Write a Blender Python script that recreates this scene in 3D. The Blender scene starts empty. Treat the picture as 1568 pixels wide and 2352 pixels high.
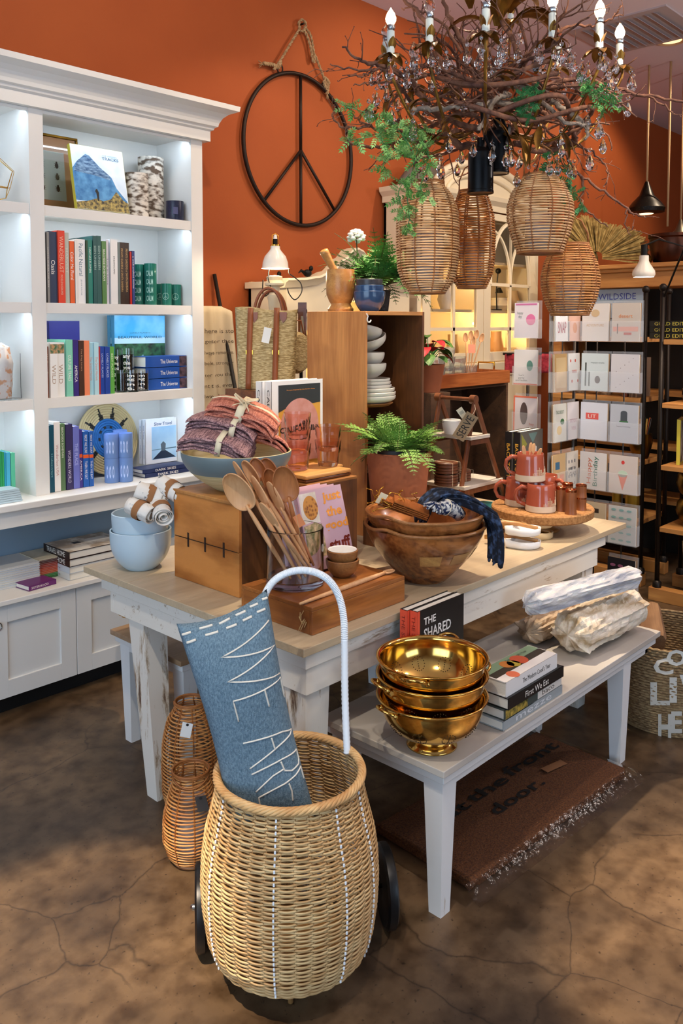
import bpy, bmesh, math, random
from mathutils import Vector, Matrix, Euler
PI = math.pi
S = bpy.context.scene
COL = S.collection
# ---------------------------------------------------------------- camera
F, YAW, TILT, CY, H = 1922., .7548, .0565, 855., 1.65
cd = bpy.data.cameras.new('camera'); cam = bpy.data.objects.new('camera', cd); COL.objects.link(cam)
cd.sensor_fit = 'HORIZONTAL'; cd.sensor_width = 36; cd.lens = F * 36 / 1568
cd.shift_y = -(1176 - CY) / 1568; cd.clip_start = .05; cd.clip_end = 60
cam.location = (0, 0, H); cam.rotation_euler = (PI / 2 - TILT, 0, YAW - PI / 2)
S.camera = cam
# ---------------------------------------------------------------- view, world, lights
S.view_settings.view_transform = 'Standard'; S.view_settings.look = 'None'
S.view_settings.gamma = 1; S.view_settings.use_curve_mapping = False
S.view_settings.exposure = 0.02
W = bpy.data.worlds.new('sky'); S.world = W; W.use_nodes = True
W.node_tree.nodes['Background'].inputs[0].default_value = (.55, .75, 1, 1)
W.node_tree.nodes['Background'].inputs[1].default_value = 2.2

def area(loc, aim, sx, sy, col, e, name='window_daylight'):
    l = bpy.data.lights.new(name, 'AREA'); l.shape = 'RECTANGLE'; l.size = sx; l.size_y = sy
    l.color = col; l.energy = e
    o = bpy.data.objects.new(name, l); COL.objects.link(o); o.location = loc
    o.rotation_euler = (Vector(aim) - Vector(loc)).to_track_quat('-Z', 'Y').to_euler(); return o

def spot(loc, aim, e, ang=60, col=(1, .72, .42), r=.04, blend=.4, name='track_spot_light'):
    l = bpy.data.lights.new(name, 'SPOT'); l.energy = e; l.color = col; l.shadow_soft_size = r
    l.spot_size = math.radians(ang); l.spot_blend = blend
    o = bpy.data.objects.new(name, l); COL.objects.link(o); o.location = loc
    o.rotation_euler = (Vector(aim) - Vector(loc)).to_track_quat('-Z', 'Y').to_euler(); return o

def point(loc, e, col=(1, .7, .4), r=.03, name='lamp_bulb_light'):
    l = bpy.data.lights.new(name, 'POINT'); l.energy = e; l.color = col; l.shadow_soft_size = r
    o = bpy.data.objects.new(name, l); COL.objects.link(o); o.location = loc; return o

COOL = (.62, .80, 1); WARM = (1, .66, .36)
area((-2.2, .6, 1.5), (1.5, 1.9, .7), 3.4, 2.2, COOL, 62)            # shop window on the near left side
area((1.5, -3.7, 1.6), (1.8, 1.5, .6), 2.6, 2.0, COOL, 34)          # shop window behind the camera
SP = (1, .80, .58); SN = (1, .86, .70)
for lx, ly, ax, ay, az, e, an, c in ((3.05, 2.15, 2.7, 2.1, .76, 430, 43, SP), (3.0, 2.1, 2.2, 1.4, 0, 40, 112, SP), (1.2, -.3, 2.45, 1.6, 1.95, 120, 32, SN), (.35, .9, 1.9, 2.3, .9, 145, 48, SN), (2.2, .35, 3.8, 2.0, 1.3, 190, 40, SN),
                                  (2.3, 2.0, 3.0, 3.76, 2.4, 50, 100, SP), (4.6, 2.1, 4.6, 3.76, 2.2, 75, 100, SP), (7.2, 2.2, 7.2, 3.76, 2.2, 110, 100, SP),
                                  (4.4, .6, 5.3, 2.2, 1.2, 140, 70, SP), (.4, 2.2, 1.4, 3.76, 2.6, 34, 100, SP), (3.2, 2.6, 3.3, 3.76, 1.2, 30, 90, SP), (2.9, -.9, 2.3, .48, 0, 1500, 19, SP), (-.5, 1.1, .95, 1.85, 0, 1150, 17, SP), (.2, .3, 1.38, 1.46, .45, 125, 15, SN)):
    spot((lx, ly, 3.65), (ax, ay, az), e, an, c, .03)
point((5.6, -.6, 2.7), 110, (1, .86, .80), .08, 'added_fill_light'); point((3.6, .1, 3.0), 38, (1, .86, .80), .08, 'added_fill_light')  # unseen lamps out of frame, added to brighten ceiling and right wall

# ---------------------------------------------------------------- pixel to place helpers
def _ray(px, py):
    u, v = (px - 784) / F, (CY - py) / F
    c, s = math.cos(TILT), math.sin(TILT); fw = c + v * s; up = -s + v * c
    cx, sx = math.cos(YAW), math.sin(YAW)
    return Vector((fw * cx + u * sx, fw * sx - u * cx, up))
def Zp(px, py, z): d = _ray(px, py); t = (z - H) / d.z; return Vector((d.x * t, d.y * t, z))
def Xp(px, py, x): d = _ray(px, py); t = x / d.x; return Vector((x, d.y * t, H + d.z * t))
def Yp(px, py, y): d = _ray(px, py); t = y / d.y; return Vector((d.x * t, y, H + d.z * t))
def Dp(px, py, dd):
    d = _ray(px, py); t = dd / (d.x * math.cos(YAW) + d.y * math.sin(YAW)); return Vector((d.x * t, d.y * t, H + d.z * t))
FWD = Vector((math.cos(YAW), math.sin(YAW), 0)); RGT = Vector((math.sin(YAW), -math.cos(YAW), 0)); UP = Vector((0, 0, 1))

# ---------------------------------------------------------------- materials
def lin(h):
    if not isinstance(h, str): return tuple(h) + (1,)
    h = h.lstrip('#'); o = []
    for i in (0, 2, 4):
        c = int(h[i:i + 2], 16) / 255; o.append(c / 12.92 if c < .04045 else ((c + .055) / 1.055) ** 2.4)
    return tuple(o) + (1,)
_M = {}
def M(name, col, rough=.5, metal=0., col2=None, scale=6., stretch=(1, 1, 1), bump=0., bscale=60., bstretch=None,
      lo=.35, hi=.65, trans=0., ior=1.45, emit=0., spec=None, coat=0., alpha=1., detail=6., sheen=0., dist=0., kind='noise', sss=0.):
    if name in _M: return _M[name]
    m = bpy.data.materials.new(name); m.use_nodes = True; nt = m.node_tree; N = nt.nodes; L = nt.links
    b = N['Principled BSDF']; b.inputs['Base Color'].default_value = lin(col)
    b.inputs['Roughness'].default_value = rough; b.inputs['Metallic'].default_value = metal
    b.inputs['Transmission Weight'].default_value = trans; b.inputs['IOR'].default_value = ior
    b.inputs['Coat Weight'].default_value = coat; b.inputs['Alpha'].default_value = alpha
    b.inputs['Sheen Weight'].default_value = sheen
    if sss: b.inputs['Subsurface Weight'].default_value = sss; b.inputs['Subsurface Radius'].default_value = (.03, .02, .012)
    if spec is not None: b.inputs['Specular IOR Level'].default_value = spec
    if emit: b.inputs['Emission Color'].default_value = lin(col); b.inputs['Emission Strength'].default_value = emit
    tc = N.new('ShaderNodeTexCoord')
    def mp(st):
        q = N.new('ShaderNodeMapping'); q.inputs['Scale'].default_value = st; L.new(tc.outputs['Object'], q.inputs[0]); return q
    if col2:
        q = mp(stretch)
        if kind == 'noise':
            t = N.new('ShaderNodeTexNoise'); t.inputs['Scale'].default_value = scale; t.inputs['Detail'].default_value = detail
            t.inputs['Distortion'].default_value = dist; out = t.outputs[0]
        elif kind == 'wave':
            t = N.new('ShaderNodeTexWave'); t.inputs['Scale'].default_value = scale; t.inputs['Distortion'].default_value = dist
            t.inputs['Detail'].default_value = 3; out = t.outputs[1]
        else:
            t = N.new('ShaderNodeTexVoronoi'); t.inputs['Scale'].default_value = scale; out = t.outputs[0]
        L.new(q.outputs[0], t.inputs[0])
        r = N.new('ShaderNodeValToRGB'); r.color_ramp.elements[0].position = lo; r.color_ramp.elements[1].position = hi
        r.color_ramp.elements[0].color = lin(col); r.color_ramp.elements[1].color = lin(col2)
        L.new(out, r.inputs[0]); L.new(r.outputs[0], b.inputs['Base Color'])
    if bump:
        q = mp(bstretch or (1, 1, 1)); t = N.new('ShaderNodeTexNoise'); t.inputs['Scale'].default_value = bscale; t.inputs['Detail'].default_value = 4
        L.new(q.outputs[0], t.inputs[0]); k = N.new('ShaderNodeBump'); k.inputs['Strength'].default_value = bump
        k.inputs['Distance'].default_value = .004; L.new(t.outputs[0], k.inputs['Height']); L.new(k.outputs[0], b.inputs['Normal'])
    _M[name] = m; return m

def wood(name, a, b_, axis=0, sc=5., rough=.5, dark=None, coat=0., contrast=(.3, .7), wear=.0):
    """grain stretched along one axis, knots and darker streaks"""
    if name in _M: return _M[name]
    m = bpy.data.materials.new(name); m.use_nodes = True; nt = m.node_tree; N = nt.nodes; L = nt.links
    bs = N['Principled BSDF']; bs.inputs['Roughness'].default_value = rough; bs.inputs['Coat Weight'].default_value = coat
    tc = N.new('ShaderNodeTexCoord'); mp = N.new('ShaderNodeMapping')
    st = [1, 1, 1]; st[axis] = .08; mp.inputs['Scale'].default_value = st; L.new(tc.outputs['Object'], mp.inputs[0])
    n1 = N.new('ShaderNodeTexNoise'); n1.inputs['Scale'].default_value = sc * 3; n1.inputs['Detail'].default_value = 5; n1.inputs['Distortion'].default_value = 1.2
    n2 = N.new('ShaderNodeTexNoise'); n2.inputs['Scale'].default_value = sc * 26; n2.inputs['Detail'].default_value = 3
    n3 = N.new('ShaderNodeTexNoise'); n3.inputs['Scale'].default_value = sc * .7; n3.inputs['Detail'].default_value = 3
    for n in (n1, n2): L.new(mp.outputs[0], n.inputs[0])
    L.new(tc.outputs['Object'], n3.inputs[0])
    mx = N.new('ShaderNodeMath'); mx.operation = 'MULTIPLY_ADD'; mx.inputs[1].default_value = .35; L.new(n2.outputs[0], mx.inputs[0])
    ml = N.new('ShaderNodeMath'); ml.operation = 'MULTIPLY'; ml.inputs[1].default_value = .65; L.new(n1.outputs[0], ml.inputs[0]); L.new(ml.outputs[0], mx.inputs[2])
    r = N.new('ShaderNodeValToRGB'); e = r.color_ramp.elements; e[0].position = contrast[0]; e[1].position = contrast[1]
    e[0].color = lin(a); e[1].color = lin(b_); L.new(mx.outputs[0], r.inputs[0])
    r2 = N.new('ShaderNodeValToRGB'); r2.color_ramp.elements[0].position = .33; r2.color_ramp.elements[1].position = .52
    L.new(n3.outputs[0], r2.inputs[0]); mix = N.new('ShaderNodeMix'); mix.data_type = 'RGBA'
    L.new(r2.outputs[0], mix.inputs[0]); mix.inputs[6].default_value = lin(dark or a); L.new(r.outputs[0], mix.inputs[7])
    L.new(mix.outputs[2], bs.inputs['Base Color'])
    k = N.new('ShaderNodeBump'); k.inputs['Strength'].default_value = .25; k.inputs['Distance'].default_value = .003
    L.new(mx.outputs[0], k.inputs['Height']); L.new(k.outputs[0], bs.inputs['Normal'])
    _M[name] = m; return m

# ---------------------------------------------------------------- mesh builder
class MB:
    def __init__(s): s.bm = bmesh.new(); s.mi = 0
    def _f(s, vs):
        try: f = s.bm.faces.new(vs); f.material_index = s.mi; return f
        except ValueError: return None
    def box(s, c, size, rot=None, bev=0.):
        c = Vector(c); hx, hy, hz = size[0] / 2, size[1] / 2, size[2] / 2
        Mx = (rot.to_matrix() if isinstance(rot, Euler) else rot) if rot is not None else Matrix.Identity(3)
        v = [s.bm.verts.new(c + Mx @ Vector((x * hx, y * hy, z * hz))) for x in (-1, 1) for y in (-1, 1) for z in (-1, 1)]
        fs = [s._f([v[i] for i in q]) for q in ((0, 1, 3, 2), (4, 6, 7, 5), (0, 4, 5, 1), (2, 3, 7, 6), (0, 2, 6, 4), (1, 5, 7, 3))]
        if bev:
            ed = {e for f in fs for e in f.edges}
            bmesh.ops.bevel(s.bm, geom=list(ed), offset=bev, segments=2, profile=.5, affect='EDGES')
        return s
    def bx(s, x0, x1, y0, y1, z0, z1, bev=0.):
        return s.box(((x0 + x1) / 2, (y0 + y1) / 2, (z0 + z1) / 2), (abs(x1 - x0), abs(y1 - y0), abs(z1 - z0)), None, bev)
    def taper(s, x, y, z0, z1, w0, w1, dx=0, dy=0):
        """square leg: bottom w0 at z0 shifted by dx,dy, top w1 at z1"""
        a = [s.bm.verts.new((x + dx + i * w0 / 2, y + dy + j * w0 / 2, z0)) for i, j in ((-1, -1), (1, -1), (1, 1), (-1, 1))]
        b = [s.bm.verts.new((x + i * w1 / 2, y + j * w1 / 2, z1)) for i, j in ((-1, -1), (1, -1), (1, 1), (-1, 1))]
        s._f(a[::-1]); s._f(b)
        for i in range(4): s._f([a[i], a[(i + 1) % 4], b[(i + 1) % 4], b[i]])
        return s
    def lathe(s, prof, n=32, c=(0, 0, 0), ax=None, cap=True, fn=None):
        """prof [(r,z)...]; closed surface if r=0 at the ends or cap"""
        c = Vector(c); Q = Matrix.Identity(3) if ax is None else Vector(ax).to_track_quat('Z', 'Y').to_matrix()
        rings = []
        for r, z in prof:
            if r < 1e-6: rings.append([s.bm.verts.new(c + Q @ Vector((0, 0, z)))])
            else:
                rg = []
                for i in range(n):
                    t = 2 * PI * i / n; rr = r * (fn(t, z) if fn else 1)
                    rg.append(s.bm.verts.new(c + Q @ Vector((rr * math.cos(t), rr * math.sin(t), z))))
                rings.append(rg)
        for a, b in zip(rings, rings[1:]):
            for i in range(n):
                j = (i + 1) % n
                if len(a) == 1 and len(b) == 1: continue
                if len(a) == 1: s._f([a[0], b[j], b[i]])
                elif len(b) == 1: s._f([a[i], a[j], b[0]])
                else: s._f([a[i], a[j], b[j], b[i]])
        if cap:
            if len(rings[0]) > 1: s._f(rings[0][::-1])
            if len(rings[-1]) > 1: s._f(rings[-1])
        return s
    def cyl(s, c, r, h, n=24, ax=None, r2=None): return s.lathe([(r, 0), (r if r2 is None else r2, h)], n, c, ax)
    def tube(s, pts, r, n=6, closed=False, cap=True):
        pts = [Vector(p) for p in pts]; m = len(pts); R = r if isinstance(r, (list, tuple)) else [r] * m
        rings = []; prev = None
        for i, p in enumerate(pts):
            if closed: t = pts[(i + 1) % m] - pts[i - 1]
            else: t = pts[min(i + 1, m - 1)] - pts[max(i - 1, 0)]
            if t.length < 1e-9: t = Vector((0, 0, 1))
            t.normalize()
            if prev is None:
                a = t.orthogonal().normalized()
            else:
                a = prev - t * prev.dot(t)
                a = a.normalized() if a.length > 1e-6 else t.orthogonal().normalized()
            prev = a; b = t.cross(a)
            rings.append([s.bm.verts.new(p + (a * math.cos(2 * PI * k / n) + b * math.sin(2 * PI * k / n)) * R[i]) for k in range(n)])
        for i in range(m if closed else m - 1):
            A, B = rings[i], rings[(i + 1) % m]
            for k in range(n): s._f([A[k], A[(k + 1) % n], B[(k + 1) % n], B[k]])
        if cap and not closed: s._f(rings[0][::-1]); s._f(rings[-1])
        return s
    def prism(s, poly, o, ex, ey, ez, depth):
        """2-D polygon in the plane (ex,ey) at o, extruded by depth along ez"""
        o, ex, ey, ez = map(Vector, (o, ex, ey, ez))
        a = [s.bm.verts.new(o + ex * x + ey * y) for x, y in poly]; b = [s.bm.verts.new(o + ex * x + ey * y + ez * depth) for x, y in poly]
        s._f(a[::-1]); s._f(b); n = len(poly)
        for i in range(n): s._f([a[i], a[(i + 1) % n], b[(i + 1) % n], b[i]])
        return s
    def grid(s, fn, nu, nv, cu=False, cv=False):
        g = [[s.bm.verts.new(fn(u / (nu if cu else nu - 1), v / (nv if cv else nv - 1))) for v in range(nv)] for u in range(nu)]
        for u in range(nu if cu else nu - 1):
            for v in range(nv if cv else nv - 1):
                s._f([g[u][v], g[(u + 1) % nu][v], g[(u + 1) % nu][(v + 1) % nv], g[u][(v + 1) % nv]])
        return s
    def quad(s, a, b, c, d): s._f([s.bm.verts.new(Vector(p)) for p in (a, b, c, d)]); return s
    def sphere(s, c, r, n=16, sc=(1, 1, 1)):
        c = Vector(c); k = n // 2
        rings = []
        for i in range(k + 1):
            ph = PI * i / k - PI / 2
            if i in (0, k): rings.append([s.bm.verts.new(c + Vector((0, 0, r * sc[2] * math.sin(ph))))])
            else: rings.append([s.bm.verts.new(c + Vector((r * sc[0] * math.cos(ph) * math.cos(2 * PI * j / n), r * sc[1] * math.cos(ph) * math.sin(2 * PI * j / n), r * sc[2] * math.sin(ph)))) for j in range(n)])
        for a, b in zip(rings, rings[1:]):
            for i in range(n):
                j = (i + 1) % n
                if len(a) == 1: s._f([a[0], b[j], b[i]])
                elif len(b) == 1: s._f([a[i], a[j], b[0]])
                else: s._f([a[i], a[j], b[j], b[i]])
        return s
    def build(s, name, mats, parent=None, smooth=False, loc=None, rot=None, fix=True):
        if fix: bmesh.ops.recalc_face_normals(s.bm, faces=s.bm.faces)
        me = bpy.data.meshes.new(name); s.bm.to_mesh(me); s.bm.free()
        for m in (mats if isinstance(mats, (list, tuple)) else [mats]): me.materials.append(m)
        if smooth:
            me.polygons.foreach_set('use_smooth', [True] * len(me.polygons))
            if smooth != 'all': me.set_sharp_from_angle(angle=math.radians(38))
        o = bpy.data.objects.new(name, me); COL.objects.link(o); o.parent = parent
        if loc is not None: o.location = loc
        if rot is not None: o.rotation_euler = rot
        return o
def tag(o, label=None, cat=None, group=None, kind=None):
    if label: o['label'] = label
    if cat: o['category'] = cat
    if group: o['group'] = group
    if kind: o['kind'] = kind
    return o
def thing(name, label, cat, loc=(0, 0, 0), rot=0, group=None):
    o = bpy.data.objects.new(name, None); COL.objects.link(o); o.location = loc; o.empty_display_size = .05
    o.rotation_euler = rot if isinstance(rot, (tuple, Euler)) else (0, 0, rot)
    return tag(o, label, cat, group)
def struct(o): o['kind'] = 'structure'; return o
def copy_tree(o, parent=None):
    c = o.copy(); COL.objects.link(c); c.parent = parent
    if parent: c.matrix_parent_inverse = o.matrix_parent_inverse
    for ch in [x for x in bpy.data.objects if x.parent == o]: copy_tree(ch, c)
    return c

def lettering(parent, s, o, xd, yd, mat, h=None, w=None, name='lettering', bold=0., lift=.0006, center=True, squash=None, label=None, sp=1.):
    """flat raised letters: block of text centred at o, reading along xd, its up along yd, fitted to height h and/or width w"""
    c = bpy.data.curves.new(name, 'FONT'); c.body = s; c.size = 1; c.offset = bold; c.extrude = 0; c.resolution_u = 2; c.space_line = sp
    c.align_x = 'CENTER' if center else 'LEFT'
    t = bpy.data.objects.new(name, c); COL.objects.link(t)
    me = bpy.data.meshes.new_from_object(t); bpy.data.objects.remove(t); bpy.data.curves.remove(c)
    if not me.vertices: return None
    xs = [v.co.x for v in me.vertices]; ys = [v.co.y for v in me.vertices]
    x0, x1, y0, y1 = min(xs), max(xs), min(ys), max(ys)
    sx = w / (x1 - x0) if w else None; sy = h / (y1 - y0) if h else None
    if sx is None: sx = sy
    if sy is None: sy = sx
    xd, yd, o = Vector(xd).normalized(), Vector(yd).normalized(), Vector(o); nn = xd.cross(yd)
    cx = (x0 + x1) / 2 if center else x0
    for v in me.vertices:
        v.co = o + xd * (v.co.x - cx) * sx + yd * (v.co.y - (y0 + y1) / 2) * sy + nn * lift
    me.name = name; me.materials.append(mat)
    ob = bpy.data.objects.new(name, me); COL.objects.link(ob); ob.parent = parent
    if label: ob['label'] = label
    return ob
rnd = random.Random(7)
# ================================================================ materials used widely
white = M('white_paint', 'E6E4DF', .45, bump=.04, bscale=40)
cab_white = M('cabinet_paint', 'DCDDDC', .5)
black = M('black_metal', '15120F', .45, .6)
dark = M('dark_void', '1B1512', .8)
paper = M('paper_pages', 'E9E4D8', .8, bump=.3, bscale=300, bstretch=(1, 1, 1))
ink = M('black_ink', '1A1817', .6); white_ink = M('white_ink', 'F2EFE8', .6)
orange_ink = M('orange_ink', 'E8963C', .5); gold_ink = M('gold_ink', 'C79A45', .4, .3)
brass = M('brass', 'D9A441', .22, 1.); gold = M('old_gold', '8A6526', .38, 1., col2='4A3415', scale=9)
glass = M('clear_glass', 'FFFFFF', .02, trans=1., ior=1.45)
steel = M('steel', 'C0C0BE', .25, 1.)

def distressed(name, axis=2, base='E2DDD2', amt=.0):
    if name in _M: return _M[name]
    m = bpy.data.materials.new(name); m.use_nodes = True; nt = m.node_tree; N = nt.nodes; L = nt.links; b = N['Principled BSDF']
    b.inputs['Roughness'].default_value = .6
    tc = N.new('ShaderNodeTexCoord'); mp = N.new('ShaderNodeMapping'); st = [1, 1, 1]; st[axis] = .15; mp.inputs['Scale'].default_value = st
    L.new(tc.outputs['Object'], mp.inputs[0])
    n = N.new('ShaderNodeTexNoise'); n.inputs['Scale'].default_value = 22; n.inputs['Detail'].default_value = 9; n.inputs['Roughness'].default_value = .75
    L.new(mp.outputs[0], n.inputs[0]); r = N.new('ShaderNodeValToRGB'); e = r.color_ramp.elements
    e[0].position = .30 + amt; e[0].color = lin('5A4032'); e[1].position = .42 + amt; e[1].color = lin(base)
    x = r.color_ramp.elements.new(.37 + amt); x.color = lin('B5A48C'); L.new(n.outputs[0], r.inputs[0]); L.new(r.outputs[0], b.inputs['Base Color'])
    k = N.new('ShaderNodeBump'); k.inputs['Strength'].default_value = .3; k.inputs['Distance'].default_value = .003
    L.new(n.outputs[0], k.inputs['Height']); L.new(k.outputs[0], b.inputs['Normal']); _M[name] = m; return m

def wall_orange():
    return M('orange_plaster', 'A4501F', .8, col2='9A481B', scale=1.3, bump=.12, bscale=90)
def floor_mat():
    m = bpy.data.materials.new('stained_concrete'); m.use_nodes = True; nt = m.node_tree; N = nt.nodes; L = nt.links; b = N['Principled BSDF']
    tc = N.new('ShaderNodeTexCoord')
    def noise(sc, d=6, di=0):
        n = N.new('ShaderNodeTexNoise'); n.inputs['Scale'].default_value = sc; n.inputs['Detail'].default_value = d; n.inputs['Distortion'].default_value = di
        L.new(tc.outputs['Object'], n.inputs[0]); return n
    def ramp(src, *st):
        r = N.new('ShaderNodeValToRGB'); e = r.color_ramp.elements
        e[0].position, e[0].color = st[0][0], lin(st[0][1]); e[1].position, e[1].color = st[-1][0], lin(st[-1][1])
        for p, c in st[1:-1]: q = e.new(p); q.color = lin(c)
        L.new(src, r.inputs[0]); return r
    def mul(a, bb, f=1.):
        x = N.new('ShaderNodeMix'); x.data_type = 'RGBA'; x.blend_type = 'MULTIPLY'; x.inputs[0].default_value = f
        L.new(a, x.inputs[6]); L.new(bb, x.inputs[7]); return x.outputs[2]
    base = ramp(noise(2.6, 9, .4).outputs[0], (.3, '453526'), (.48, '5C4833'), (.7, '745C42'))
    mott = ramp(noise(14, 8).outputs[0], (.3, 'A89C8C'), (.6, 'FFFFFF'))
    spk = ramp(noise(70, 3).outputs[0], (.28, '5A4A3C'), (.36, 'FFFFFF'))
    mpn = N.new('ShaderNodeMix'); mpn.data_type = 'VECTOR'; mpn.inputs[0].default_value = .12
    L.new(tc.outputs['Object'], mpn.inputs[4]); L.new(noise(4, 5).outputs[1], mpn.inputs[5])
    v = N.new('ShaderNodeTexVoronoi'); v.feature = 'DISTANCE_TO_EDGE'; v.inputs['Scale'].default_value = 2.1; L.new(mpn.outputs[1], v.inputs[0])
    crk = ramp(v.outputs[0], (.0, '3A2616'), (.006, 'FFFFFF'))
    msk = ramp(noise(1.1, 2).outputs[0], (.43, 'FFFFFF'), (.49, '000000'))
    lm = N.new('ShaderNodeMix'); lm.data_type = 'RGBA'; lm.blend_type = 'LIGHTEN'; lm.inputs[0].default_value = 1
    L.new(crk.outputs[0], lm.inputs[6]); L.new(msk.outputs[0], lm.inputs[7])
    c = mul(mul(mul(base.outputs[0], mott.outputs[0]), spk.outputs[0], .7), lm.outputs[2], .6)
    L.new(c, b.inputs['Base Color'])
    rr = N.new('ShaderNodeMapRange'); rr.inputs[3].default_value = .28; rr.inputs[4].default_value = .6; L.new(noise(5, 6).outputs[0], rr.inputs[0]); L.new(rr.outputs[0], b.inputs['Roughness'])
    return m
# ================================================================ room shell
WY = 3.76; CZ = 3.78; X0, X1, Y0 = -2.4, 13., -3.9
struct(MB().bx(X0, X1, Y0, WY, -.1, 0).build('floor', floor_mat()))
struct(MB().bx(X0, X1, Y0, WY, CZ, CZ + .1).build('ceiling', M('mauve_ceiling', 'E4D8E0', .8, bump=.05)))
struct(MB().bx(X0, X1, WY, WY + .12, 0, CZ).build('wall_back', wall_orange()))
struct(MB().bx(X1, X1 + .12, Y0, WY, 0, CZ).build('wall_right', wall_orange()))
wl = M('cream_wall', 'B8A894', .8)
m = MB(); m.bx(X0 - .12, X0, Y0, -1.2, 0, CZ); m.bx(X0 - .12, X0, 2.4, WY, 0, CZ); m.bx(X0 - .12, X0, -1.2, 2.4, 0, .4); m.bx(X0 - .12, X0, -1.2, 2.4, 2.7, CZ)
struct(m.build('wall_left', wl))
m = MB(); m.bx(X0, 0, Y0 - .12, Y0, 0, CZ); m.bx(3., X1, Y0 - .12, Y0, 0, CZ); m.bx(0, 3, Y0 - .12, Y0, 0, .5); m.bx(0, 3, Y0 - .12, Y0, 2.7, CZ)
struct(m.build('wall_front', wl))
def win(n, ax, a0, a1, z0, z1, fix):
    m = MB(); k = 3
    def b(u0, u1, w0, w1):
        if ax == 'y': m.bx(fix - .09, fix - .03, u0, u1, w0, w1)
        else: m.bx(u0, u1, fix - .09, fix - .03, w0, w1)
    for i in range(k + 1):
        u = a0 + (a1 - a0) * i / k; b(u - .03, u + .03, z0, z1)
    b(a0, a1, z0, z0 + .06); b(a0, a1, z1 - .06, z1)
    o = struct(m.build(n, black)); g = MB()
    if ax == 'y': g.bx(fix - .065, fix - .055, a0, a1, z0, z1)
    else: g.bx(a0, a1, fix - .065, fix - .055, z0, z1)
    g.build('pane', M('window_glass', 'FFFFFF', 0, trans=1., ior=1.01), o)
win('window_1', 'y', -1.2, 2.4, .4, 2.7, X0); win('window_2', 'x', 0, 3, .5, 2.7, Y0)
# ceiling vent and recessed light above the right side
v = thing('ceiling_vent', 'pale square vent grille set in the ceiling behind the branch chandelier', 'vent', Dp(1460, 145, 6.2).xy.to_3d() + Vector((0, 0, CZ)))
m = MB(); m.bx(-.36, .36, -.36, .36, -.012, 0); m.build('frame', M('vent_white', 'B9AEB0', .6), v)
m = MB()
for i in range(9): m.box((0, -.26 + i * .065, -.018), (.6, .03, .004), Euler((.5, 0, 0)))
m.build('slats', M('vent_slat', 'A39AA0', .5), v)
dl = thing('recessed_ceiling_light', 'round recessed light with warm trim ring in the ceiling at the right edge', 'ceiling light', Dp(1540, 158, 6.4).xy.to_3d() + Vector((0, 0, CZ)))
MB().lathe([(.075, -.002), (.10, -.012), (.105, 0)], 32, cap=False).build('trim_ring', M('warm_trim', 'C9A37A', .4), dl, 1)
MB().lathe([(0, .0), (.07, -.002), (.075, -.004)], 24).build('lens', M('lamp_lens', 'FFD9A0', .3, emit=1.5), dl)

# ================================================================ white bookcase
bc = thing('bookcase', 'tall white built-in bookcase with crown moulding and lit shelves on the left', 'bookcase', (0, 0, 0))
XL, XR, YF, YB = .86, 2.64, 3.45, 3.745
SH = [2.17, 1.747, 1.328]
m = MB(); m.bx(XL, XR, YB, WY - .001, .0, 2.66); m.build('back_panel', white, bc)
for a, b in ((XL, XL + .065), (1.722, 1.787), (2.57, XR)):
    MB().bx(a, b, YF, YB, .9, 2.60).build('upright', white, bc)
for a, b in ((XL + .065, 1.722), (1.787, 2.57)):
    for z in SH: MB().bx(a, b, YF + .004, YF + .02, z - .046, z, .001).bx(a, b, YF + .02, YB, z - .028, z - .0).build('shelf', white, bc)
MB().bx(XL, XR, YF - .012, YB, 2.585, 2.66).build('header', white, bc)
# crown: profile swept round the front and right side
prof = [(-.0, 2.575), (.03, 2.575), (.03, 2.625), (.042, 2.632), (.045, 2.642), (.058, 2.648), (.062, 2.665), (.075, 2.69), (.095, 2.708), (.125, 2.72), (.135, 2.724), (.138, 2.748), (-.0, 2.748)]
m = MB(); rg = []
for o_, z in prof: rg.append([m.bm.verts.new(p) for p in ((XL, YF - o_, z), (XR + o_, YF - o_, z), (XR + o_, WY - .003, z))])
for a, b in zip(rg, rg[1:]):
    for i in (0, 1): m._f([a[i], a[i + 1], b[i + 1], b[i]])
m.build('crown_moulding', white, bc)
MB().bx(XL, XR + .02, 3.36, YB, .872, .902, .004).build('ledge', white, bc)
MB().bx(XL, XR, 3.385, 3.41, .80, .872).build('ledge_apron', white, bc)
MB().bx(XL, XR, 3.71, 3.74, .5, .80).build('niche_back', M('niche_blue_lit', '8FA9BF', .6), bc)  # cool light on the niche panel put into its blue colour
MB().bx(XL, XR, 3.40, WY - .02, .09, .485).build('base_body', cab_white, bc)
MB().bx(XL, XR, 3.355, 3.74, .485, .507, .003).build('counter', white, bc)
MB().bx(XL, XR, 3.44, 3.70, 0, .09).build('toe_kick', M('toe_kick_shade', '120F0D', .8), bc)  # black stands in for the shadow in the toe recess
for i in range(4):
    x1 = XR - i * .39; x0 = x1 - .386
    d = MB(); s_ = .073
    for q in ((x0, x0 + s_, .085, .48), (x1 - s_, x1, .085, .48), (x0 + s_, x1 - s_, .085, .085 + s_), (x0 + s_, x1 - s_, .48 - s_, .48)): d.bx(q[0], q[1], 3.375, 3.398, q[2], q[3], .001)
    d.bx(x0 + s_, x1 - s_, 3.386, 3.398, .085 + s_, .48 - s_); dd = d.build('door', cab_white, bc)
    kx = x0 + .03 if i in (0, 2) else x1 - .03
    t = [(kx + .016 * math.cos(a), 3.368, .40 + .016 * math.sin(a)) for a in [2 * PI * k / 20 for k in range(20)]]
    MB().tube(t, .003, 6, True).build('ring_pull', steel, dd, 1)
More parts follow.
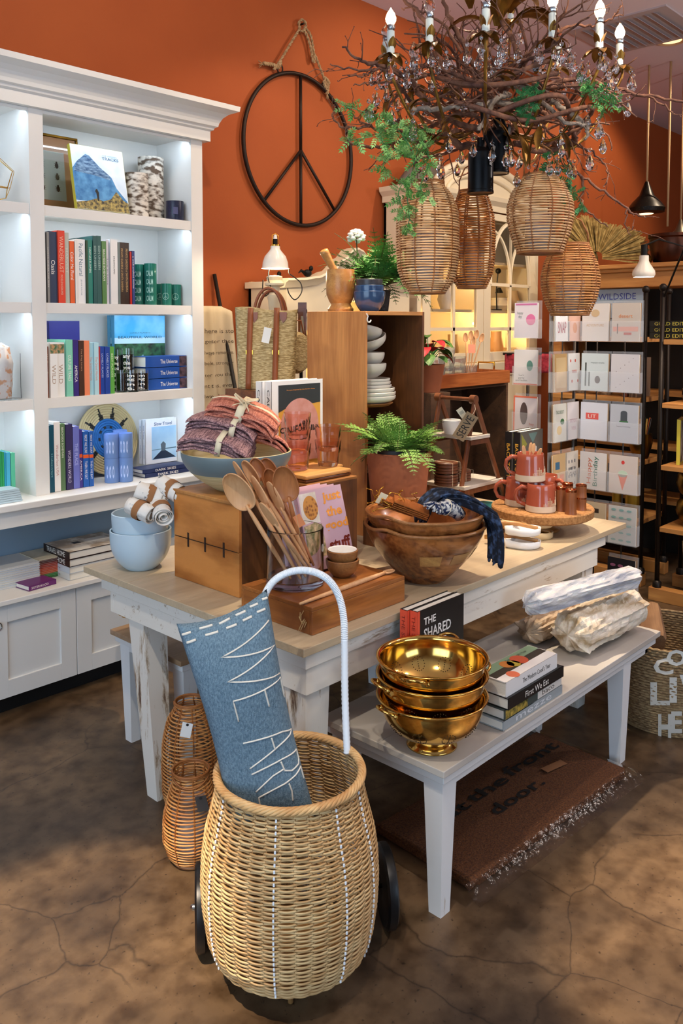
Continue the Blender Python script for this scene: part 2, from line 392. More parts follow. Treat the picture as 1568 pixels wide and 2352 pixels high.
# LED strips under every shelf: real light
led = M('led_strip', 'EAF3FF', .4, emit=6.)
for a, b in ((XL + .08, 1.71), (1.80, 2.56)):
    for z in SH + [2.585]:
        zz = z - (.028 if z < 2.5 else 0)
        if z > 2.5: MB().bx(a - .013, b + .012, YF + .003, YF + .018, z - .024, z).build('light_lip', white, bc)
        m = MB(); m.bx(a, b, YF + .024, YF + .034, zz - .004, zz - .0005)
        m.build('led_strip', led, bc)
        area(((a + b) / 2, YF + .036, zz - .008), ((a + b) / 2, YF + .12, zz - .4), b - a, .012, (.66, .83, 1), 1.0, 'led_strip_light')

# ================================================================ big table
tabw = distressed('table_white', 0); topm = wood('table_top', 'A8957A', 'CBB898', 0, 4, .45, 'B7A284'); legm = distressed('leg_white', 2, 'DDD8CE', .04); legm2 = distressed('bench_leg_white', 2, 'DFDFDE', -.06)
tb = thing('display_table', 'long distressed white farmhouse table with worn plank top, holding the tall display', 'table', (0, 0, 0))
m = MB()
for i in range(4): y0 = 1.617 + i * .292; m.bx(1.567, 3.59, y0, y0 + .2915, .736, .76, .002)
m.build('table_top', topm, tb)
MB().bx(1.59, 3.42, 1.632, 2.70, .69, .735, .003).build('cornice', tabw, tb)
for q in ((1.60, 3.36, 1.640, 1.662), (1.60, 3.36, 2.635, 2.655), (1.60, 1.622, 1.662, 2.635), (3.338, 3.36, 1.662, 2.635)):
    MB().bx(q[0], q[1], q[2], q[3], .612, .69, .001).build('apron', tabw, tb)
MB().taper(1.655, 1.70, 0, .61, .062, .098, -.005, -.01).build('leg', legm, tb)
MB().taper(1.66, 2.51, 0, .61, .060, .096, -.02, -.09).build('leg', legm, tb)
MB().taper(3.29, 1.70, 0, .61, .062, .098).build('leg', legm, tb)
MB().taper(3.29, 2.58, 0, .61, .062, .098).build('leg', legm, tb)

def bench(x0, x1, y0, y1, label, topmat, n=2):
    b = thing('nesting_bench', label, 'bench', (0, 0, 0))
    m = MB(); w = (y1 - y0) / n
    for i in range(n): m.bx(x0, x1, y0 + i * w, y0 + (i + 1) * w - .0006, .43, .45, .002)
    m.build('bench_top', topmat, b)
    MB().bx(x0 + .015, x1 - .015, y0 + .012, y1 - .012, .402, .4295, .002).build('cornice', M('bench_white', 'D9D8D6', .45, bump=.05), b)
    m = MB(); a0, a1, c0, c1 = x0 + .03, x1 - .06, y0 + .026, y1 - .026
    for q in ((a0, a1, c0, c0 + .02), (a0, a1, c1 - .02, c1), (a0, a0 + .02, c0, c1), (a1 - .02, a1, c0, c1)): m.bx(*q, .375, .401)
    m.build('apron', M('bench_white', 'D9D8D6', .45), b)
    for x, sx in ((a0 + .032, 0), (a1 - .18, 0)):
        for y, sy in ((c0 + .032, .0), (c1 - .032, 0)):
            MB().taper(x, y, 0, .400, .042, .066).build('leg', legm2, b)
    return b
btop = M('bench_top_paint', 'C9C4BC', .4, col2='B5AEA4', scale=2.5, bump=.05)
bench(1.779, 3.206, 1.296, 1.605 + .16, 'low white bench with tapered legs in front, carrying the gold colanders and crystals', btop)
bench(1.736, 3.1, 2.42, 2.889, 'low white bench with worn brown top tucked under the far side of the table', wood('bench_brown', '8A6A4A', 'B09070', 0, 4))
# ================================================================ books
def cmat(h, r=.4): return M('cover_' + h, h, r)
HP = PI / 2
def book(label, loc, rot, t, h, d, col, spine=(), group=None, parts=None, name='book', cat='book', back=None):
    """local frame: spine at y=0 facing -y, thickness along x, height along z; front cover at +x. spine: (text, colour, centre 0..1 from the foot, letter height/t, length/h)"""
    r = thing(name, label, cat, loc, rot, group)
    c = .0022; m = MB()
    m.bx(-t / 2, -t / 2 + c, 0, d, 0, h); m.bx(t / 2 - c, t / 2, 0, d, 0, h); m.bx(-t / 2, t / 2, -.0004, c, 0, h)
    m.build('cover', cmat(col), r)
    MB().bx(-t / 2 + c, t / 2 - c, c, d - .003, .003, h - .003).build('pages', paper, r)
    for s in spine:
        lettering(r, s[0], (0, -.0004, h * s[2]), (0, 0, -1), (1, 0, 0), cmat(s[1]), h=t * s[3], w=h * s[4], lift=.0005)
    if parts: parts(r, t, h, d)
    return r
def patch(r, t, y0, y1, z0, z1, mat, name='cover_art', lift=.0004):
    return MB().bx(t / 2 - .001, t / 2 + lift, y0, y1, z0, z1).build(name, mat, r)
def ctext(r, t, s, y, z, h=None, w=None, mat=None, bold=0., lift=.001, sp=1.):
    return lettering(r, s, (t / 2, y, z), (0, 1, 0), (0, 0, 1), mat or ink, h=h, w=w, bold=bold, lift=lift, sp=sp)
def poly_art(r, t, pts, mat, lift=.0008, name='cover_art'):
    return MB().prism(pts, (t / 2 - .0005, 0, 0), (0, 1, 0), (0, 0, 1), (1, 0, 0), lift + .0005).build(name, mat, r)

def row(z, yf, dep, items, where, cropo=(0, 120), sc=2.904, h0=None):
    """items: crop-px x0,x1,top,colour,spine list,label"""
    cur = 1.7885
    for it in items:
        x0, x1, top, col, sp, lab = it
        px0, px1 = x0 / sc + cropo[0], x1 / sc + cropo[0]; pt = top / sc + cropo[1]
        a = Yp(px0, pt, yf); b = Yp(px1, pt, yf); a.x = max(a.x, cur); b.x = max(b.x, a.x + .010); cur = b.x + .0004; h = (a.z + b.z) / 2 - z
        book(lab + ' ' + where, ((a.x + b.x) / 2, yf + rnd.uniform(0, .012), z + .0005), 0, (b.x - a.x) * .985, h, min(dep, h * .8), col, sp)
W_ = 'F4F0E8'
row(1.747, 3.458, .235, [
 (265, 280, 1200, '26282A', [], 'thin black spine book at the left end of'),
 (281, 327, 1197, '8C8A86', [('LIVING UNDER THE SUN', W_, .5, .32, .55)], 'grey and white photo-spine book with white LIVING UNDER THE SUN in'),
 (328, 382, 1195, '35415A', [('Oasis', W_, .5, .5, .2)], 'blue and dark photo-spine book lettered Oasis in'),
 (383, 430, 1190, 'E0452C', [('WANDERLUST', 'F2B9A0', .67, .55, .5), ('MICHELLE NUSSBAUMER', 'F2B9A0', .25, .3, .28)], 'red-orange hardback lettered WANDERLUST in'),
 (431, 462, 1203, 'B9BEB0', [('HARVEST', 'D8DACD', .6, .5, .35)], 'pale grey-green hardback lettered HARVEST in'),
 (465, 497, 1260, 'E5622C', [('Color Me Floral', W_, .6, .6, .45)], 'orange paperback lettered Color Me Floral in'),
 (498, 510, 1250, 'E8E6E0', [], 'thin plain white book beside the Pacific Natural book in'),
 (511, 570, 1247, 'F1F0EE', [('Pacific Natural', '3A6A80', .68, .45, .5), ('JENNI KAYNE', '90A0A8', .25, .2, .25)], 'thick white hardback lettered Pacific Natural in'),
 (571, 582, 1255, '2C4A34', [], 'thin dark leafy-green book in'),
 (583, 618, 1252, '2C8474', [("MARTHA'S FLOWERS", 'DFF0E8', .68, .4, .4)], "teal hardback lettered MARTHA'S FLOWERS in"),
 (619, 645, 1225, '2F5A58', [('SEEN UNSEEN', 'A8C8BC', .68, .5, .35)], 'left one of two dark teal books lettered SEEN UNSEEN in'),
 (646, 673, 1225, '345E5A', [('SEEN UNSEEN', 'A8C8BC', .68, .5, .35)], 'right one of two dark teal books lettered SEEN UNSEEN in'),
 (680, 711, 1260, '5F8B52', [('BEACHSIDE BOHEMIAN', W_, .62, .42, .5)], 'olive green book lettered BEACHSIDE BOHEMIAN between teal and white books in'),
 (712, 730, 1250, 'DCD8E0', [('Live in Love', '8C7C90', .5, .5, .4)], 'narrow pale lilac book next to the BEACHSIDE BOHEMIAN spine in'),
 (735, 783, 1248, 'ECEBE8', [('DREAMSCAPES', '3C3C3C', .6, .2, .28)], 'white hardback lettered DREAMSCAPES in'),
 (786, 800, 1268, '6F7E7C', [], 'thin grey-green photo book in'),
 (801, 832, 1268, '3A2A20', [('PRIVATE GARDENS of SANTA BARBARA', 'C9A36A', .55, .4, .7)], 'left of two dark brown PRIVATE GARDENS books in'),
 (833, 868, 1270, '34251D', [('PRIVATE GARDENS of SANTA BARBARA', 'C9A36A', .55, .4, .7)], 'right of two dark brown PRIVATE GARDENS books in'),
 (869, 880, 1330, 'C22A22', [], 'short thin red book in'),
 (882, 900, 1325, '2E3E7A', [('a well-crafted home', W_, .6, .5, .6)], 'short blue book lettered a well-crafted home in'),
], 'second shelf row')
row(1.328, 3.458, .23, [
 (285, 329, 280, '8A4320', [('Wellness Escapes', 'F0D9A8', .55, .6, .6)], 'rust brown book lettered Wellness Escapes in'),
 (331, 381, 253, 'EFEDE8', [('WILD', 'A88A70', .42, .5, .35)], 'left one of two white WILD books with floral top in'),
 (383, 435, 253, 'EFEDE8', [('WILD', 'A88A70', .42, .5, .35)], 'right one of two white WILD books with floral top in'),
 (441, 486, 233, '86D0B4', [('CULTURE TRAILS', W_, .5, .45, .45)], 'mint green hardback lettered CULTURE TRAILS in'),
 (487, 522, 235, '3B2D78', [('AMERICA', W_, .4, .5, .3)], 'purple hardback lettered AMERICA between mint and brown books in'),
 (524, 559, 240, '4A3024', [('The Dog Lovers', 'C9A080', .65, .35, .4)], 'dark brown hardback beside the coral book in'),
 (561, 597, 240, 'F08A62', [], 'coral pink hardback in'),
 (598, 626, 253, 'A8D6E2', [('The Grand Hostels', 'D08878', .5, .5, .45)], 'left one of two pale aqua The Grand Hostels books in'),
 (627, 658, 253, 'B4DCE6', [('The Grand Hostels', 'D08878', .5, .5, .45)], 'right one of two pale aqua The Grand Hostels books in'),
 (659, 671, 280, 'B8322C', [], 'thin red book beside two blue guides in'),
 (672, 700, 280, '24459C', [('LONELY PLACES', 'C8D4F0', .6, .4, .5)], 'left one of two royal blue guides in'),
 (701, 735, 280, '24459C', [('LONELY PLACES', 'C8D4F0', .6, .4, .5)], 'right one of two royal blue guides in'),
 (736, 765, 280, '5FA84A', [('BEST PLACES', 'E4F0C8', .6, .4, .5)], 'bright green guide at the right end of'),
], 'third shelf row', (0, 700))
row(.9025, 3.475, .23, [
 (300, 312, 780, 'E8E4DC', [], 'thin cream book at the left end of'),
 (314, 358, 805, '14526A', [('Hideaways', '8FC8D0', .4, .45, .35)], 'dark teal hardback at the left of'),
 (354 + 5, 400, 783, 'EFEDEA', [('Wanderlust USA', 'C08080', .45, .4, .45)], 'white hardback lettered Wanderlust USA in'),
 (403, 437, 795, '5E7F58', [('BEACHSIDE BOHEMIAN', 'E8EEDC', .72, .4, .45)], 'sage green book lettered BEACHSIDE BOHEMIAN on'),
 (440, 485, 797, '39335E', [('WONDERS WORLD', 'D8D4E8', .35, .45, .5)], 'dark indigo hardback lettered WONDERS WORLD in'),
 (487, 529, 812, '6E76C4', [('THE PLACE', 'B8C0EC', .55, .5, .35)], 'periwinkle blue hardback in'),
 (531, 552, 835, '42398C', [('AMERICA', W_, .3, .55, .35)], 'purple hardback lettered AMERICA beside FIRST WE SURF books in'),
 (554, 593, 845, '2360B4', [('FIRST WE SURF', W_, .77, .42, .33), ('THEN WE EAT', W_, .3, .42, .33)], 'left one of two blue FIRST WE SURF books in'),
 (594, 623, 845, '2360B4', [('FIRST WE SURF', W_, .77, .42, .33), ('THEN WE EAT', W_, .3, .42, .33)], 'right one of two blue FIRST WE SURF books in'),
], 'ledge row', (0, 700))
for o in [x for x in bpy.data.objects if 'label' in x and 'WILD books' in x['label']]:
    cv = [c for c in bpy.data.objects if c.parent == o and c.name.startswith('cover')][0]
    t = cv.dimensions.x; h = max(v.co.z for v in cv.data.vertices)
    MB().bx(-t / 2 + .001, t / 2 - .001, -.0008, .001, h * .8, h * .97).build('floral_band', M('floral', '2F6A4A', .5, col2='D9A070', scale=60), o)
for o in [x for x in bpy.data.objects if 'label' in x and 'FIRST WE SURF books' in x['label']]:
    cv = [c for c in bpy.data.objects if c.parent == o and c.name.startswith('cover')][0]
    t = cv.dimensions.x; h = max(v.co.z for v in cv.data.vertices)
    MB().bx(-t / 2 + .0005, t / 2 - .0005, -.0008, .001, h * .52, h * .58).build('orange_band', cmat('E8622C'), o)
# purple book pushed behind the WILD pair
a = Yp(105, 781, 3.60); book('dark purple book standing behind the two white WILD books', (a.x + .08, 3.735, 1.329), (0, 0, -HP), .02, .34, .16, '3E3F96')

def face_out(label, px0, px1, ptop, pbase, z, y, t, col, parts, lean=.12, spine=(), group=None):
    a = Yp(px0, pbase, y); b = Yp(px1, pbase, y); top = Yp(px0, ptop, y + lean * .3); h = (top.z - z) / math.cos(lean)
    w = b.x - a.x
    return book(label, (a.x, y + t / 2 + .002, z + .001), Euler((-0, 0, 0)).to_matrix().to_euler() if 0 else (Euler((0, 0, -HP)).to_matrix()).to_euler(), t, h, w, col, spine, group, parts), h, w
def leanback(o, ang):
    # tip the face-out book back about its foot
    o.rotation_euler = (Matrix.Rotation(-ang, 3, 'X') @ o.rotation_euler.to_matrix()).to_euler()
# shelf 1: The Hidden Tracks
sky = M('cover_sky', 'BFD9EE', .35, col2='E6EEF4', scale=8); sea = M('cover_sea', '2F6FA6', .35, col2='5C9CCB', scale=30); mtn = M('cover_mountain', '1F4C78', .35, col2='7FA4C4', scale=45, stretch=(1, 1, 4)); grass = M('cover_grass', '2A2B2C', .4, col2='B8A25A', scale=70)
def tracks(r, t, h, d):
    patch(r, t, .001, d - .001, .001, h - .001, sky, lift=.0003)
    poly_art(r, t, [(.0, .04), (.0, h * .62), (d * .08, h * .72), (d * .22, h * .83), (d * .3, h * .86), (d * .42, h * .78), (d * .55, h * .66), (d * .72, h * .55), (d * .8, h * .38), (d * .97, h * .2), (d, .04)], sea, .0006)
    poly_art(r, t, [(d * .02, h * .58), (d * .1, h * .74), (d * .27, h * .87), (d * .34, h * .85), (d * .5, h * .7), (d * .68, h * .58), (d * .7, h * .5), (d * .4, h * .55)], mtn, .0009)
    poly_art(r, t, [(.001, .002), (.001, h * .1), (d * .2, h * .13), (d * .4, h * .19), (d * .5, h * .15), (d * .66, h * .2), (d * .78, h * .33), (d * .9, h * .2), (d - .002, h * .16), (d - .002, .002)], grass, .0012)
    poly_art(r, t, [(d * .4, h * .15), (d * .39, h * .27), (d * .37, h * .3), (d * .39, h * .33), (d * .41, h * .34), (d * .44, h * .28), (d * .43, h * .15)], ink, .0014)
    ctext(r, t, 'THE HIDDEN', d * .73, h * .885, w=d * .28, h=h * .02, mat=cmat('6A8AA8')); ctext(r, t, 'TRACKS', d * .74, h * .84, w=d * .32, h=h * .045, mat=cmat('3A5F88'), bold=.01)
(o, h, w) = face_out('hardback with a blue mountain cover titled THE HIDDEN TRACKS leaning on the top shelf', 160, 280, 336, 481, 2.17, 3.56, .022, 'C9BE4A', tracks)
leanback(o, .2)
o.location.y -= .07; o.location.z += .005
# framed beetle print
fr = thing('framed_beetle_print', 'gold framed beetle print on kraft mount leaning at the left of the top shelf', 'picture', (1.792, 3.672, 2.173), (-.10, 0, 0))
def frame4(par, x0, x1, z0, z1, w, th, mat, name='frame', y=0.):
    m = MB()
    for q in ((x0, x1, z0, z0 + w), (x0, x1, z1 - w, z1), (x0, x0 + w, z0 + w, z1 - w), (x1 - w, x1, z0 + w, z1 - w)): m.bx(q[0], q[1], y, y + th, q[2], q[3], .002)
    return m.build(name, mat, par)
frame4(fr, 0, .305, 0, .37, .012, .02, gold)
MB().bx(.011, .294, .008, .016, .011, .359).build('mount', M('kraft_mount', 'C08A58', .6), fr)
MB().bx(.075, .23, .0065, .0085, .06, .29).build('print', M('print_paper', 'C9CFC2', .7), fr)
for bxp in (.115, .19):
    for k in range(3):
        z = .115 + k * .055; m = MB(); m.sphere((bxp, .006, z), .009, 10, (1, .25, 1.6)); m.sphere((bxp, .006, z + .015), .005, 8, (1, .4, 1))
        for s in (-1, 1):
            for q in (-.006, 0, .006): m.tube([(bxp, .0055, z + q), (bxp + s * .014, .0055, z + q * 1.8)], .0006, 4)
        m.build('beetle', cmat('3A2018'), fr)
MB().bx(.011, .294, .0035, .0045, .011, .359).build('glazing', glass, fr)
# birch log vases
birch = M('birch_bark', '5A4A3C', .8, col2='D9D2C6', scale=22, stretch=(1, 1, 2.2), lo=.42, hi=.56, bump=.5, bscale=30)
def birch_v(px, pt, r, y, lab):
    a = Yp(px, 480, y); z1 = Yp(px, pt, y).z
    v = thing('birch_log_vase', lab, 'vase', (a.x, y, 2.1705)); h = z1 - 2.17
    rr = random.Random(int(px)); ph = rr.random() * 6
    MB().lathe([(r * .98, 0), (r, h * .3), (r * .99, h * .7), (r, h), (r * .86, h), (r * .84, h - .03), (0, h - .03)], 40, fn=lambda t, z: 1 + .02 * math.sin(3 * t + ph) + .012 * math.sin(7 * t + z * 40)).build('bark', birch, v, True)
birch_v(313, 400, .058, 3.56, 'short birch bark log vase on the top shelf'); birch_v(347, 364, .064, 3.64, 'tall birch bark log vase behind the short one on the top shelf')
def jar_candle(lab, loc, r, h, gm, wm, wax=.75, group=None, text=None, tmat=None, tc='white_ink'):
    c = thing('jar_candle', lab, 'candle', loc, 0, group)
    MB().lathe([(r * .96, 0), (r, .004), (r, h), (r * .94, h), (r * .93, .008), (0, .008)], 32).build('glass_jar', gm, c, True)
    MB().lathe([(0, .009), (r * .915, .009), (r * .915, h * wax), (0, h * wax)], 28).build('wax', wm, c, True)
    MB().cyl((0, 0, h * wax), .0012, .008, 6).build('wick', ink, c)
    if text:
        n = len(text)
        for i, s in enumerate(text):
            z = h * (.86 - .8 * (i + .5) / n)
            o = lettering(c, s, (0, 0, 0), (1, 0, 0), (0, 1, 0), tmat or white_ink, h=h * .8 / n * .66, w=r * 1.1, bold=.02)
            for v in o.data.vertices:
                a = v.co.x / r - .75; v.co = ((r + .0008) * math.sin(a), -(r + .0008) * math.cos(a), z + v.co.y)
    return c
a = Yp(410, 500, 3.52)
jc = jar_candle('small dark navy candle tumbler with gold speckles at the right of the top shelf', (min(a.x, 2.52), 3.52, 2.1705), .045, .098, M('navy_tumbler', '20243C', .3, col2='3A3450', scale=120, lo=.6, hi=.66), M('dark_wax', '2A2A38', .5), .9)
MB().bx(-.03, -.004, -.0455, -.043, .03, .065).build('label_sticker', M('navy_label', '4A5078', .5), jc, rot=(0, 0, -.2))
# shelf 2 candles
tg = M('teal_glass', '3F9A86', .08, trans=.5, ior=1.3); tw = M('teal_wax', '1E7A68', .5)
for px, pt, r, hh, y, lab, tx in ((319, 608, .0285, 0, 3.57, 'tall teal glass candle left one of two beside the dark books', ['CALM', 'CALM', 'CALM', 'CALM']), (346, 606, .030, 0, 3.52, 'tall teal glass candle right one of two on the second shelf', ['CALM', 'CALM', 'CALM', 'CALM'])):
    a = Yp(px, 690, y); h = Yp(px, pt, y).z - 1.747
    jar_candle(lab, (a.x, y, 1.7475), r, h, tg, tw, .85, None, tx, M('mint_ink', 'A8D8C8', .5))
for px, pt, y, lab in ((369, 653, 3.60, 'short teal votive candle partly behind the middle one on the second shelf'), (382, 652, 3.53, 'short teal votive candle with peace sign, middle of three'), (404, 654, 3.545, 'short teal votive candle with peace sign, rightmost of three')):
    a = Yp(px, 697, y); h = Yp(px, pt, y).z - 1.747; r = .027
    c = jar_candle(lab, (a.x, y, 1.7475), r, h, tg, tw, .8)
    m = MB(); R = .016; T = [(R * math.cos(q), R * math.sin(q)) for q in [2 * PI * k / 20 for k in range(20)]]
    def cy(p, r=r): q = p[0] / r - .75; return ((r + .0006) * math.sin(q), -(r + .0006) * math.cos(q), .045 + p[1])
    m.tube([cy(p) for p in T], .0007, 4, True)
    for e in ((0, R), (0, -R), (-R * .7, -R * .7), (R * .7, -R * .7)): m.tube([cy((e[0] * k / 4, e[1] * k / 4)) for k in range(5)], .0007, 4)
    m.build('peace_emblem', M('mint_ink', 'A8D8C8', .5), c)
# shelf 3: beautiful world x2, black candles, universe stack
vall = M('cover_valley', '14241E', .4, col2='3F7A50', scale=26); fall = M('cover_water', '9CCBD0', .4)
def world(r, t, h, d):
    patch(r, t, .001, d - .001, h * .63, h - .001, M('cover_azure', '3FA6D8', .35, col2='8FD0EE', scale=6), lift=.0003)
    patch(r, t, .001, d - .001, .001, h * .63, vall, lift=.0003); patch(r, t, .001, d - .001, h * .62, h * .70, cmat('BFE0F0'), lift=.0006)
    poly_art(r, t, [(d * .42, h * .05), (d * .5, h * .2), (d * .48, h * .33), (d * .4, h * .38), (d * .55, h * .47), (d * .6, h * .4), (d * .54, h * .3), (d * .58, h * .15), (d * .5, h * .02)], fall, .0009)
    ctext(r, t, "LONELY PLANET'S", d * .5, h * .765, w=d * .4, h=h * .014, mat=cmat('28506A')); ctext(r, t, 'BEAUTIFUL WORLD', d * .5, h * .705, w=d * .86, h=h * .032, mat=cmat('1F4A66'), bold=.01)
for y, lab, dx in ((3.66, 'copy of BEAUTIFUL WORLD standing behind the other copy on the third shelf', -.022), (3.62, 'large photo book titled BEAUTIFUL WORLD facing out on the third shelf', 0)):
    a = Yp(264, 860, y); b = Yp(380, 860, y); h = Yp(320, 725, y).z - 1.328
    book(lab, (a.x + dx, y + .014, 1.3285), (0, 0, -HP), .026, h, b.x - a.x, '3F8FB8', (), None, world)
bg = M('black_jar', '181A1C', .15, coat=.5)
for px, pt, y, r, lab, tx in ((268, 803, 3.60, .030, 'tall black candle jar half hidden behind the green guide', ['any', 'thing', 'you', 'can', 'imagi', 'real']), (294, 800, 3.57, .031, 'tall black candle jar with white letters behind the short ones', ['any', 'thin', 'you', 'can', 'e', 'l']),
                       (280, 850, 3.51, .028, 'short black candle jar, leftmost of three', None), (303, 850, 3.49, .032, 'short black candle jar with white lettering, middle of three', ['im', 'ag', 'in', 'e.']), (327, 850, 3.50, .031, 'short black candle jar with white lettering, rightmost of three', ['im', 'ag', 'in', 'e.'])):
    a = Yp(px, 895, y); h = Yp(px, pt, y).z - 1.328; jar_candle(lab, (a.x, y, 1.3285), r, h, glass, bg, .86, None, tx)
for i in range(3):
    a = Yp(335, 880, 3.50); b = Yp(431, 880, 3.50); b.x = min(b.x, 2.566); th = .055
    r = book(['top', 'middle', 'bottom'][2 - i] + ' copy of three blue THE UNIVERSE books in a stack on the third shelf', (b.x, 3.50, 1.3285 + th * (i + .5) + .001 * i), (0, -HP, 0), th - .002, b.x - a.x, .108, '1F4FA0', [('The Universe', W_, .44, .38, .42)])
    h = b.x - a.x; MB().bx(-th / 2 + .003, th / 2 - .003, -.0012, .0, 0, h * .18).build('galaxy_panel', M('galaxy', '15101C', .4, col2='6A4A50', scale=40), r)
# ledge: coiled plate, blue candles, slow travel, dark skies
pl = thing('woven_plate', 'round coiled straw plate with blue and black star pattern leaning on the ledge', 'basket plate', Yp(272, 1095, 3.62), 0)
cpt = Yp(272, 1021, 3.60); R = .178
pl.location = (cpt.x, 3.66, .903); straw = M('straw_coil', 'CDB98A', .7, bump=.5, bscale=220); bl = M('blue_coil', '2A6FB4', .7, bump=.4, bscale=220); bk = M('black_coil', '26221E', .7); gy = M('grey_coil', 'B8BCC0', .7)
m = MB(); nr = 15
for k in range(nr):
    rr = R * (k + .8) / nr
    segs = 96
    pts = [(rr * math.cos(2 * PI * j / segs), -.004 - .035 * (rr / R) ** 2 * 0 - .0, rr * math.sin(2 * PI * j / segs)) for j in range(segs)]
    f0 = len(m.bm.faces); m.tube(pts, R / nr * .55, 6, True); m.bm.faces.ensure_lookup_table()
    for f in list(m.bm.faces)[f0:]:
        c = f.calc_center_median(); th = math.atan2(c.z, c.x) % (2 * PI); fr_ = rr / R; u = (th / (2 * PI) * 10) % 1
        tri = abs(u - .5) * 2
        if fr_ > .9: q = 0
        elif fr_ > .52: q = 2 if tri > .55 + (fr_ - .52) * 1.15 else 0
        elif fr_ > .22: q = 1 if (int(k) % 4 or tri < .6) else 2
        else: q = 3 if k % 2 else 1
        f.material_index = q
o = m.build('coils', [straw, bl, bk, gy], pl, 'all'); o.location = (0, .0, R + .006); pl.rotation_euler = (-.16, 0, .12)
bgm = M('blue_candle_glass', '8FB4F0', .05, trans=.35, ior=1.2); bw = M('blue_wax', '7C9FE0', .5)
for px, zb, r, h, y, lab in ((257, 0, .034, .116, 3.50, 'lower left periwinkle glass candle on the ledge'), (289, 0, .034, .116, 3.475, 'lower right periwinkle glass candle on the ledge'), (257, .1165, .034, .116, 3.50, 'periwinkle glass candle stacked at the upper left'), (289, .1165, .034, .116, 3.475, 'periwinkle glass candle stacked at the upper right'), (277, 0, .034, .238, 3.555, 'tall periwinkle candle standing behind the four stacked ones')):
    a = Yp(px, 1105, y); jar_candle(lab, (a.x, y, .9025 + zb), r, h, bgm, bw, .86, None, ['o o o'] if h < .2 else None, M('pale_blue_ink', 'C0D4F8', .5))
def slow(r, t, h, d):
    patch(r, t, d * .2, d * .98, .02, h * .82, M('cover_lake', '8FC0EC', .35, col2='B8DCF6', scale=6), lift=.0004)
    poly_art(r, t, [(d * .22, .022), (d * .5, h * .28), (d * .62, h * .28), (d * .96, .022)], cmat('24344C'), .0009)
    poly_art(r, t, [(d * .2, h * .3), (d * .97, h * .3), (d * .97, h * .33), (d * .2, h * .31)], cmat('5A7E96'), .0008)
    poly_art(r, t, [(d * .5, h * .27), (d * .48, h * .42), (d * .56, h * .48), (d * .64, h * .42), (d * .62, h * .27)], cmat('5A6A78'), .0011)
    ctext(r, t, 'Slow Travel', d * .56, h * .885, w=d * .56, mat=cmat('2A5A94'), bold=.01)
for y, dx, lab in ((3.623, -.02, 'white SLOW TRAVEL book, spine showing, left of its twin'), (3.59, .0, 'white book titled Slow Travel with a pier on its blue cover')):
    a = Yp(334, 1060, y); b = Yp(418, 1060, y); b.x = min(b.x, 2.566); h = Yp(380, 960, y).z - .945
    o = book(lab, (a.x + dx, y + .012, .945), (0, 0, -HP), .024, h, b.x - a.x, 'E8ECF2', [('Slow Travel', '2A5A94', .72, .35, .3), ('PENNY WATSON', '6A8AB0', .28, .25, .3)], None, slow)
for i in range(2):
    a = Yp(326, 1070, 3.47); r = book(['lower', 'upper'][i] + ' navy blue DARK SKIES book lying flat on the ledge', (2.562 - .01 * i, 3.47 + .006 * i, .9027 + .0205 * (i + .5)), (0, -HP, 0), .02, .27, .11, '1E2C58', [('DARK SKIES', W_, .5, .6, .45)])
# ---------------- left bay odds
te = thing('geometric_terrarium', 'brass-edged geometric glass terrarium at the left edge of the upper shelf', 'terrarium', (1.597, 3.56, 2.172))
ph = (1 + 5 ** .5) / 2; V = []
for s1 in (-1, 1):
    for s2 in (-1, 1):
        for s3 in (-1, 1): V.append(Vector((s1, s2, s3)))
        V.append(Vector((0, s1 / ph, s2 * ph))); V.append(Vector((s1 / ph, s2 * ph, 0))); V.append(Vector((s1 * ph, 0, s2 / ph)))
V = [Matrix.Rotation(.5535, 3, 'X') @ v * .062 for v in V]; zm = min(v.z for v in V); V = [v - Vector((0, 0, zm - .002)) for v in V]
m = MB()
for i in range(20):
    for j in range(i):
        if (V[i] - V[j]).length < .062 * 1.3: m.tube([V[i], V[j]], .0019, 5)
m.build('brass_frame', brass, te)
g = MB(); bmv = [g.bm.verts.new(v * 1) for v in V]; bmesh.ops.convex_hull(g.bm, input=bmv); g.build('glass_panes', M('thin_glass', 'FFFFFF', .02, trans=1., ior=1.02), te)
gv = thing('glass_vase', 'square clear glass vase holding folded floral cloth at the left edge of the third shelf', 'vase', (Yp(5, 905, 3.52).x, 3.52, 1.3285))
m = MB(); 
for q in ((-.06, .06, -.06, .06, 0, .006), (-.06, -.056, -.06, .06, .006, .2), (.056, .06, -.06, .06, .006, .2), (-.056, .056, -.06, -.056, .006, .2), (-.056, .056, .056, .06, .006, .2)): m.bx(*q)
m.build('glass_box', M('thin_glass', 'FFFFFF', .02, trans=1., ior=1.02), gv)
flor = M('floral_cloth', 'EADFD4', .8, col2='E0A880', scale=28, lo=.55, hi=.6)
fc = MB().lathe([(0, 0), (.038, 0), (.043, .06), (.042, .15), (.03, .22), (.0, .24)], 20, fn=lambda t, z: 1 + .15 * math.sin(5 * t + z * 20)).build('folded_floral_cloth', flor, None, True, loc=gv.location + Vector((0, 0, .0065)))
tag(fc, 'folded peach floral cloth standing in the glass vase on the left shelf', 'cloth')
for i, (x0, x1, c, nm) in enumerate(((-1, 4, '2E9E5A', 'green'), (4.5, 8.5, '38A860', 'leaf green'), (9, 13, '2FA0C0', 'cyan'), (13.5, 23, '4FB8D8', 'sky blue'), (24, 34, '5FC8A0', 'sea green'))):
    a = Yp(x0, 1040, 3.5); b = Yp(x1, 1040, 3.5); h = Yp(x0, 1038 + i * .8, 3.5).z - .9025
    book(f'{nm} small notebook spine in the group at the far left of the ledge', ((a.x + b.x) / 2, 3.5, .903), 0, (b.x - a.x) * .97, h, .13, c)
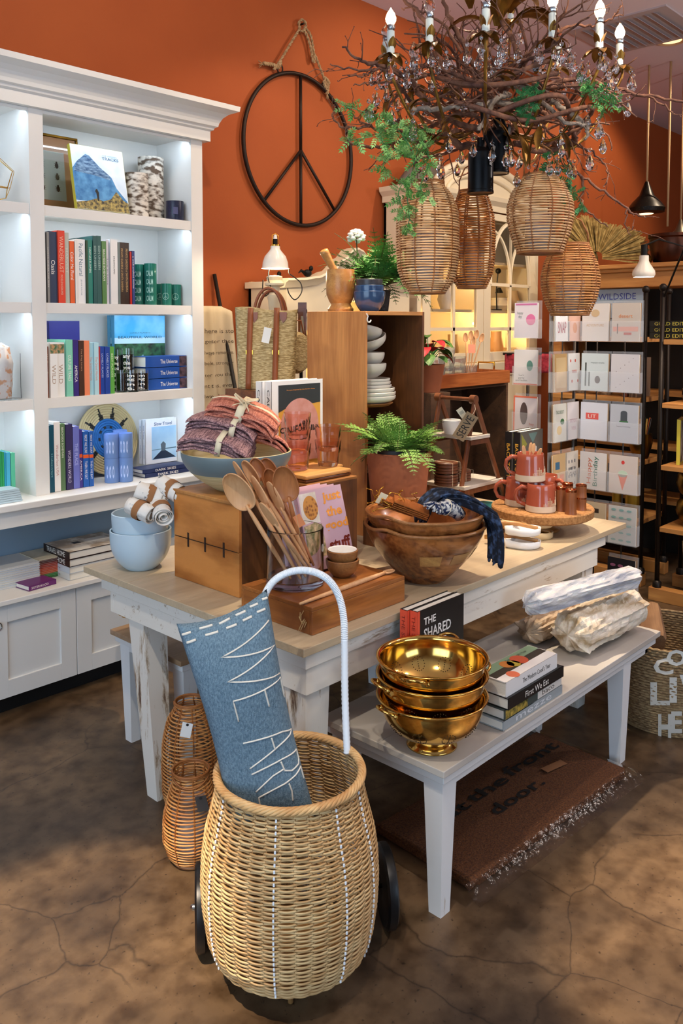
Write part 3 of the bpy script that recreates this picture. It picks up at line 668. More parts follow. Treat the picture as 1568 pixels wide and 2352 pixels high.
for i in range(6):
    a = Zp(55 - i * .6, 1152, .902)
    book(f'slim pale blue magazine in the far-left ledge stack, {["first", "second", "third", "fourth", "fifth", "sixth"][i]} from the bottom', (a.x - .001 * i, 3.40 + .002 * i, .9027 + .009 * (i + .5)), (0, -HP, 0), .0085, .28, .2, 'B9CED6')
# ---------------- niche counter
def stack(z0, items, x_right, y0, labs):
    z = z0
    for (t, h, d, col, sp, lab, dx, dy, fn) in items:
        book(lab, (x_right + dx, y0 + dy, z + t / 2), (0, -HP, 0), t - .0006, h, d, col, sp, None, fn); z += t
    return z
def flatbook(lab, near, t, h, d, col, z, sp=(), fn=None, rz=-HP):
    """lying flat with its spine towards -x: near = the corner nearest the camera"""
    return book(lab, (near[0], near[1], z + t / 2), (0, -HP, rz), t - .0006, h, d, col, sp, None, fn)
n = Zp(160, 1334, .508); n = Vector((n.x, n.y, 0))
z = .508
hs = [(.03, 'CFCFCB', 'pale illustrated book at the bottom of the TRAVEL HOME stack'), (.03, 'C2CAD2', 'pale blue illustrated book, second from the bottom of the TRAVEL HOME stack')]
for t, c, lab in hs:
    flatbook(lab, (n.x, n.y), t, .235, .3, c, z, [('home', '8A8A90', .45, .4, .2)]); z += t
def thcov(r, t, h, d):
    patch(r, t, .002, d - .002, .002, h - .002, M('cover_interior', 'B0A08C', .4, col2='E6E0D6', scale=14, lo=.45, hi=.55), lift=.0004)
    patch(r, t, d * .3, d * .42, h * .5, h * .64, cmat('3A3030'), lift=.001); patch(r, t, d * .55, d * .9, h * .45, h * .7, cmat('E8E4DC'), lift=.0008)
for i in range(2):
    flatbook(['lower', 'upper'][i] + ' dark brown TRAVEL HOME book in the stack on the base counter', (n.x, n.y), .034, .235, .3, '2C1F1C', z, [('TRAVEL HOME', W_, .52, .72, .72)], thcov if i else None); z += .034
m_ = Zp(103, 1340, .508); z = .508; cs = ['2F7A34', '3A8A3C', '3E7E3A', 'C8521E', 'D25A20', 'C94A22', 'D05028', 'A8361E', 'B03A22', '8C2E20', '5A2A22', '6A4038']
nms = ['green', 'leaf green', 'olive green', 'burnt orange', 'bright orange', 'rust orange', 'red orange', 'brick red', 'scarlet', 'dark red', 'maroon', 'brown']
for i, c in enumerate(cs):
    t = .0072; flatbook(nms[i] + ' slim paperback in the colourful stack left of the TRAVEL HOME books', (m_.x - .002 * (i % 3), m_.y + .06), t, .18, .2, c, z, [('the magazine', W_, .5, .4, .5)] if i % 2 else ()); z += t
o = bpy.data.objects[:][-1]
flatbook('cream magazine with a sketch on top of the colourful stack', (m_.x, m_.y + .06), .006, .18, .2, 'D9CDB0', z)
a = Zp(62, 1357, .508)
b = book('small purple hardback lettered SISTERHOOD lying on the base counter', (a.x + .135, a.y + .0, .508 + .011), (0, -HP, .0), .021, .135, .1, '6A2A6E', [('SISTERHOOD', W_, .6, .45, .62)]); b.rotation_euler = (0, -HP, .12)
m_ = Zp(22, 1372, .508); z = .508
for i in range(9):
    t = .010; flatbook(f'white magazine at the counter left edge, {["first", "second", "third", "fourth", "fifth", "sixth", "seventh", "eighth", "ninth"][i]} from the bottom', (m_.x - rnd.uniform(0, .004), m_.y + .12), t, .2, .2, ['D8DCE0', 'C6CED4', 'E0E0DC'][i % 3], z, rz=-HP); z += t
# ================================================================ things on the big table
TT = .7605
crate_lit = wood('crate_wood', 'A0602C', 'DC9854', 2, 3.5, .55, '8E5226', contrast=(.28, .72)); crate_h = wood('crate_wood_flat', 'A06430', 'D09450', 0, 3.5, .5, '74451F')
walnut = wood('walnut', '3E1E10', '8A4E26', 0, 5, .3, '4A2412', coat=.3); acacia = wood('acacia', '6A3E1E', 'B07A44', 0, 7, .35, '7E4E28', coat=.2)
pale_wood = wood('pale_wood', 'C48C58', 'E8B888', 2, 5, .5, 'C8925E'); olive_wood = wood('olive_wood', '9A6430', 'D2A05C', 0, 9, .35, 'A87038')
def bowl_prof(r, h, t=.006, foot=.45, k=2.2, fz=.0):
    """round-bottomed bowl wall from foot to rim and back inside"""
    o = []; n = 12
    for i in range(n + 1):
        a = i / n; z = h * a; rr = r * (foot + (1 - foot) * (1 - (1 - a) ** k)); o.append((rr, z))
    inn = [(max(rr - t, .001), max(z, t)) for rr, z in reversed(o)]; inn = [p for i, p in enumerate(inn) if i == 0 or p[1] < inn[i - 1][1]]
    return [(0, 0)] + o + [(r - t / 2, h + t * .4)] + inn[0:] + [(0, inn[-1][1])]
def bowl(label, loc, r, h, mat, name='bowl', group=None, t=.006, foot=.45, k=2.2, tilt=None, inner=None, n=48, cat='bowl'):
    b = thing(name, label, cat, loc, tilt or 0, group)
    p = bowl_prof(r, h, t, foot, k)
    o = MB().lathe(p, n, cap=False).build('bowl_body', mat, b, True)
    if inner:
        q = [(x - .0006 if i > 13 else x, z + (.0006 if i > 13 else 0)) for i, (x, z) in enumerate(p)][14:]
        MB().lathe(q, n, cap=False).build('inner_glaze', inner, b, True)
    return b
iceblue = M('ice_blue_glaze', 'BCD2DF', .3, coat=.2)
c = Zp(324, 1302, TT)
bowl('large pale ice-blue deep bowl at the left end of the table, lower of the pair', c, .111, .142, iceblue, k=3.2, foot=.5)
bowl('pale ice-blue bowl nested in the lower one, holding rolled napkins', c + Vector((0, 0, .062)), .1035, .142, iceblue, k=3.2, foot=.5)
napw = M('printed_cotton', 'E8E4DC', .85, col2='6A7078', scale=34, lo=.6, hi=.66, bump=.4, bscale=60)
kraft = M('kraft_paper', '9A6A42', .8)
cc = c + Vector((0, 0, .062))
for i, (px, py, ang, lab) in enumerate(((322, 1172, .5, 'front left rolled white patterned napkin in the ice-blue bowl'), (370, 1172, -.3, 'front right rolled white patterned napkin in the ice-blue bowl'), (346, 1136, .9, 'rolled white patterned napkin standing behind the front two'), (394, 1124, .2, 'rolled cream napkin at the back with a kraft tag'))):
    p = Dp(px, py, 2.92 + .04 * (i > 1)); o = thing('rolled_napkin', lab, 'napkin', p, (.35, .5 - .2 * i, ang), 'rolled patterned napkins in the ice-blue bowl'); o.scale = (1.12, 1.12, 1.12); m = MB(); k = 70; L = .085
    sp = [((.004 + .026 * j / k) * math.cos(j * .42), (.004 + .026 * j / k) * math.sin(j * .42)) for j in range(k)]
    m.grid(lambda u, v: Vector((sp[int(round(u * (k - 1)))][0] * (1 + .08 * math.sin(v * 9 + i)), (v - .5) * L + .006 * math.sin(u * 12 + i), sp[int(round(u * (k - 1)))][1])), k, 10)
    q = m.build('rolled_cloth', napw, o, 'all', fix=False); sd = q.modifiers.new('thickness', 'SOLIDIFY'); sd.thickness = .0025
    MB().lathe([(.0315, -.012), (.0325, 0), (.0315, .012)], 24, ax=(0, 1, 0), cap=False).build('kraft_band', kraft, o, True)
# ---------- wooden crate at the left with the wide bowl
def crate(label, x0, x1, y0, y1, z0, z1, t=.012, mats=None, closed=True, name='wooden_crate'):
    b = thing(name, label, 'crate', ((x0 + x1) / 2, (y0 + y1) / 2, z0)); X, Y, Zh = (x1 - x0) / 2, (y1 - y0) / 2, z1 - z0; mt = mats or crate_lit
    return b, X, Y, Zh, mt
b, X, Y, Zh, mt = crate('old closed wooden box with dark nail stains under the wide grey and cream bowl', 1.725, 2.04, 2.08, 2.435, TT, 1.062)
for z0_, z1_ in ((0, .148), (.149, Zh)):
    MB().bx(-X, -X + .013, -Y, Y, z0_, z1_, .0015).build('side_board', crate_h if 0 else M('crate_plank', 'CC8642', .5, col2='94561F', scale=7, stretch=(1, .35, 1.2), bump=.2, lo=.42, hi=.62), b)
m = MB().bx(-X + .013, X, -Y, -Y + .013, 0, Zh, .0015); m.build('front_board', wood('crate_dark_shade', '4A2A14', '7E4C24', 2, 5, .55, '3A2010'), b)  # shade on this face put into the darker board colour
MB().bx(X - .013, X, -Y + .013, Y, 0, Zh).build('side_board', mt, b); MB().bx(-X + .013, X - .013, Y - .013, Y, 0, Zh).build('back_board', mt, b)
MB().bx(-X - .004, X + .004, -Y - .004, Y + .004, Zh, Zh + .013, .003).build('lid', crate_h, b)
m = MB()
for yy in (-.10, .0, .095): m.box((-X - .0006, yy, .145), (.001, .009, .05)); m.sphere((-X - .001, yy, .15), .003, 6)
m.build('nail_stains', M('nail_stain', '2A170C', .7), b)
m = MB().tube([(-X - .001, .17, .148), (-X - .001, -.17, .149)], .001, 4); m.build('board_gap', dark, b)
# ---------- wide two-tone bowl and folded throws
bw = thing('serving_bowl', 'wide bowl, slate grey above and cream bamboo below, on the left box', 'bowl', (1.868, 2.262, 1.0762))
pr_ = bowl_prof(.192, .135, .006, .36, 2.0)
MB().lathe([p for p in pr_], 64, cap=False).build('bowl_body', M('cream_bamboo', 'D9CDA0', .4, col2='C2B584', scale=30, stretch=(.3, .3, 8)), bw, True)
band = [(r + .0008, z) for r, z in pr_[1:14] if z > .062]; MB().lathe(band + [(.1925, .136)], 64, cap=False).build('slate_band', M('slate_lacquer', '6C7C80', .4), bw, True)
def cloth_mat(name, a, b_, cst=55):
    if name in _M: return _M[name]
    m = bpy.data.materials.new(name); m.use_nodes = True; nt = m.node_tree; N = nt.nodes; L = nt.links; bs = N['Principled BSDF']; bs.inputs['Roughness'].default_value = .9
    tc = N.new('ShaderNodeTexCoord'); outs = []
    for st in ((1, .06, 1), (.06, 1, 1)):
        mp = N.new('ShaderNodeMapping'); mp.inputs['Scale'].default_value = st; L.new(tc.outputs['Object'], mp.inputs[0])
        n = N.new('ShaderNodeTexNoise'); n.inputs['Scale'].default_value = cst * 5; n.inputs['Detail'].default_value = 3; L.new(mp.outputs[0], n.inputs[0]); outs.append(n.outputs[0])
    a_ = N.new('ShaderNodeMath'); a_.operation = 'ADD'; L.new(outs[0], a_.inputs[0]); L.new(outs[1], a_.inputs[1])
    r = N.new('ShaderNodeValToRGB'); r.color_ramp.elements[0].position = .85; r.color_ramp.elements[1].position = 1.12
    mr = N.new('ShaderNodeMapRange'); mr.inputs[1].default_value = .85; mr.inputs[2].default_value = 1.15; L.new(a_.outputs[0], mr.inputs[0])
    r.color_ramp.elements[0].position = 0; r.color_ramp.elements[1].position = 1; r.color_ramp.elements[0].color = lin(a); r.color_ramp.elements[1].color = lin(b_)
    L.new(mr.outputs[0], r.inputs[0]); L.new(r.outputs[0], bs.inputs['Base Color'])
    k = N.new('ShaderNodeBump'); k.inputs['Strength'].default_value = .6; k.inputs['Distance'].default_value = .002; L.new(mr.outputs[0], k.inputs['Height']); L.new(k.outputs[0], bs.inputs['Normal'])
    _M[name] = m; return m
mauve = cloth_mat('mauve_linen', '6A4A52', 'C49A98'); coral = cloth_mat('coral_linen', 'A85A48', 'DB9078')
def folded(label, loc, rot, w, d, layers, mat, group, lt=.011, seed=1):
    """cloth folded in a serpentine of thick soft layers; folds show on the -y side"""
    o = thing('folded_throw', label, 'throw', loc, rot, group); m = MB(); rr = random.Random(seed); n = layers
    for k in range(n):
        z0 = k * lt; ins = rr.uniform(-.008, .008); ph = rr.uniform(0, 6)
        prof = []; 
        for j in range(16):
            a = 2 * PI * j / 16; prof.append((math.copysign(abs(math.cos(a)) ** .35, math.cos(a)), math.copysign(abs(math.sin(a)) ** .7, math.sin(a))))
        def f(u, v, z0=z0, ins=ins, ph=ph):
            a = prof[int(round(v * 16)) % 16]; x = (u - .5) * w * (1 + .02 * math.sin(ph)); e = 1 - max(0, abs(u - .5) - .47) * 6
            wav = .005 * math.sin(u * 14 + ph) + .003 * math.sin(u * 31 + ph * 2)
            sag = -.03 * (abs(u - .5) * 2) ** 3 - .012 * ((a[0] + 1) / 2) ** 2
            return Vector((x, a[0] * d / 2 + ins + wav * (1 if a[0] < 0 else -.5), z0 + lt / 2 + a[1] * lt * .54 * e + sag + .003 * math.sin(u * 9 + a[0] * 2 + ph)))
        m.grid(f, 26, 16, False, True)
    q = m.build('folded_layers', mat, o, 'all'); return o
ribbon = M('cream_ribbon', 'E6D9B8', .6); gthr = 'folded checked linen throws in the wide bowl'
rl = M('ribbon_print', 'A88A60', .6)
def band(o, w, d, h, x, wid=.02, mat=None):
    m = MB(); pts = [(-d / 2 - .006, -.004), (-d / 2 - .008, h * .5), (-d / 2 - .002, h + .004), (0, h + .006), (d / 2, h - .006)]
    m.grid(lambda u, v: Vector((x + (v - .5) * wid, pts[int(round(u * 4))][0], pts[int(round(u * 4))][1])), 5, 2)
    q = m.build('paper_band', mat or ribbon, o, 'all', fix=False); s = q.modifiers.new('t', 'SOLIDIFY'); s.thickness = .001; return q
R_ = lambda a, b_, c_: (math.radians(a), math.radians(b_), math.radians(c_))
t1 = folded('lowest mauve striped folded throw spilling over the left of the wide bowl', Dp(500, 1022, 2.84), R_(14, 12, -52), .24, .15, 4, mauve, gthr, .013, 3); band(t1, .24, .15, .052, .02)
t2 = folded('middle mauve folded throw with a paper band in the wide bowl', Dp(515, 985, 2.90), R_(10, 14, -50), .24, .15, 4, mauve, gthr, .013, 5); band(t2, .24, .15, .052, .04)
t0 = folded('mauve folded throw at the right of the wide bowl under the coral one', Dp(600, 1015, 2.95), R_(-4, 12, -44), .19, .15, 3, coral, gthr, .013, 8)
t3 = folded('coral checked folded throw on top of the pile, tied with cream ribbon', Dp(560, 958, 2.93), R_(12, 20, -48), .25, .16, 4, coral, gthr, .013, 9); band(t3, .25, .16, .053, -.01, .028)
m = MB(); m.grid(lambda u, v: Vector(((u - .5) * .25, -.02 + (v - .5) * .016, .064 + .002 * math.sin(u * 8) - .03 * (abs(u - .5) * 2) ** 3)), 12, 2)
for s in (-1, 1):
    m.grid(lambda u, v, s=s: Vector((-.01 + s * .035 * math.sin(u * PI) * 1.2, -.03 + .03 * u * s + (v - .5) * .016, .066 + .02 * math.sin(u * PI))), 10, 2)
    m.grid(lambda u, v, s=s: Vector((-.01 + s * .03 * u, -.03 - .07 * u + (v - .5) * .012, .067 - .004 * u)), 5, 2)
q = m.build('ribbon_bow', ribbon, t3, 'all', fix=False); q.modifiers.new('t', 'SOLIDIFY').thickness = .001

# ---------- low open box, vase of spoons
lb, X, Y, Zh, mt = crate('low stained wooden display box at the front corner of the table', 1.655, 2.075, 1.672, 1.985, TT, .842)
wal = wood('honey_stain', '74401C', 'BC7638', 0, 5, .35, '6A3816', coat=.15); waly = wood('honey_stain_y', '74401C', 'BC7638', 1, 5, .35, '6A3816', coat=.15)
MB().bx(-X, X, -Y, -Y + .012, 0, Zh - .012, .0015).build('front_board', wal, lb); MB().bx(-X, X, Y - .012, Y, 0, Zh - .012, .001).build('back_board', wal, lb)
for s in (-1, 1): MB().bx(s * (X - .006) - .006, s * (X - .006) + .006, -Y + .012, Y - .012, 0, Zh - .012, .001).build('end_board', waly, lb)
MB().bx(-X, X, -Y, Y, Zh - .012, Zh, .002).build('top_board', wal, lb)
m = MB(); pz = Vector((-X - .002, -Y + .03, .055))
for k in range(3): m.tube([pz + Vector((-.003 - .004 * k, .012 * math.sin(j + k), .012 * math.cos(j * 1.3 + k) - .006 * j)) for j in range(7)], .0012, 5)
m.build('twine_tie', M('twine', 'B79A6A', .9), lb)
zt = .8428
vc = Zp(677, 1341, zt)
vs = thing('glass_vase', 'clear glass cylinder vase full of wooden spoons on the low box', 'vase', vc)
MB().lathe([(0, 0), (.084, 0), (.09, .006), (.09, .178), (.0872, .180), (.0865, .178), (.0865, .026), (.08, .020), (0, .018)], 56).build('vase_body', glass, vs, True)
MB().lathe([(0, -.0), (.06, 0)], 8, cap=False) if 0 else None
def spoon(label, head, foot, hl, hw, depth=.008, r=.0052, mat=None, twist=0., kind='spoon', group='wooden spoons in the glass vase', name='wooden_spoon', cat='spoon', face=None):
    """head: centre of the bowl; foot: end of the handle"""
    head, foot = Vector(head), Vector(foot); ax = (head - foot); L = ax.length; ax.normalize()
    o = thing(name, label, cat, foot, 0, group)
    fc = Vector(face) if face else -FWD; sd = ax.cross(fc).normalized(); fc = sd.cross(ax).normalized()
    if fc.dot(-FWD) < 0 and not face: fc = -fc
    sd2 = sd * math.cos(twist) + fc * math.sin(twist); fc = ax.cross(sd2) * -1; sd = sd2
    m = MB(); nu, nv = 20, 12; neck = L - hl * .5
    def surf(sgn):
        def f(u, v):
            a = u * PI; rad = hw / 2 * (math.sin(a) ** .8) * (1 + .12 * math.cos(a)); lx = neck + hl * (1 - math.cos(a)) / 2 * 1.0; q = (v - .5) * 2
            z = -depth * (1 - q * q) * math.sin(a) ** .7 if kind == 'spoon' else 0
            return ax * lx + sd * (rad * q) + fc * (z + sgn * .0022)
        return f
    m.grid(surf(1), nu, nv); m.grid(surf(-1), nu, nv)
    bmesh.ops.remove_doubles(m.bm, verts=m.bm.verts, dist=.0002)
    n = 10
    e = [m.bm.verts for _ in ()]
    # rim wall
    m.tube([ax * (neck + hl * (1 - math.cos(u)) / 2) + sd * (hw / 2 * (math.sin(u) ** .8) * (1 + .12 * math.cos(u)) * s) for s in (1,) for u in [PI * k / 18 for k in range(19)]], .0026, 5)
    m.tube([ax * (neck + hl * (1 - math.cos(u)) / 2) - sd * (hw / 2 * (math.sin(u) ** .8) * (1 + .12 * math.cos(u))) for u in [PI * k / 18 for k in range(19)]], .0026, 5)
    m.build('spoon_head', mat or pale_wood, o, 'all')
    MB().tube([ax * (neck + hl * .12) * (k / 10) for k in range(11)], [r * (.8 + .5 * math.sin(PI * (k / 10) ** 1.5)) if k else r * .6 for k in range(11)], 8).build('handle', mat or pale_wood, o, 'all')
    return o
ow = wood('cherry_wood', '8A4F28', 'BE7C48', 2, 6, .42, '9A5C30')
feet = [(-.01, -.045), (.02, -.06), (.035, -.05), (.05, -.03), (.055, -.01), (.035, -.02), (.06, .01), (.05, .025), (.03, .03), (.045, .01)]
sp = [  # head px, head py, depth, length, width, kind, twist
 (547, 1130, 2.50, .125, .094, 'spoon', .5, 'big rounded pale ladle head furthest left in the spoon vase'),
 (560, 1103, 2.56, .13, .034, 'flat', .9, 'long pale spatula with narrow blade leaning left in the spoon vase'),
 (597, 1130, 2.52, .11, .030, 'flat', .7, 'pale wooden spreader pointing up in the middle of the spoon vase'),
 (617, 1182, 2.49, .09, .034, 'flat', .8, 'short pale spatula low at the front of the spoon vase'),
 (575, 1086, 2.60, .085, .040, 'spoon', .5, 'small pale spoon behind the long spatula'),
 (592, 1078, 2.66, .075, .046, 'spoon', -.1, 'cherry wood spoon with dark bowl, upper left of the dark pair'),
 (616, 1078, 2.68, .075, .048, 'spoon', -.1, 'cherry wood spoon with round bowl, topmost at the back of the vase'),
 (626, 1108, 2.60, .09, .046, 'spoon', 0, 'dark cherry spoon half hidden behind the front oval spoon'),
 (655, 1112, 2.55, .115, .074, 'spoon', 0, 'large cherry wood oval spoon facing forward at the right of the vase'),
 (632, 1140, 2.56, .10, .032, 'flat', .6, 'reddish wooden spatula in the middle of the spoon vase'),
]
for i, (px, py, dd, hl, hw, kd, tw_, lab) in enumerate(sp):
    f = feet[i]; foot = vc + RGT * f[0] + FWD * f[1] * .9 + UP * (.028 + .004 * i)
    spoon(lab, Dp(px, py, dd), foot, hl, hw, mat=ow if i in (5, 6, 7, 8) else pale_wood, kind=kd, twist=tw_, depth=.014 if i else .02, r=.0058, name='wooden_spoon' if kd == 'spoon' else 'wooden_spatula', cat='spoon' if kd == 'spoon' else 'spatula')
lb_ = [c for c in bpy.data.objects if c.get('label', '').startswith('large cherry wood oval')][0]
tg_ = thing('price_tag', 'small orange cardboard tag tied to the spoons in the glass vase', 'tag', Dp(687, 1196, 2.541), R_(10, -28, -45)); MB().bx(-.012, .012, -.0005, .0005, -.02, .02).build('tag_card', M('orange_card', 'E08A58', .6), tg_); tm_i = (Matrix.Translation(tg_.location) @ tg_.rotation_euler.to_matrix().to_4x4()).inverted(); MB().tube([(0, 0, .02), tm_i @ (vc + Vector((.0, .0, .19)) + FWD * -.097 + RGT * .02), tm_i @ (vc + Vector((0, 0, .166)) + FWD * -.078 + RGT * .02)], .0008, 4).build('string', M('twine', 'B79A6A', .9), tg_)
# single spoon lying on the box
a, bq = Zp(688, 1387, zt + .006), Zp(893, 1312, zt + .006)
spoon('long slim wooden spoon lying across the front of the low box', bq, a, .045, .026, depth=.006, r=.0062, group=None, face=(0, 0, 1))
# ---------- just the good stuff x4
pinkp = M('cover_lilac', 'C9A6B4', .45)
def good(r, t, h, d):
    patch(r, t, .001, d - .001, .001, h - .001, pinkp, lift=.0003)
    patch(r, t, .006, d * .40, h * .58, h * .97, M('cover_marble', 'E8E2DA', .4, col2='D0C4B4', scale=20), lift=.0007)
    patch(r, t, .006, d * .42, h * .16, h * .56, M('cover_salad', '4A5E2A', .5, col2='D8B890', scale=55), lift=.0007)
    pc = [(d * .24 + .033 * math.cos(a), h * .78 + .04 * math.sin(a)) for a in [2 * PI * k / 20 for k in range(20)]]
    poly_art(r, t, pc, M('cover_waffle', '7A4018', .5, col2='C98A3C', scale=90, kind='voronoi', lo=.1, hi=.6), .0012)
    for s, z, w, mt_ in (('just', .86, .40, orange_ink), ('the', .685, .34, orange_ink), ('good', .50, .50, orange_ink), ('stuff', .27, .46, cmat('7A2A1C'))):
        ctext(r, t, s, d * .74, h * z, w=d * w * 1.05, h=h * (.15 if s != 'the' else .125), mat=mt_, bold=.035)
for i in range(4):
    r = book(['front', 'second', 'third', 'rear'][i] + ' copy of the lilac JUST THE GOOD STUFF cookbook leaning on the low box', (1.868 - .012 * i, 1.90 + .021 * i, zt + .001), (0, 0, -HP), .019, .262, .21, 'C9A6B4', [('just the good stuff', 'E8963C', .6, .4, .5)], None, good)
    leanback(r, .27 - .0 * i); r.location.y = 1.90 + .021 * i; r.location.z += .004
bowl('small acacia dip bowl, lower of the two stacked ones on the low box', Zp(786, 1322, zt), .054, .054, acacia, k=2.4, foot=.5)
bowl('small acacia dip bowl with white glazed inside on top of its twin', Zp(786, 1322, zt) + Vector((0, 0, .034)), .0505, .050, acacia, k=2.4, foot=.5, inner=M('white_glaze', 'F2EFEA', .15, coat=.5))
# ---------- crate 2, boards, tinted glasses, california
c2, X, Y, Zh, mt = crate('dark wooden box carrying the cutting boards and pink glasses', 2.075, 2.335, 2.115, 2.50, TT, 1.068)
dk = wood('crate_dark_shade', '4A2A14', '7E4C24', 2, 5, .55, '3A2010')  # darker copy of the crate wood, for boards in shade
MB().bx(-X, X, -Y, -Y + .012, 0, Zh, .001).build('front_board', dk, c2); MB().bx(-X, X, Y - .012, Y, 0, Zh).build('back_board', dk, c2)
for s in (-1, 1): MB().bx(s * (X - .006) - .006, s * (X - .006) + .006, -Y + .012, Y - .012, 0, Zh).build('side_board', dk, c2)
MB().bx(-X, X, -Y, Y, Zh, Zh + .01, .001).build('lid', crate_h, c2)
bd = wood('board_wood', 'B0763C', 'D9A464', 0, 6, .4, 'C08848')
def board(lab, x0, x1, y0, y1, z, t, mat):
    o = thing('cutting_board', lab, 'cutting board', ((x0 + x1) / 2, (y0 + y1) / 2, z)); q = MB(); q.bx(-(x1 - x0) / 2, (x1 - x0) / 2, -(y1 - y0) / 2, (y1 - y0) / 2, 0, t, .005); q.build('board', mat, o, True)
    MB().bx((x1 - x0) / 2 - .004, (x1 - x0) / 2 + .045, -.018, .018, .001, t - .001, .004).build('handle', mat, o, True)
board('dark cutting board at the bottom of the stack under the glasses', 2.09, 2.33, 2.14, 2.345, 1.0785, .012, walnut)
board('honey coloured cutting board on top of the dark one', 2.085, 2.325, 2.135, 2.34, 1.0912, .015, bd)
pink = M('pink_glass', 'FDE9E0', .03, trans=1., ior=1.3)
def tumbler(lab, loc, r, h, mat, group):
    o = thing('glass_tumbler', lab, 'drinking glass', loc, 0, group)
    def fl(t, z): return 1 - (.035 * abs(math.sin(4.5 * t)) if z < h * .62 else 0)
    MB().lathe([(0, 0), (r * .72, 0), (r * .78, .006), (r * .86, h * .45), (r * .95, h * .66), (r * .93, h * .70), (r, h), (r * .955, h), (r * .89, h * .70), (r * .82, h * .45), (r * .72, .014), (0, .012)], 36, fn=fl).build('glass_body', mat, o, True)
zg = 1.1067
for px, n, dd in ((683, 3, 3.13), (753, 2, 3.22)):
    p = Dp(px, 1050, dd)
    for k in range(n): tumbler(f'{["bottom", "middle" if n == 3 else "top", "top"][k]} faceted pink glass tumbler in the {"left" if n == 3 else "right"} stack', (p.x, p.y, zg + k * .058), .052, .098, pink, 'stacked pink tumblers on the boards')
def cali(r, t, h, d):
    x0, x1, z0, z1 = d * .13, d * .95, h * .04, h * .955
    patch(r, t, x0, x1, z0, z1, M('cover_ochre', 'D9A040', .5), lift=.0004)
    poly_art(r, t, [(x0, z1), (x0, h * .66), (d * .35, h * .72), (d * .6, h * .76), (d * .8, h * .73), (x1, h * .74), (x1, z1)], cmat('33383A'), .0008)
    ar = [(d * .54 + d * .37 * math.cos(a), h * .50 + h * .30 * math.sin(a)) for a in [PI * k / 20 for k in range(21)]]
    poly_art(r, t, [(d * .17, h * .1)] + ar[::-1] + [(d * .91, h * .1)], M('cover_rose', 'D49C92', .5, col2='C98878', scale=20), .0012)
    ctext(r, t, 'Recipes Inspired by the Golden State', d * .56, h * .895, w=d * .55, h=h * .016, mat=orange_ink)
    ctext(r, t, 'CALIFORNIA', d * .53, h * .46, w=d * .76, h=h * .065, mat=ink, bold=.03, lift=.0016)
pb = 1.0785
for k, lab in ((1, 'rear copy of the white CALIFORNIA cookbook, only its spine showing'), (0, 'front copy of the white CALIFORNIA cookbook with a rose dome on its cover')):
    a = Yp(611, 1060, 2.40); bq = Yp(728, 1060, 2.40); h = Yp(660, 871, 2.44).z - pb
    r = book(lab, (a.x - .028 * k, 2.418 + .026 * k * .6, pb), (0, 0, -HP), .034, h, bq.x - a.x, 'ECEAE6', [('CALIFORNIA', '1E1E20', .6, .42, .62)], None, cali)
    r.location.y = 2.385 + .037 * k
    if k: r.location.x = a.x - .016
# ---------- tall crate with dishes
x0, x1, y0, y1, zt2 = 2.60, 3.0, 2.31, 2.655, 1.708
tc_, X, Y, Zh, mt = crate('tall open-fronted wooden crate on the table with stacked dishes inside', x0, x1, y0, y1, TT, zt2)
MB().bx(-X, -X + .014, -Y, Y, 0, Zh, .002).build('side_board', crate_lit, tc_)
MB().bx(X - .014, X, -Y, Y, 0, Zh, .002).build('side_board', dk, tc_); MB().bx(-X + .014, X - .014, Y - .012, Y, .014, Zh - .016).build('back_board', dk, tc_)  # shade inside the crate put into the far side and back boards
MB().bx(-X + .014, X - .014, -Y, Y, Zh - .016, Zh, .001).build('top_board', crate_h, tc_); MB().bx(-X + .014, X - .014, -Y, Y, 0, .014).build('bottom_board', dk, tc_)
shz = .26; MB().bx(-X + .014, X - .014, -Y + .03, Y - .013, shz, shz + .014).build('inner_shelf', dk, tc_)
hook = MB(); hk = [(-X + .02 + .012 * math.cos(a), -Y - .003, Zh - .035 + .012 * math.sin(a)) for a in [PI * .8 + k * .45 for k in range(9)]]; hook.tube([(-X + .006, -Y - .001, Zh - .01), (-X + .012, -Y - .004, Zh - .022)] + hk, .003, 6); hook.build('hook', M('white_hook', 'E8E4DC', .4), tc_, 1)
cream = M('cream_stoneware', 'D9D4C8', .35, coat=.2)
# wooden cake stand with copper stem inside the crate
sx, sy = 2.765, 2.45
zb = TT + shz + .0145
zst = Dp(890, 925, 3.66).z
cs_ = thing('cake_stand', 'wooden pedestal stand with copper stem inside the tall crate under the plates', 'cake stand', (sx, sy, zb)); hh = zst - zb
MB().lathe([(0, 0), (.055, 0), (.055, .006), (.012, .012)], 32).build('base', M('copper', 'C8764A', .25, 1.), cs_, 1); MB().cyl((0, 0, .01), .009, hh - .02, 16).build('stem', M('copper', 'C8764A', .25, 1.), cs_, 1)
MB().lathe([(0, hh - .014), (.10, hh - .014), (.118, hh - .002), (.118, hh), (0, hh)], 48).build('top', crate_h, cs_, 1)
z = zst + .0006
pl_n = ['bottom', 'second', 'third', 'fourth', 'fifth', 'sixth', 'seventh']
for k, (r, h) in enumerate(((.130, .03), (.130, .028), (.126, .028), (.112, .024), (.108, .024), (.105, .022))):
    bowl(f'{pl_n[k]} cream stoneware plate of the stack in the tall crate', (sx, sy, z), r, h, cream, 'plate', 'cream plates stacked in the tall crate', .005, .72, 3.0, cat='plate'); z += h * .62
z += .012
for k in range(2): bowl(f'{["lower", "upper"][k]} upright cream stoneware bowl above the plates in the tall crate', (sx - .01, sy, z), .095 - .008 * k, .062, cream, group='cream bowls in the tall crate', foot=.5, k=2.6); z += .048
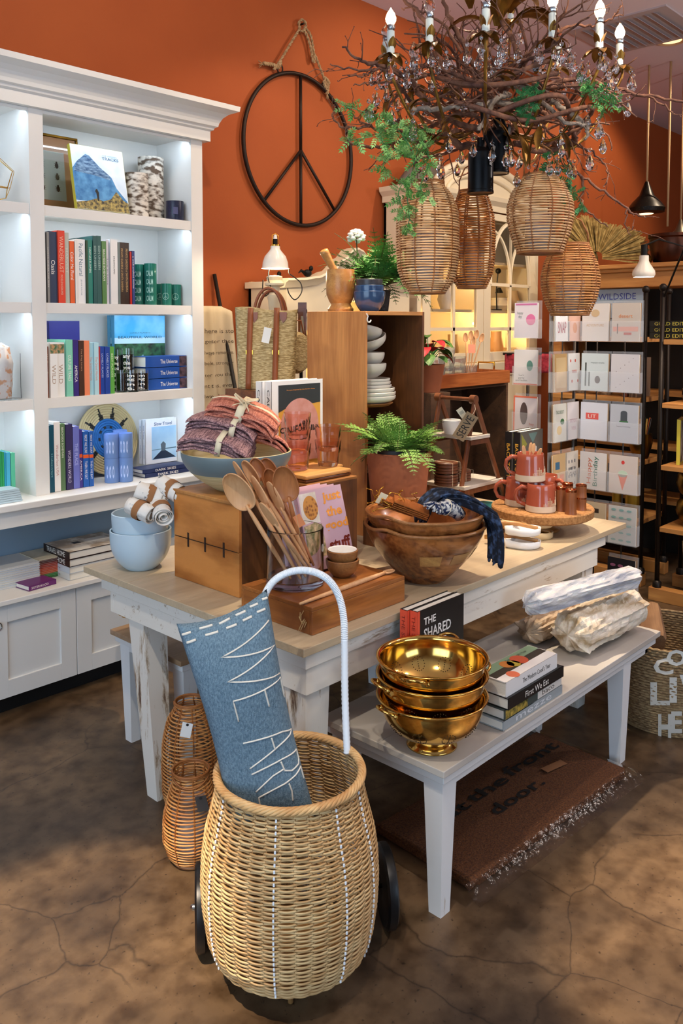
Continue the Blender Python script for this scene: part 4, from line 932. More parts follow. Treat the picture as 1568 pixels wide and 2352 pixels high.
bowl('tilted cream stoneware bowl resting askew on the bowl stack in the tall crate', (sx + .012, sy, z + .030), .088, .055, cream, group='cream bowls in the tall crate', foot=.5, k=2.6, tilt=(.05, -.32, 0))
bowl('topmost cream stoneware bowl leaning left in the tall crate', (sx - .035, sy, z + .07), .086, .055, cream, group='cream bowls in the tall crate', foot=.5, k=2.6, tilt=(0, .22, 0))
# ---------- on top of the tall crate
zt2 += .0008
p = Dp(782, 700, 3.72)
mo = thing('mortar', 'turned olive wood mortar standing on the tall crate', 'mortar', (p.x, p.y, zt2)); k = .064
MB().lathe([(0, 0), (k * .88, 0), (k * .90, .012), (k * .72, .03), (k * .70, .036), (k * .80, .046), (k * .98, .075), (k * 1.02, .12), (k * 1.0, .172), (k * .96, .185), (k * .84, .185), (k * .82, .17), (k * .7, .08), (0, .06)], 40).build('mortar_cup', olive_wood, mo, 1)
ps = thing('pestle', 'olive wood pestle leaning out of the mortar to the left', 'pestle', (p.x, p.y, zt2)); top = Dp(742, 574, 3.66) - ps.location; bt = Vector((.02, -.02, .085)); bt = RGT * .02 + Vector((0, 0, .09)); dv = (top - bt)
MB().tube([bt + dv * t for t in (0, .05, .25, .6, .92, .98, 1)], [.012, .02, .022, .015, .02, .02, .012], 16).build('shaft', olive_wood, ps, 'all')
p = Dp(848, 700, 3.66); navy = M('navy_glaze', '27466E', .25, coat=.4); slate = M('charcoal_glaze', '3A3A40', .35)
for k2 in range(3): bowl(f'{["lowest navy", "middle navy", "uppermost charcoal"][k2]} bowl of the nested stack on the tall crate', (p.x, p.y, zt2 + .026 * k2), .069 - .0055 * k2, .085, navy if k2 < 2 else slate, group='nested dark bowls on the tall crate', foot=.55, k=2.6)
def leaflet(m, p, d, up, l, w):
    s = d.cross(up).normalized() * w; q = up * (l * .08)
    v = [m.bm.verts.new(x) for x in (p, p + d * l * .35 + s + q, p + d * l, p + d * l * .35 - s + q)]; m._f(v)
def frond(m, st, base, d, L, droop, n=16, lw=.03, rr=random, stem=.0011, sub=True):
    d = Vector(d).normalized(); p = Vector(base); pts = [p.copy()]; up = Vector((0, 0, 1)); step = L / n
    for i in range(n):
        d = (d + Vector((0, 0, -droop / n))).normalized(); p = p + d * step; pts.append(p.copy())
        t = (i + 1) / n; w = lw * math.sin(PI * min(1, .12 + t * .86)) ** .8
        sd = d.cross(up); sd = sd.normalized() if sd.length > .01 else Vector((1, 0, 0)); nn = sd.cross(d).normalized()
        for s in (-1, 1):
            bd_ = (sd * s + d * .45 + nn * rr.uniform(-.15, .15)).normalized()
            if sub:
                k = 4
                for j in range(k):
                    q = p + bd_ * w * (j + .3) / k; ll = w * .42 * (1 - .55 * j / k)
                    for s2 in (-1, 1): leaflet(m, q, (bd_ + d * .9 * s2).normalized(), nn, ll, ll * .28)
                leaflet(m, p + bd_ * w * .9, bd_, nn, w * .3, w * .09)
            else: leaflet(m, p, bd_, nn, w, w * .24)
    st.tube(pts, stem, 4)
def fern(label, loc, n, L, spread, leaf, potfn, seed, lw=.03, up=(.3, 1.2), droop=(.6, 1.6), z0=.0, sub=True, name='potted_fern', nseg=16, az=None, group=None):
    o = thing(name, label, 'plant', loc, 0, group); rr = random.Random(seed); potfn(o); m = MB(); st = MB()
    for i in range(n):
        a = rr.uniform(*az) if az else 2 * PI * i / n + rr.uniform(-.3, .3); e = rr.uniform(*up); b0 = Vector((math.cos(a), math.sin(a), 0)) * spread * rr.random() + Vector((0, 0, z0))
        frond(m, st, b0, (math.cos(a), math.sin(a), e), L * rr.uniform(.6, 1.1), rr.uniform(*droop), nseg, lw * rr.uniform(.7, 1.15), rr, sub=sub)
    m.build('foliage', leaf, o, fix=False); st.build('stems', M('fern_stem', '4A4A22', .6), o); return o
lf = M('fern_green', '4F8030', .5, col2='82AC4C', scale=12); lf2 = M('dark_fern_green', '2F6A2C', .5, col2='5E9A44', scale=14)
def blackpot(r, h):
    def f(o):
        MB().lathe([(0, 0), (r * .8, 0), (r, h), (r * .93, h), (r * .75, .01), (0, .01)], 28).build('pot', M('black_woven_pot', '14161C', .5, bump=1., bscale=120), o, 1); MB().lathe([(0, h * .85), (r * .93, h * .86)], 20, cap=False).build('soil', M('soil', '1E150E', .9), o)
    return f
p = Dp(868, 690, 3.86)
fern('bushy maidenhair fern in a dark pot on top of the tall crate', (p.x, p.y, zt2), 84, .29, .05, lf2, blackpot(.058, .10), 4, .052, (.6, 3.4), (1.0, 3.0), .12, nseg=10)
fl_ = thing('white_flower', 'white ruffled flower rising behind the dark fern', 'flower', Dp(818, 545, 3.98)); m = MB(); rr = random.Random(2)
for k in range(30):
    a = k * 2.4; e = k / 30; m.sphere((.034 * math.sin(e * 2.2) * math.cos(a), .034 * math.sin(e * 2.2) * math.sin(a), .03 * math.cos(e * 2.2)), .014, 8, (1, 1, .55 + .3 * (k % 2)))
m.build('petals', M('white_petal', 'F2EEE6', .6), fl_, 'all', fix=False); MB().tube([(0, 0, 0), (-.02, -.03, -.16)], .003, 5).build('stem', M('fern_stem', '4A4A22', .6), fl_)
# ---------- terracotta pot with fern on a riser
p = Dp(914, 1100, 3.36)
rs, X, Y, Zh, mt = crate('small dark wooden riser box hidden under the terracotta pot', p.x - .1, p.x + .1, p.y - .1, p.y + .1, TT, .87)
for s in (-1, 1): MB().bx(s * .1 - (.01 if s > 0 else 0), s * .1 + (0 if s > 0 else .01), -.1, .1, 0, Zh - .012).build('side_board', dk, rs); MB().bx(-.09, .09, s * .1 - (.01 if s > 0 else 0), s * .1 + (0 if s > 0 else .01), 0, Zh - .012).build('side_board', dk, rs)
MB().bx(-.1, .1, -.1, .1, Zh - .012, Zh).build('top_board', crate_h, rs)
terra = M('terracotta', 'A8603C', .75, col2='8E4E30', scale=5, bump=.1)
def tp(o):
    MB().lathe([(0, 0), (.095, 0), (.103, .01), (.119, .16), (.125, .235), (.126, .268), (.122, .272), (.116, .268), (.112, .2), (.09, .02), (0, .02)], 56).build('terracotta_pot', terra, o, 1)
    MB().lathe([(.112, .235), (.113, .285), (.11, .288), (.105, .285), (.104, .24)], 48, cap=False).build('nursery_pot', M('black_plastic', '121214', .35), o, 1)
    MB().lathe([(0, .262), (.106, .262)], 24, cap=False).build('soil', M('soil', '1E150E', .9), o)
fern('lush light green fern in a large terracotta pot beside the tall crate', (p.x, p.y, .8705), 44, .25, .05, lf, tp, 11, .046, (.4, 2.2), (.7, 2.0), .262, nseg=14)
# ---------- large acacia salad bowls
p = Dp(975, 1300, 2.90)
sw = wood('salad_walnut', '54280F', 'B8743C', 0, 3.0, .25, '6A3818', coat=.35, contrast=(.38, .58))
for k, (r, h, z) in enumerate(((.209, .195, TT), (.205, .17, TT + .068))):
    bo = thing('salad_bowl', ['large dark acacia salad bowl on the table, lower of the nested pair', 'acacia salad bowl nested on top, filled with napkins and a scarf'][k], 'bowl', (p.x, p.y, z))
    pp = bowl_prof(r, h, .009, .36, 1.55); MB().lathe(pp, 72, cap=False).build('bowl_body', sw, bo, 1)
    rim = [(r * math.cos(a), r * math.sin(a), h + .001 + (.012 * math.exp(-((a - PI) ** 2) / .05))) for a in [2 * PI * j / 72 for j in range(72)]]
    MB().tube(rim, .006, 8, True).build('rim', acacia, bo, 1)
    if k == 0:
        m = MB()
        for a0 in (3.7, 4.35, 5.0, 5.65): m.grid(lambda u, v, a0=a0: Vector(((r * (.36 + .64 * (1 - (1 - (.44 + .2 * v)) ** 1.55)) + .0012) * math.cos(a0 + u * .42), (r * (.36 + .64 * (1 - (1 - (.44 + .2 * v)) ** 1.55)) + .0012) * math.sin(a0 + u * .42), h * (.44 + .2 * v))), 8, 4)
        m.build('inlaid_blocks', olive_wood, bo, 'all', fix=False)
bz = TT + .068 + .17
cop = M('copper_mesh', 'A8622C', .4, .7, bump=.8, bscale=300)
for i, (px, py, dd, rz, lab) in enumerate(((905, 1165, 2.86, -35, 'copper-toned folded table mat bundle at the left of the salad bowl'), (940, 1172, 2.84, -50, 'bronze woven napkin bundle in front, in the salad bowl'))):
    o = thing('woven_mat_bundle', lab, 'table mat', Dp(px, py, dd), R_(15, 20, rz), 'copper woven bundles in the salad bowl'); m = MB()
    for q in range(4): m.box((0, 0, .007 * q), (.13, .055, .005), Euler((0, .02 * q, .03 * q)), .001)
    m.build('folded_mat', cop, o)
m = MB(); rr = random.Random(5); pc = Dp(890, 1162, 2.83); o = thing('brass_twig_garland', 'tangled gold twig garland at the left of the salad bowl', 'garland', pc)
for k in range(16):
    a = rr.uniform(0, 6.28); q = Vector((rr.uniform(-.06, .07), rr.uniform(-.05, .05), rr.uniform(-.01, .02))); pts = [q]
    for j in range(5): q = q + Vector((rr.uniform(-.022, .022), rr.uniform(-.022, .022), rr.uniform(-.008, .016))); pts.append(q)
    m.tube(pts, .0016, 5); m.sphere(pts[-1], .0035, 6)
m.build('gold_twigs', brass, o, 'all')
o = thing('paper_tag', 'small cream paper tag standing in the gold garland', 'tag', Dp(876, 1146, 2.82), R_(20, 25, -30)); MB().bx(-.014, .014, -.0006, .0006, -.02, .022).build('tag_card', ribbon, o)
inb = M('indigo_shibori', '0E1626', .9, col2='3E5478', scale=16, stretch=(1, 3, 3), lo=.50, hi=.68, bump=.3, bscale=200)
inw = M('indigo_white_weave', '1A2A50', .9, col2='C9C8C4', scale=70, lo=.45, hi=.55, bump=.6, bscale=200)
# scarf: folded band draped over the right rim
sc = thing('indigo_scarf', 'dark indigo tie-dyed scarf draped over the right rim of the salad bowl', 'scarf', (p.x, p.y, bz)); m = MB()
path = [(-.02, .06, -.03), (.01, .075, .02), (.05, .07, .05), (.11, .04, .055), (.17, .0, .035), (.215, -.03, .01), (.232, -.04, -.03), (.236, -.045, -.08), (.236, -.05, -.125), (.234, -.05, -.15)]
path = [RGT * (q[0]) + FWD * (q[1] - .02) + UP * q[2] for q in path]
def sf(u, v, off=0.):
    i = u * (len(path) - 1); k = min(int(i), len(path) - 2); q = path[k].lerp(path[k + 1], i - k)
    w = .085 - .035 * u
    sdv = (FWD * (1 - .5 * u) - RGT * .15).normalized()
    return q + sdv * (v - .5) * 2 * w + UP * (.012 * math.sin(v * 13 + u * 5) + .008 * math.sin(v * 29 + 3 * u) + off) * (1 - .4 * u) + RGT * (.008 * math.sin(v * 17 + u * 3)) * u
m.grid(sf, 30, 26); m.grid(lambda u, v: sf(u, v, -.014) + FWD * -.01, 30, 26)
q = m.build('scarf_cloth', inb, sc, 'all', fix=False); q.modifiers.new('t', 'SOLIDIFY').thickness = .004
o = thing('tasselled_napkin_roll', 'rolled blue and white woven napkins with knotted tassels in the salad bowl', 'napkin', Dp(1015, 1170, 2.84), R_(10, 15, -15)); m = MB(); rr = random.Random(8)
m.tube([(-.02, 0, .0), (.02, .0, .012), (.06, -.0, .004), (.085, -.005, -.01)], [.02, .027, .026, .022], 16); m.build('rolled_cloth', inw, o, 'all')
m = MB()
for k in range(22):
    a = rr.uniform(-1.1, 1.1); q = Vector((-.015, .0, .006)); m.tube([q + Vector((-math.cos(a) * s * .055, math.sin(a) * s * .05, .012 * math.sin(s * 3) - .014 * s + .004 * (k % 3))) for s in (0, .3, .6, 1)], [.002, .0026, .0026, .003], 5)
m.build('tassels', inw, o, 'all'); MB().tube([(.015, .026 * math.cos(a), .01 + .028 * math.sin(a)) for a in [2 * PI * j / 16 for j in range(16)]], .0015, 5, True).build('string', ribbon, o)
# ---------- ceramic scoops with wooden handles
sg = M('scoop_white', 'E9EAEA', .2, coat=.5); sb_ = M('scoop_sand', 'C9B088', .5)
def scoop(lab, loc, mat, rz=0.):
    o = thing('ceramic_scoop', lab, 'scoop', loc, rz, 'ceramic scoops with wooden handles'); m = MB(); n = 40
    def rad(t): return 1 + .38 * math.exp(-((t - PI) ** 2) / .12)
    ring = lambda s, z: [m.bm.verts.new((s * .062 * rad(2 * PI * i / n) * math.cos(2 * PI * i / n), s * .048 * math.sin(2 * PI * i / n), z + .006 * math.exp(-((2 * PI * i / n - PI) ** 2) / .2) * (z > .01))) for i in range(n)]
    R = [ring(.86, 0), ring(.97, .006), ring(1, .030), ring(.94, .030), ring(.90, .008)]
    for a_, b_ in zip(R, R[1:]):
        for i in range(n): m._f([a_[i], a_[(i + 1) % n], b_[(i + 1) % n], b_[i]])
    m._f(R[0][::-1]); m._f(R[-1]); m.build('scoop_bowl', mat, o, 'all')
    MB().tube([(.05, .0, .024), (-.02, .03, .036), (-.07, .045, .038), (-.115, .06, .03), (-.15, .07, .026)], [.007, .009, .011, .012, .008], 10).build('handle', olive_wood, o, 'all')
    MB().tube([(-.01, .024, .047), (.0, .0, .046), (.03, -.03, .035), (.05, -.036, .03)], .0009, 4).build('twine', M('twine', 'B79A6A', .9), o)
q = Zp(1206, 1257, TT); RZ = YAW - HP
scoop('lower white ceramic scoop with wooden handle near the table edge', q, sg, RZ + .05); scoop('upper white ceramic scoop stacked on the lower white one', q + Vector((0, 0, .052)), sg, RZ + .05)
q = Zp(1238, 1238, TT); q = q + FWD * .02; scoop('lower sand-coloured ceramic scoop behind the white ones', q, sb_, RZ - .1); scoop('upper sand-coloured ceramic scoop tied with twine', q + Vector((0, 0, .048)), sb_, RZ - .1)
# ---------- cork pedestal with mugs and tumblers
pc = Dp(1245, 1165, 3.60); cxy = (pc.x, pc.y)
cork = M('cork', 'B0804E', .85, col2='8A5E34', scale=90, bump=.4, bscale=200)
st = thing('pedestal_stand', 'round cork pedestal stand at the far end of the table', 'cake stand', (cxy[0], cxy[1], TT))
MB().lathe([(0, 0), (.075, 0), (.078, .008), (.05, .02), (.035, .045), (.05, .065), (0, .065)], 40).build('foot', acacia, st, 1); MB().lathe([(0, .065), (.205, .065), (.216, .072), (.218, .1), (.214, .105), (0, .105)], 72).build('cork_disc', cork, st, 1)
zs = TT + .1055
mugc = M('terracotta_glaze', 'A0503A', .18, coat=.6); mugb = M('mug_bisque', 'CDBBA4', .75)
def mug(lab, px, py, dd, z, ang):
    q = Dp(px, py, dd); o = thing('stoneware_mug', lab, 'mug', (q.x, q.y, z), ang, 'terracotta glazed mugs on the cork stand'); r, h = .062, .118
    MB().lathe([(0, .0), (r * .98, 0), (r * 1.03, .004), (r * 1.02, h * .24)], 40, cap=False).build('bisque_base', mugb, o, 1)
    MB().lathe([(r * 1.02, h * .24), (r * .99, h * .4), (r * .92, h * .8), (r * .91, h - .002), (r * .89, h), (r * .86, h - .003), (r * .9, h * .4), (r * .9, .012), (0, .010)], 40, cap=False).build('glazed_body', mugc, o, 1)
    MB().tube([(-r * .9, 0, h * .82), (-r * 1.25, 0, h * .86), (-r * 1.6, 0, h * .72), (-r * 1.68, 0, h * .52), (-r * 1.5, 0, h * .3), (-r * .98, 0, h * .2)], [.011, .009, .008, .008, .008, .010], 10).build('handle', mugc, o, 'all')
    m = MB()
    for k in range(19):
        a = -HP - .02 + (k - 9) * .09 + (-ang + 0) + (YAW - HP) * 0; hh = .008 + .022 * (abs(((k + 3) % 8) - 4) / 4) + .006 * (k % 2)
        for j in range(int(hh / .0035)):
            zz = h * .26 + j * .0035; rr_ = r * (1.022 - .13 * (zz / h - .2)) + .0006; m.box((rr_ * math.cos(a), rr_ * math.sin(a), zz), (.0018, .0018, .0022), Matrix.Rotation(a, 3, 'Z'))
    m.build('dotted_pattern', ribbon, o)
    return o
ha = YAW - HP
mug('front terracotta mug with dotted pattern, lower right of the mug stack', 1241, 1150, 3.50, zs, ha - .2); mug('terracotta mug at the lower left, behind the front one', 1192, 1150, 3.62, zs, ha - .1); mug('terracotta mug hidden at the back of the stack', 1250, 1130, 3.70, zs, ha + 2.4)
tm = mug('topmost terracotta mug holding small wooden spreaders', 1217, 1090, 3.56, zs + .119, ha - .2)
for k in range(4):
    foot = tm.location + Vector((.012 * (k - 1.5), .01 * (k % 2), .02)); hd = Dp(1203 + 11 * k + (0, 4, 0, 2)[k], (1035, 1028, 1030, 1040)[k], 3.55)
    spoon(['leftmost', 'second', 'third', 'rightmost'][k] + ' small wooden spreader in the top terracotta mug', hd, foot, .04, .012, kind='flat', r=.003, group='wooden spreaders in the top mug', name='wooden_spreader', cat='spreader')
cw = wood('tumbler_wood', '6A3A1E', '9A5E34', 2, 8, .4)
for k, (px, dd, lab, zz) in enumerate(((1289, 3.50, 'left front wooden tumbler with copper rim', 0), (1311, 3.44, 'nearest wooden tumbler with copper rim', 0), (1334, 3.52, 'right lower wooden tumbler of a stacked pair', 0), (1334, 3.52, 'right upper wooden tumbler of a stacked pair', .054), (1303, 3.58, 'rear wooden tumbler with copper rim half hidden', 0))):
    q = Dp(px, 1140, dd); o = thing('wooden_tumbler', lab + ' on the cork stand', 'cup', (q.x, q.y, zs + zz), 0, 'copper-rimmed wooden tumblers'); h = .104 if k < 2 or k == 4 else .054; r = .0245
    MB().lathe([(0, 0), (r, 0), (r * .92, .006 + h * .1), (r * .9, h * .5), (r * .94, h * .9), (r * .85, h * .9), (r * .8, .01), (0, .01)], 28).build('cup_body', cw, o, 1)
    MB().lathe([(r * .94, h * .88), (r * .95, h * .99), (r * .9, h), (r * .86, h * .98), (r * .85, h * .88)], 28, cap=False).build('copper_rim', M('copper', 'C8764A', .25, 1.), o, 1)
# ---------- A-frame stand
fw = wood('frame_wood', '4E2814', '8A5230', 2, 6, .4); YA, YB_ = 2.10, 2.29
ap = Yp(1090, 918, YA); xr = ap.x; fR = Zp(1184, 1183, TT); xL = Yp(1052, 1190, YA).x
af = thing('folding_shelf', 'folding wooden A-frame shelf with marble shelves behind the scoops', 'shelf', (xr, YA, TT)); zap = ap.z - TT
for yy in (0, YB_ - YA):
    for tx, dx in ((fR.x - xr, 0), (xL - xr, 0)):
        m = MB(); a = Vector((0, yy, zap)); bq = Vector((tx, yy + (.014 if tx < 0 else 0), .009)); dv = (bq - a).normalized(); qn = Matrix((dv, Vector((0, 1, 0)), dv.cross(Vector((0, 1, 0))))).transposed()
        m.box((a + bq) / 2, ((bq - a).length, .012, .022), qn, .002); m.build('leg', fw, af)
    MB().cyl((0, yy - .008, zap), .02, .028, 20, (0, 1, 0)).build('joint_disc', fw, af, 1)
MB().cyl((0, 0, zap), .009, YB_ - YA, 12, (0, 1, 0)).build('ridge_bar', fw, af)
marb = M('marble_shelf', 'CFC8BC', .3, col2='B5AC9E', scale=8)
for zp_, lab in ((Yp(1062, 1126, YA).z, ''), (Yp(1071, 1012, YA).z, '')):
    zz = zp_ - TT; f = 1 - zz / zap
    MB().bx((xL - xr) * f - .012, (fR.x - xr) * f + .012, -.015, YB_ - YA + .015, zz, zz + .016, .002).build('marble_shelf', marb, af)
    for yy in (-.008, YB_ - YA - .006): MB().bx((xL - xr) * f, (fR.x - xr) * f, yy, yy + .014, zz - .024, zz - .001).build('shelf_rail', fw, af)
z1_ = Yp(1062, 1126, YA).z + .0165; z2_ = Yp(1071, 1012, YA).z + .0165
tgd = thing('serve_tag', 'kraft tag lettered SERVE hanging from the A-frame ridge', 'tag', Dp(1068, 980, 3.56), (math.radians(8), math.radians(30), YAW - HP)); MB().bx(-.028, .028, -.001, .001, -.062, .062, .0004).build('tag_card', M('kraft_tag', '9A8262', .8), tgd); lettering(tgd, 'SERVE', (0, -.0012, 0), (0, 0, 1), (-1, 0, 0), ink, h=.034, w=.1)
MB().tube([(0, 0, .058), (-.0, .01, .085), (-.012, .02, .10)], .0009, 4).build('string', ribbon, tgd)
t4 = thing('price_tag', 'small white barcode tag on twine at the A-frame ridge', 'tag', Dp(1060, 948, 3.57), (0, math.radians(-35), YAW - HP)); MB().bx(-.014, .014, -.0008, .0008, -.022, .022).build('tag_card', ribbon, t4)
m = MB()
for k in range(7): m.bx(-.008 + k * .0026, -.0072 + k * .0026, -.0012, -.0008, -.006, .008)
m.build('bar_lines', ink, t4)
bowl('white dipping bowl with grey foot on the upper marble shelf', (xr - .02, YA + .11, z2_), .043, .062, M('white_glaze2', 'E6E2DA', .3), foot=.7)
hq = wood('disc_wood', '3E2012', '7A4626', 0, 6, .45)
for cxx, cy_, nst, grp in ((xr - .10, YA + .08, 7, 'left'), (xr + .03, YA + .10, 4, 'right')):
    for half in range(2 if nst == 7 else 1):
        for k in range(4 if nst == 7 else 4):
            o = thing('wooden_coaster', f'round dark wooden coaster in the {grp} string-tied bundle on the lower marble shelf', 'coaster', (cxx, cy_, z1_ + (.0125 * k) + half * .054), 0, f'{grp} wooden coaster bundle')
            MB().lathe([(0, 0), (.050, 0), (.053, .003), (.053, .009), (.050, .0118), (0, .0118)], 32).build('disc', hq, o, 1)
            if k == 0:
                m = MB()
                for s in (-.025, .03): m.tube([(s, .0535 * yy, zz) for yy, zz in ((-1, 0), (-1, .049), (0, .0505), (1, .049))], .0009, 4)
                m.build('twine', ribbon, o)
jar = M('jar_glass', 'DCE8E6', .05, trans=.9, ior=1.3)
for k, (px, py, dd) in enumerate(((1074, 1140, 3.66), (1101, 1142, 3.72), (1129, 1140, 3.78), (1112, 1142, 3.88))):
    q = Dp(px, py, dd); o = thing('glass_food_container', ['front left', 'middle', 'right', 'rear'][k] + ' glass container with teal lid rim under the A-frame', 'container', (q.x, q.y, TT), 0, 'teal-lidded glass containers'); MB().lathe([(0, 0), (.036, 0), (.042, .05), (.038, .05), (.033, .005), (0, .005)], 28).build('glass_body', jar, o, 1)
    MB().lathe([(0, .0505), (.043, .0505), (.044, .054), (.043, .0575), (0, .0575)], 28).build('lid', M('teal_lid', '3FA8AC', .35), o, 1)
# back to the land
def btl(r, t, h, d):
    patch(r, t, .001, d - .001, .001, h - .001, cmat('5A5650'), lift=.0003); poly_art(r, t, [(d * .05, h * .98), (d * .3, h * .85), (d * .1, h * .75)], cmat('8A8A3A'), .0008); poly_art(r, t, [(d * .35, h * .97), (d * .75, h * .97), (d * .55, h * .85)], cmat('5E7A76'), .0008)
    poly_art(r, t, [(d * .5, h * .62), (d * .42, h * .72), (d * .55, h * .83), (d * .72, h * .8), (d * .7, h * .66)], cmat('C8C8C8'), .0010)
for k in range(2):
    a = Yp(1192, 1100, 2.02); bq = Yp(1244, 1100, 2.02); h = Yp(1215, 988, 2.03).z - TT
    r = book(['front', 'rear'][k] + ' copy of the dark BACK TO THE LAND book behind the mugs', (a.x - .012 * k, 2.035 + .037 * k, TT), (0, 0, -HP), .034, h, bq.x - a.x, '1C1A1A', [('BACK TO THE LAND', 'E0A83C', .5, .5, .72)], None, btl)
# ================================================================ wheeled wicker basket with cushion
from mathutils import noise
wick = M('pale_wicker', 'B98F5C', .5, col2='D9B884', scale=16, stretch=(1, 1, 3)); wick2 = M('wicker_stake', '9A7040', .55); plw = M('white_plastic', 'E6EDF4', .3)
C0 = Dp(663, 1176, 2.05); C0.z = 0
cart = thing('wheeled_basket', 'tall pale wicker shopping basket on two black wheels with white ribbed handle', 'basket', (C0.x, C0.y, 0))
prof = [(.130, .066), (.166, .072), (.193, .092), (.207, .13), (.217, .20), (.221, .265), (.218, .33), (.210, .385), (.198, .43), (.187, .475), (.180, .51), (.178, .525)]
def pr_at(z):
    for (a, za), (b, zb) in zip(prof, prof[1:]):
        if z <= zb: return a + (b - a) * (z - za) / (zb - za)
    return prof[-1][0]
def weave(m, z0, z1, dz, n, amp, rs, seg=4):
    k = 0; z = z0
    while z < z1:
        k += 1; N_ = n * 6; pts = []
        for i in range(N_):
            a = 2 * PI * i / N_; zz = z + .0016 * math.sin(a * 3 + k * .7); rr = pr_at(zz) + amp * math.sin(a * n / 2 * 2 / 2 + PI * (k % 2)); pts.append((rr * math.cos(a), rr * math.sin(a), zz))
        m.tube(pts, rs, seg, True); z += dz
m = MB(); weave(m, .078, .518, .0056, 36, .0030, .0031); m.build('woven_body', wick, cart, 'all')
m = MB()
for i in range(36):
    a = 2 * PI * (i + .0) / 36
    for da in (-.012, .012): m.tube([(pr_at(z) * math.cos(a + da), pr_at(z) * math.sin(a + da), z) for z in [.07 + .45 * k / 14 for k in range(15)]], .0022, 4)
m.build('stakes', wick2, cart, 'all')
MB().lathe([(0, .068), (.13, .068), (.155, .074)], 48, cap=False).build('base_panel', wick2, cart)
nst, tw = 6, 26; m = MB()
for s in range(nst):
    pts = []
    for i in range(tw * 16):
        a = 2 * PI * i / (tw * 16); b_ = a * tw / 1.0 * .5 + 2 * PI * s / nst; rr = .182 + .0065 * math.cos(b_); pts.append((rr * math.cos(a), rr * math.sin(a), .529 + .0065 * math.sin(b_)))
    m.tube(pts, .0052, 5, True)
m.build('braided_rim', M('rim_wicker', 'C2925C', .45, col2='DDB67E', scale=20), cart, 'all')
a_c = math.atan2(-C0.y, -C0.x)   # towards the camera
for off in (-1.02, -.17, .62, 1.12):
    m = MB(); a = a_c - off * -1
    z = .10; k = 0
    while z < .51:
        r = pr_at(z) + .0052; m.box((r * math.cos(a + .012 * off), r * math.sin(a + .012 * off), z), (.004, .0045, .0075), Matrix.Rotation(a, 3, 'Z'), .001); z += .0132
    m.build('white_stitching', plw, cart)
# wheels on an axle
RW = Dp(889, 1176, 2.225); LW = Dp(452, 1176, 2.14); RW.z = LW.z = .107; RW -= Vector((C0.x, C0.y, 0)); LW -= Vector((C0.x, C0.y, 0)); axd = (RW - LW).normalized()
rub = M('rubber', '0E0F12', .35)
MB().tube([LW, RW], .006, 10).build('axle', steel, cart, 'all')
for w, s in ((LW, -1), (RW, 1)):
    wh = MB().lathe([(.02, -.012), (.03, -.016), (.085, -.012), (.098, -.015), (.106, -.010), (.107, 0), (.106, .010), (.098, .015), (.085, .012), (.03, .016), (.02, .012)], 56, w, axd, cap=True).build('wheel', rub, cart, 1)
    MB().lathe([(0, .012 * 1), (.009, .014), (.009, .022), (.004, .028), (0, .028)], 16, w, axd * s).build('hub_nut', steel, wh, 1)
# front foot
MB().tube([(.10 * math.cos(a_c), .10 * math.sin(a_c), .07), (.10 * math.cos(a_c), .10 * math.sin(a_c), .002)], .007, 8).build('front_foot', wick2, cart, 'all')
# handle
hp = [Dp(797, 1730, 2.14), Dp(792, 1600, 2.16), Dp(791, 1480, 2.17), Dp(789, 1420, 2.17), Dp(778, 1370, 2.17), Dp(755, 1333, 2.16), Dp(722, 1314, 2.15), Dp(685, 1310, 2.14), Dp(650, 1320, 2.13), Dp(622, 1342, 2.12), Dp(604, 1380, 2.11), Dp(596, 1440, 2.10), Dp(592, 1560, 2.09), Dp(588, 1700, 2.07), Dp(584, 1770, 2.06)]
hp = [p - Vector((C0.x, C0.y, 0)) for p in hp]
def cr(P, n):
    o = []
    for i in range(len(P) - 1):
        p0, p1, p2, p3 = P[max(i - 1, 0)], P[i], P[i + 1], P[min(i + 2, len(P) - 1)]
        for k in range(n):
            t = k / n; o.append(.5 * ((2 * p1) + (p2 - p0) * t + (2 * p0 - 5 * p1 + 4 * p2 - p3) * t * t + (-p0 + 3 * p1 - 3 * p2 + p3) * t ** 3))
    return o + [P[-1]]
hs = cr(hp, 26)
MB().tube(hs, [.0088 + .0012 * (i % 2 if (i // 2) % 1 == 0 else 0) for i in range(len(hs))], 12).build('ribbed_handle', plw, cart, True)
# cushion
TL, TR, BL, BR = Dp(405, 1432, 1.99), Dp(612, 1352, 2.03), Dp(532, 1905, 2.0), Dp(724, 1872, 2.05)
nn_ = ((TR - TL).cross(BL - TL)).normalized()
if nn_.dot(FWD) > 0: nn_ = -nn_
cush = M('blue_grey_weave', '506A7C', .95, col2='7C96A6', scale=260, stretch=(1, 1, .5), lo=.3, hi=.7, bump=.8, bscale=420)
cu = thing('cushion', 'long blue-grey lumbar cushion lettered WE ARE standing in the wheeled basket', 'cushion', (TL + TR + BL + BR) / 4); c0 = cu.location.copy()
def psurf(u, v, s=1, lift=0.):
    eu = 4 * u * (1 - u); ev = 4 * v * (1 - v)
    uu = u + (u - .5) * -.10 * ev ** .8 * 0 ; pin = .030 * (1 - eu ** .5) * 0
    P = (TL * (1 - u) + TR * u) * (1 - v) + (BL * (1 - u) + BR * u) * v
    # edges bow inwards between the corners
    P = P + (TR - TL) * ((.5 - u) * .10 * ev ** 1.2) + (BL - TL) * ((.5 - v) * .085 * eu ** 1.0)
    th = .060 * (eu ** .42) * (ev ** .38) + .0015
    return P + nn_ * (s * th + s * lift) + nn_ * .010 * math.sin(v * 7) - c0
m = MB(); n1, n2 = 34, 56; m.grid(lambda u, v: psurf(u, v, 1), n1, n2); m.grid(lambda u, v: psurf(u, v, -1), n1, n2); bmesh.ops.remove_doubles(m.bm, verts=m.bm.verts, dist=.0032)
m.build('cushion_cover', cush, cu, 'all')
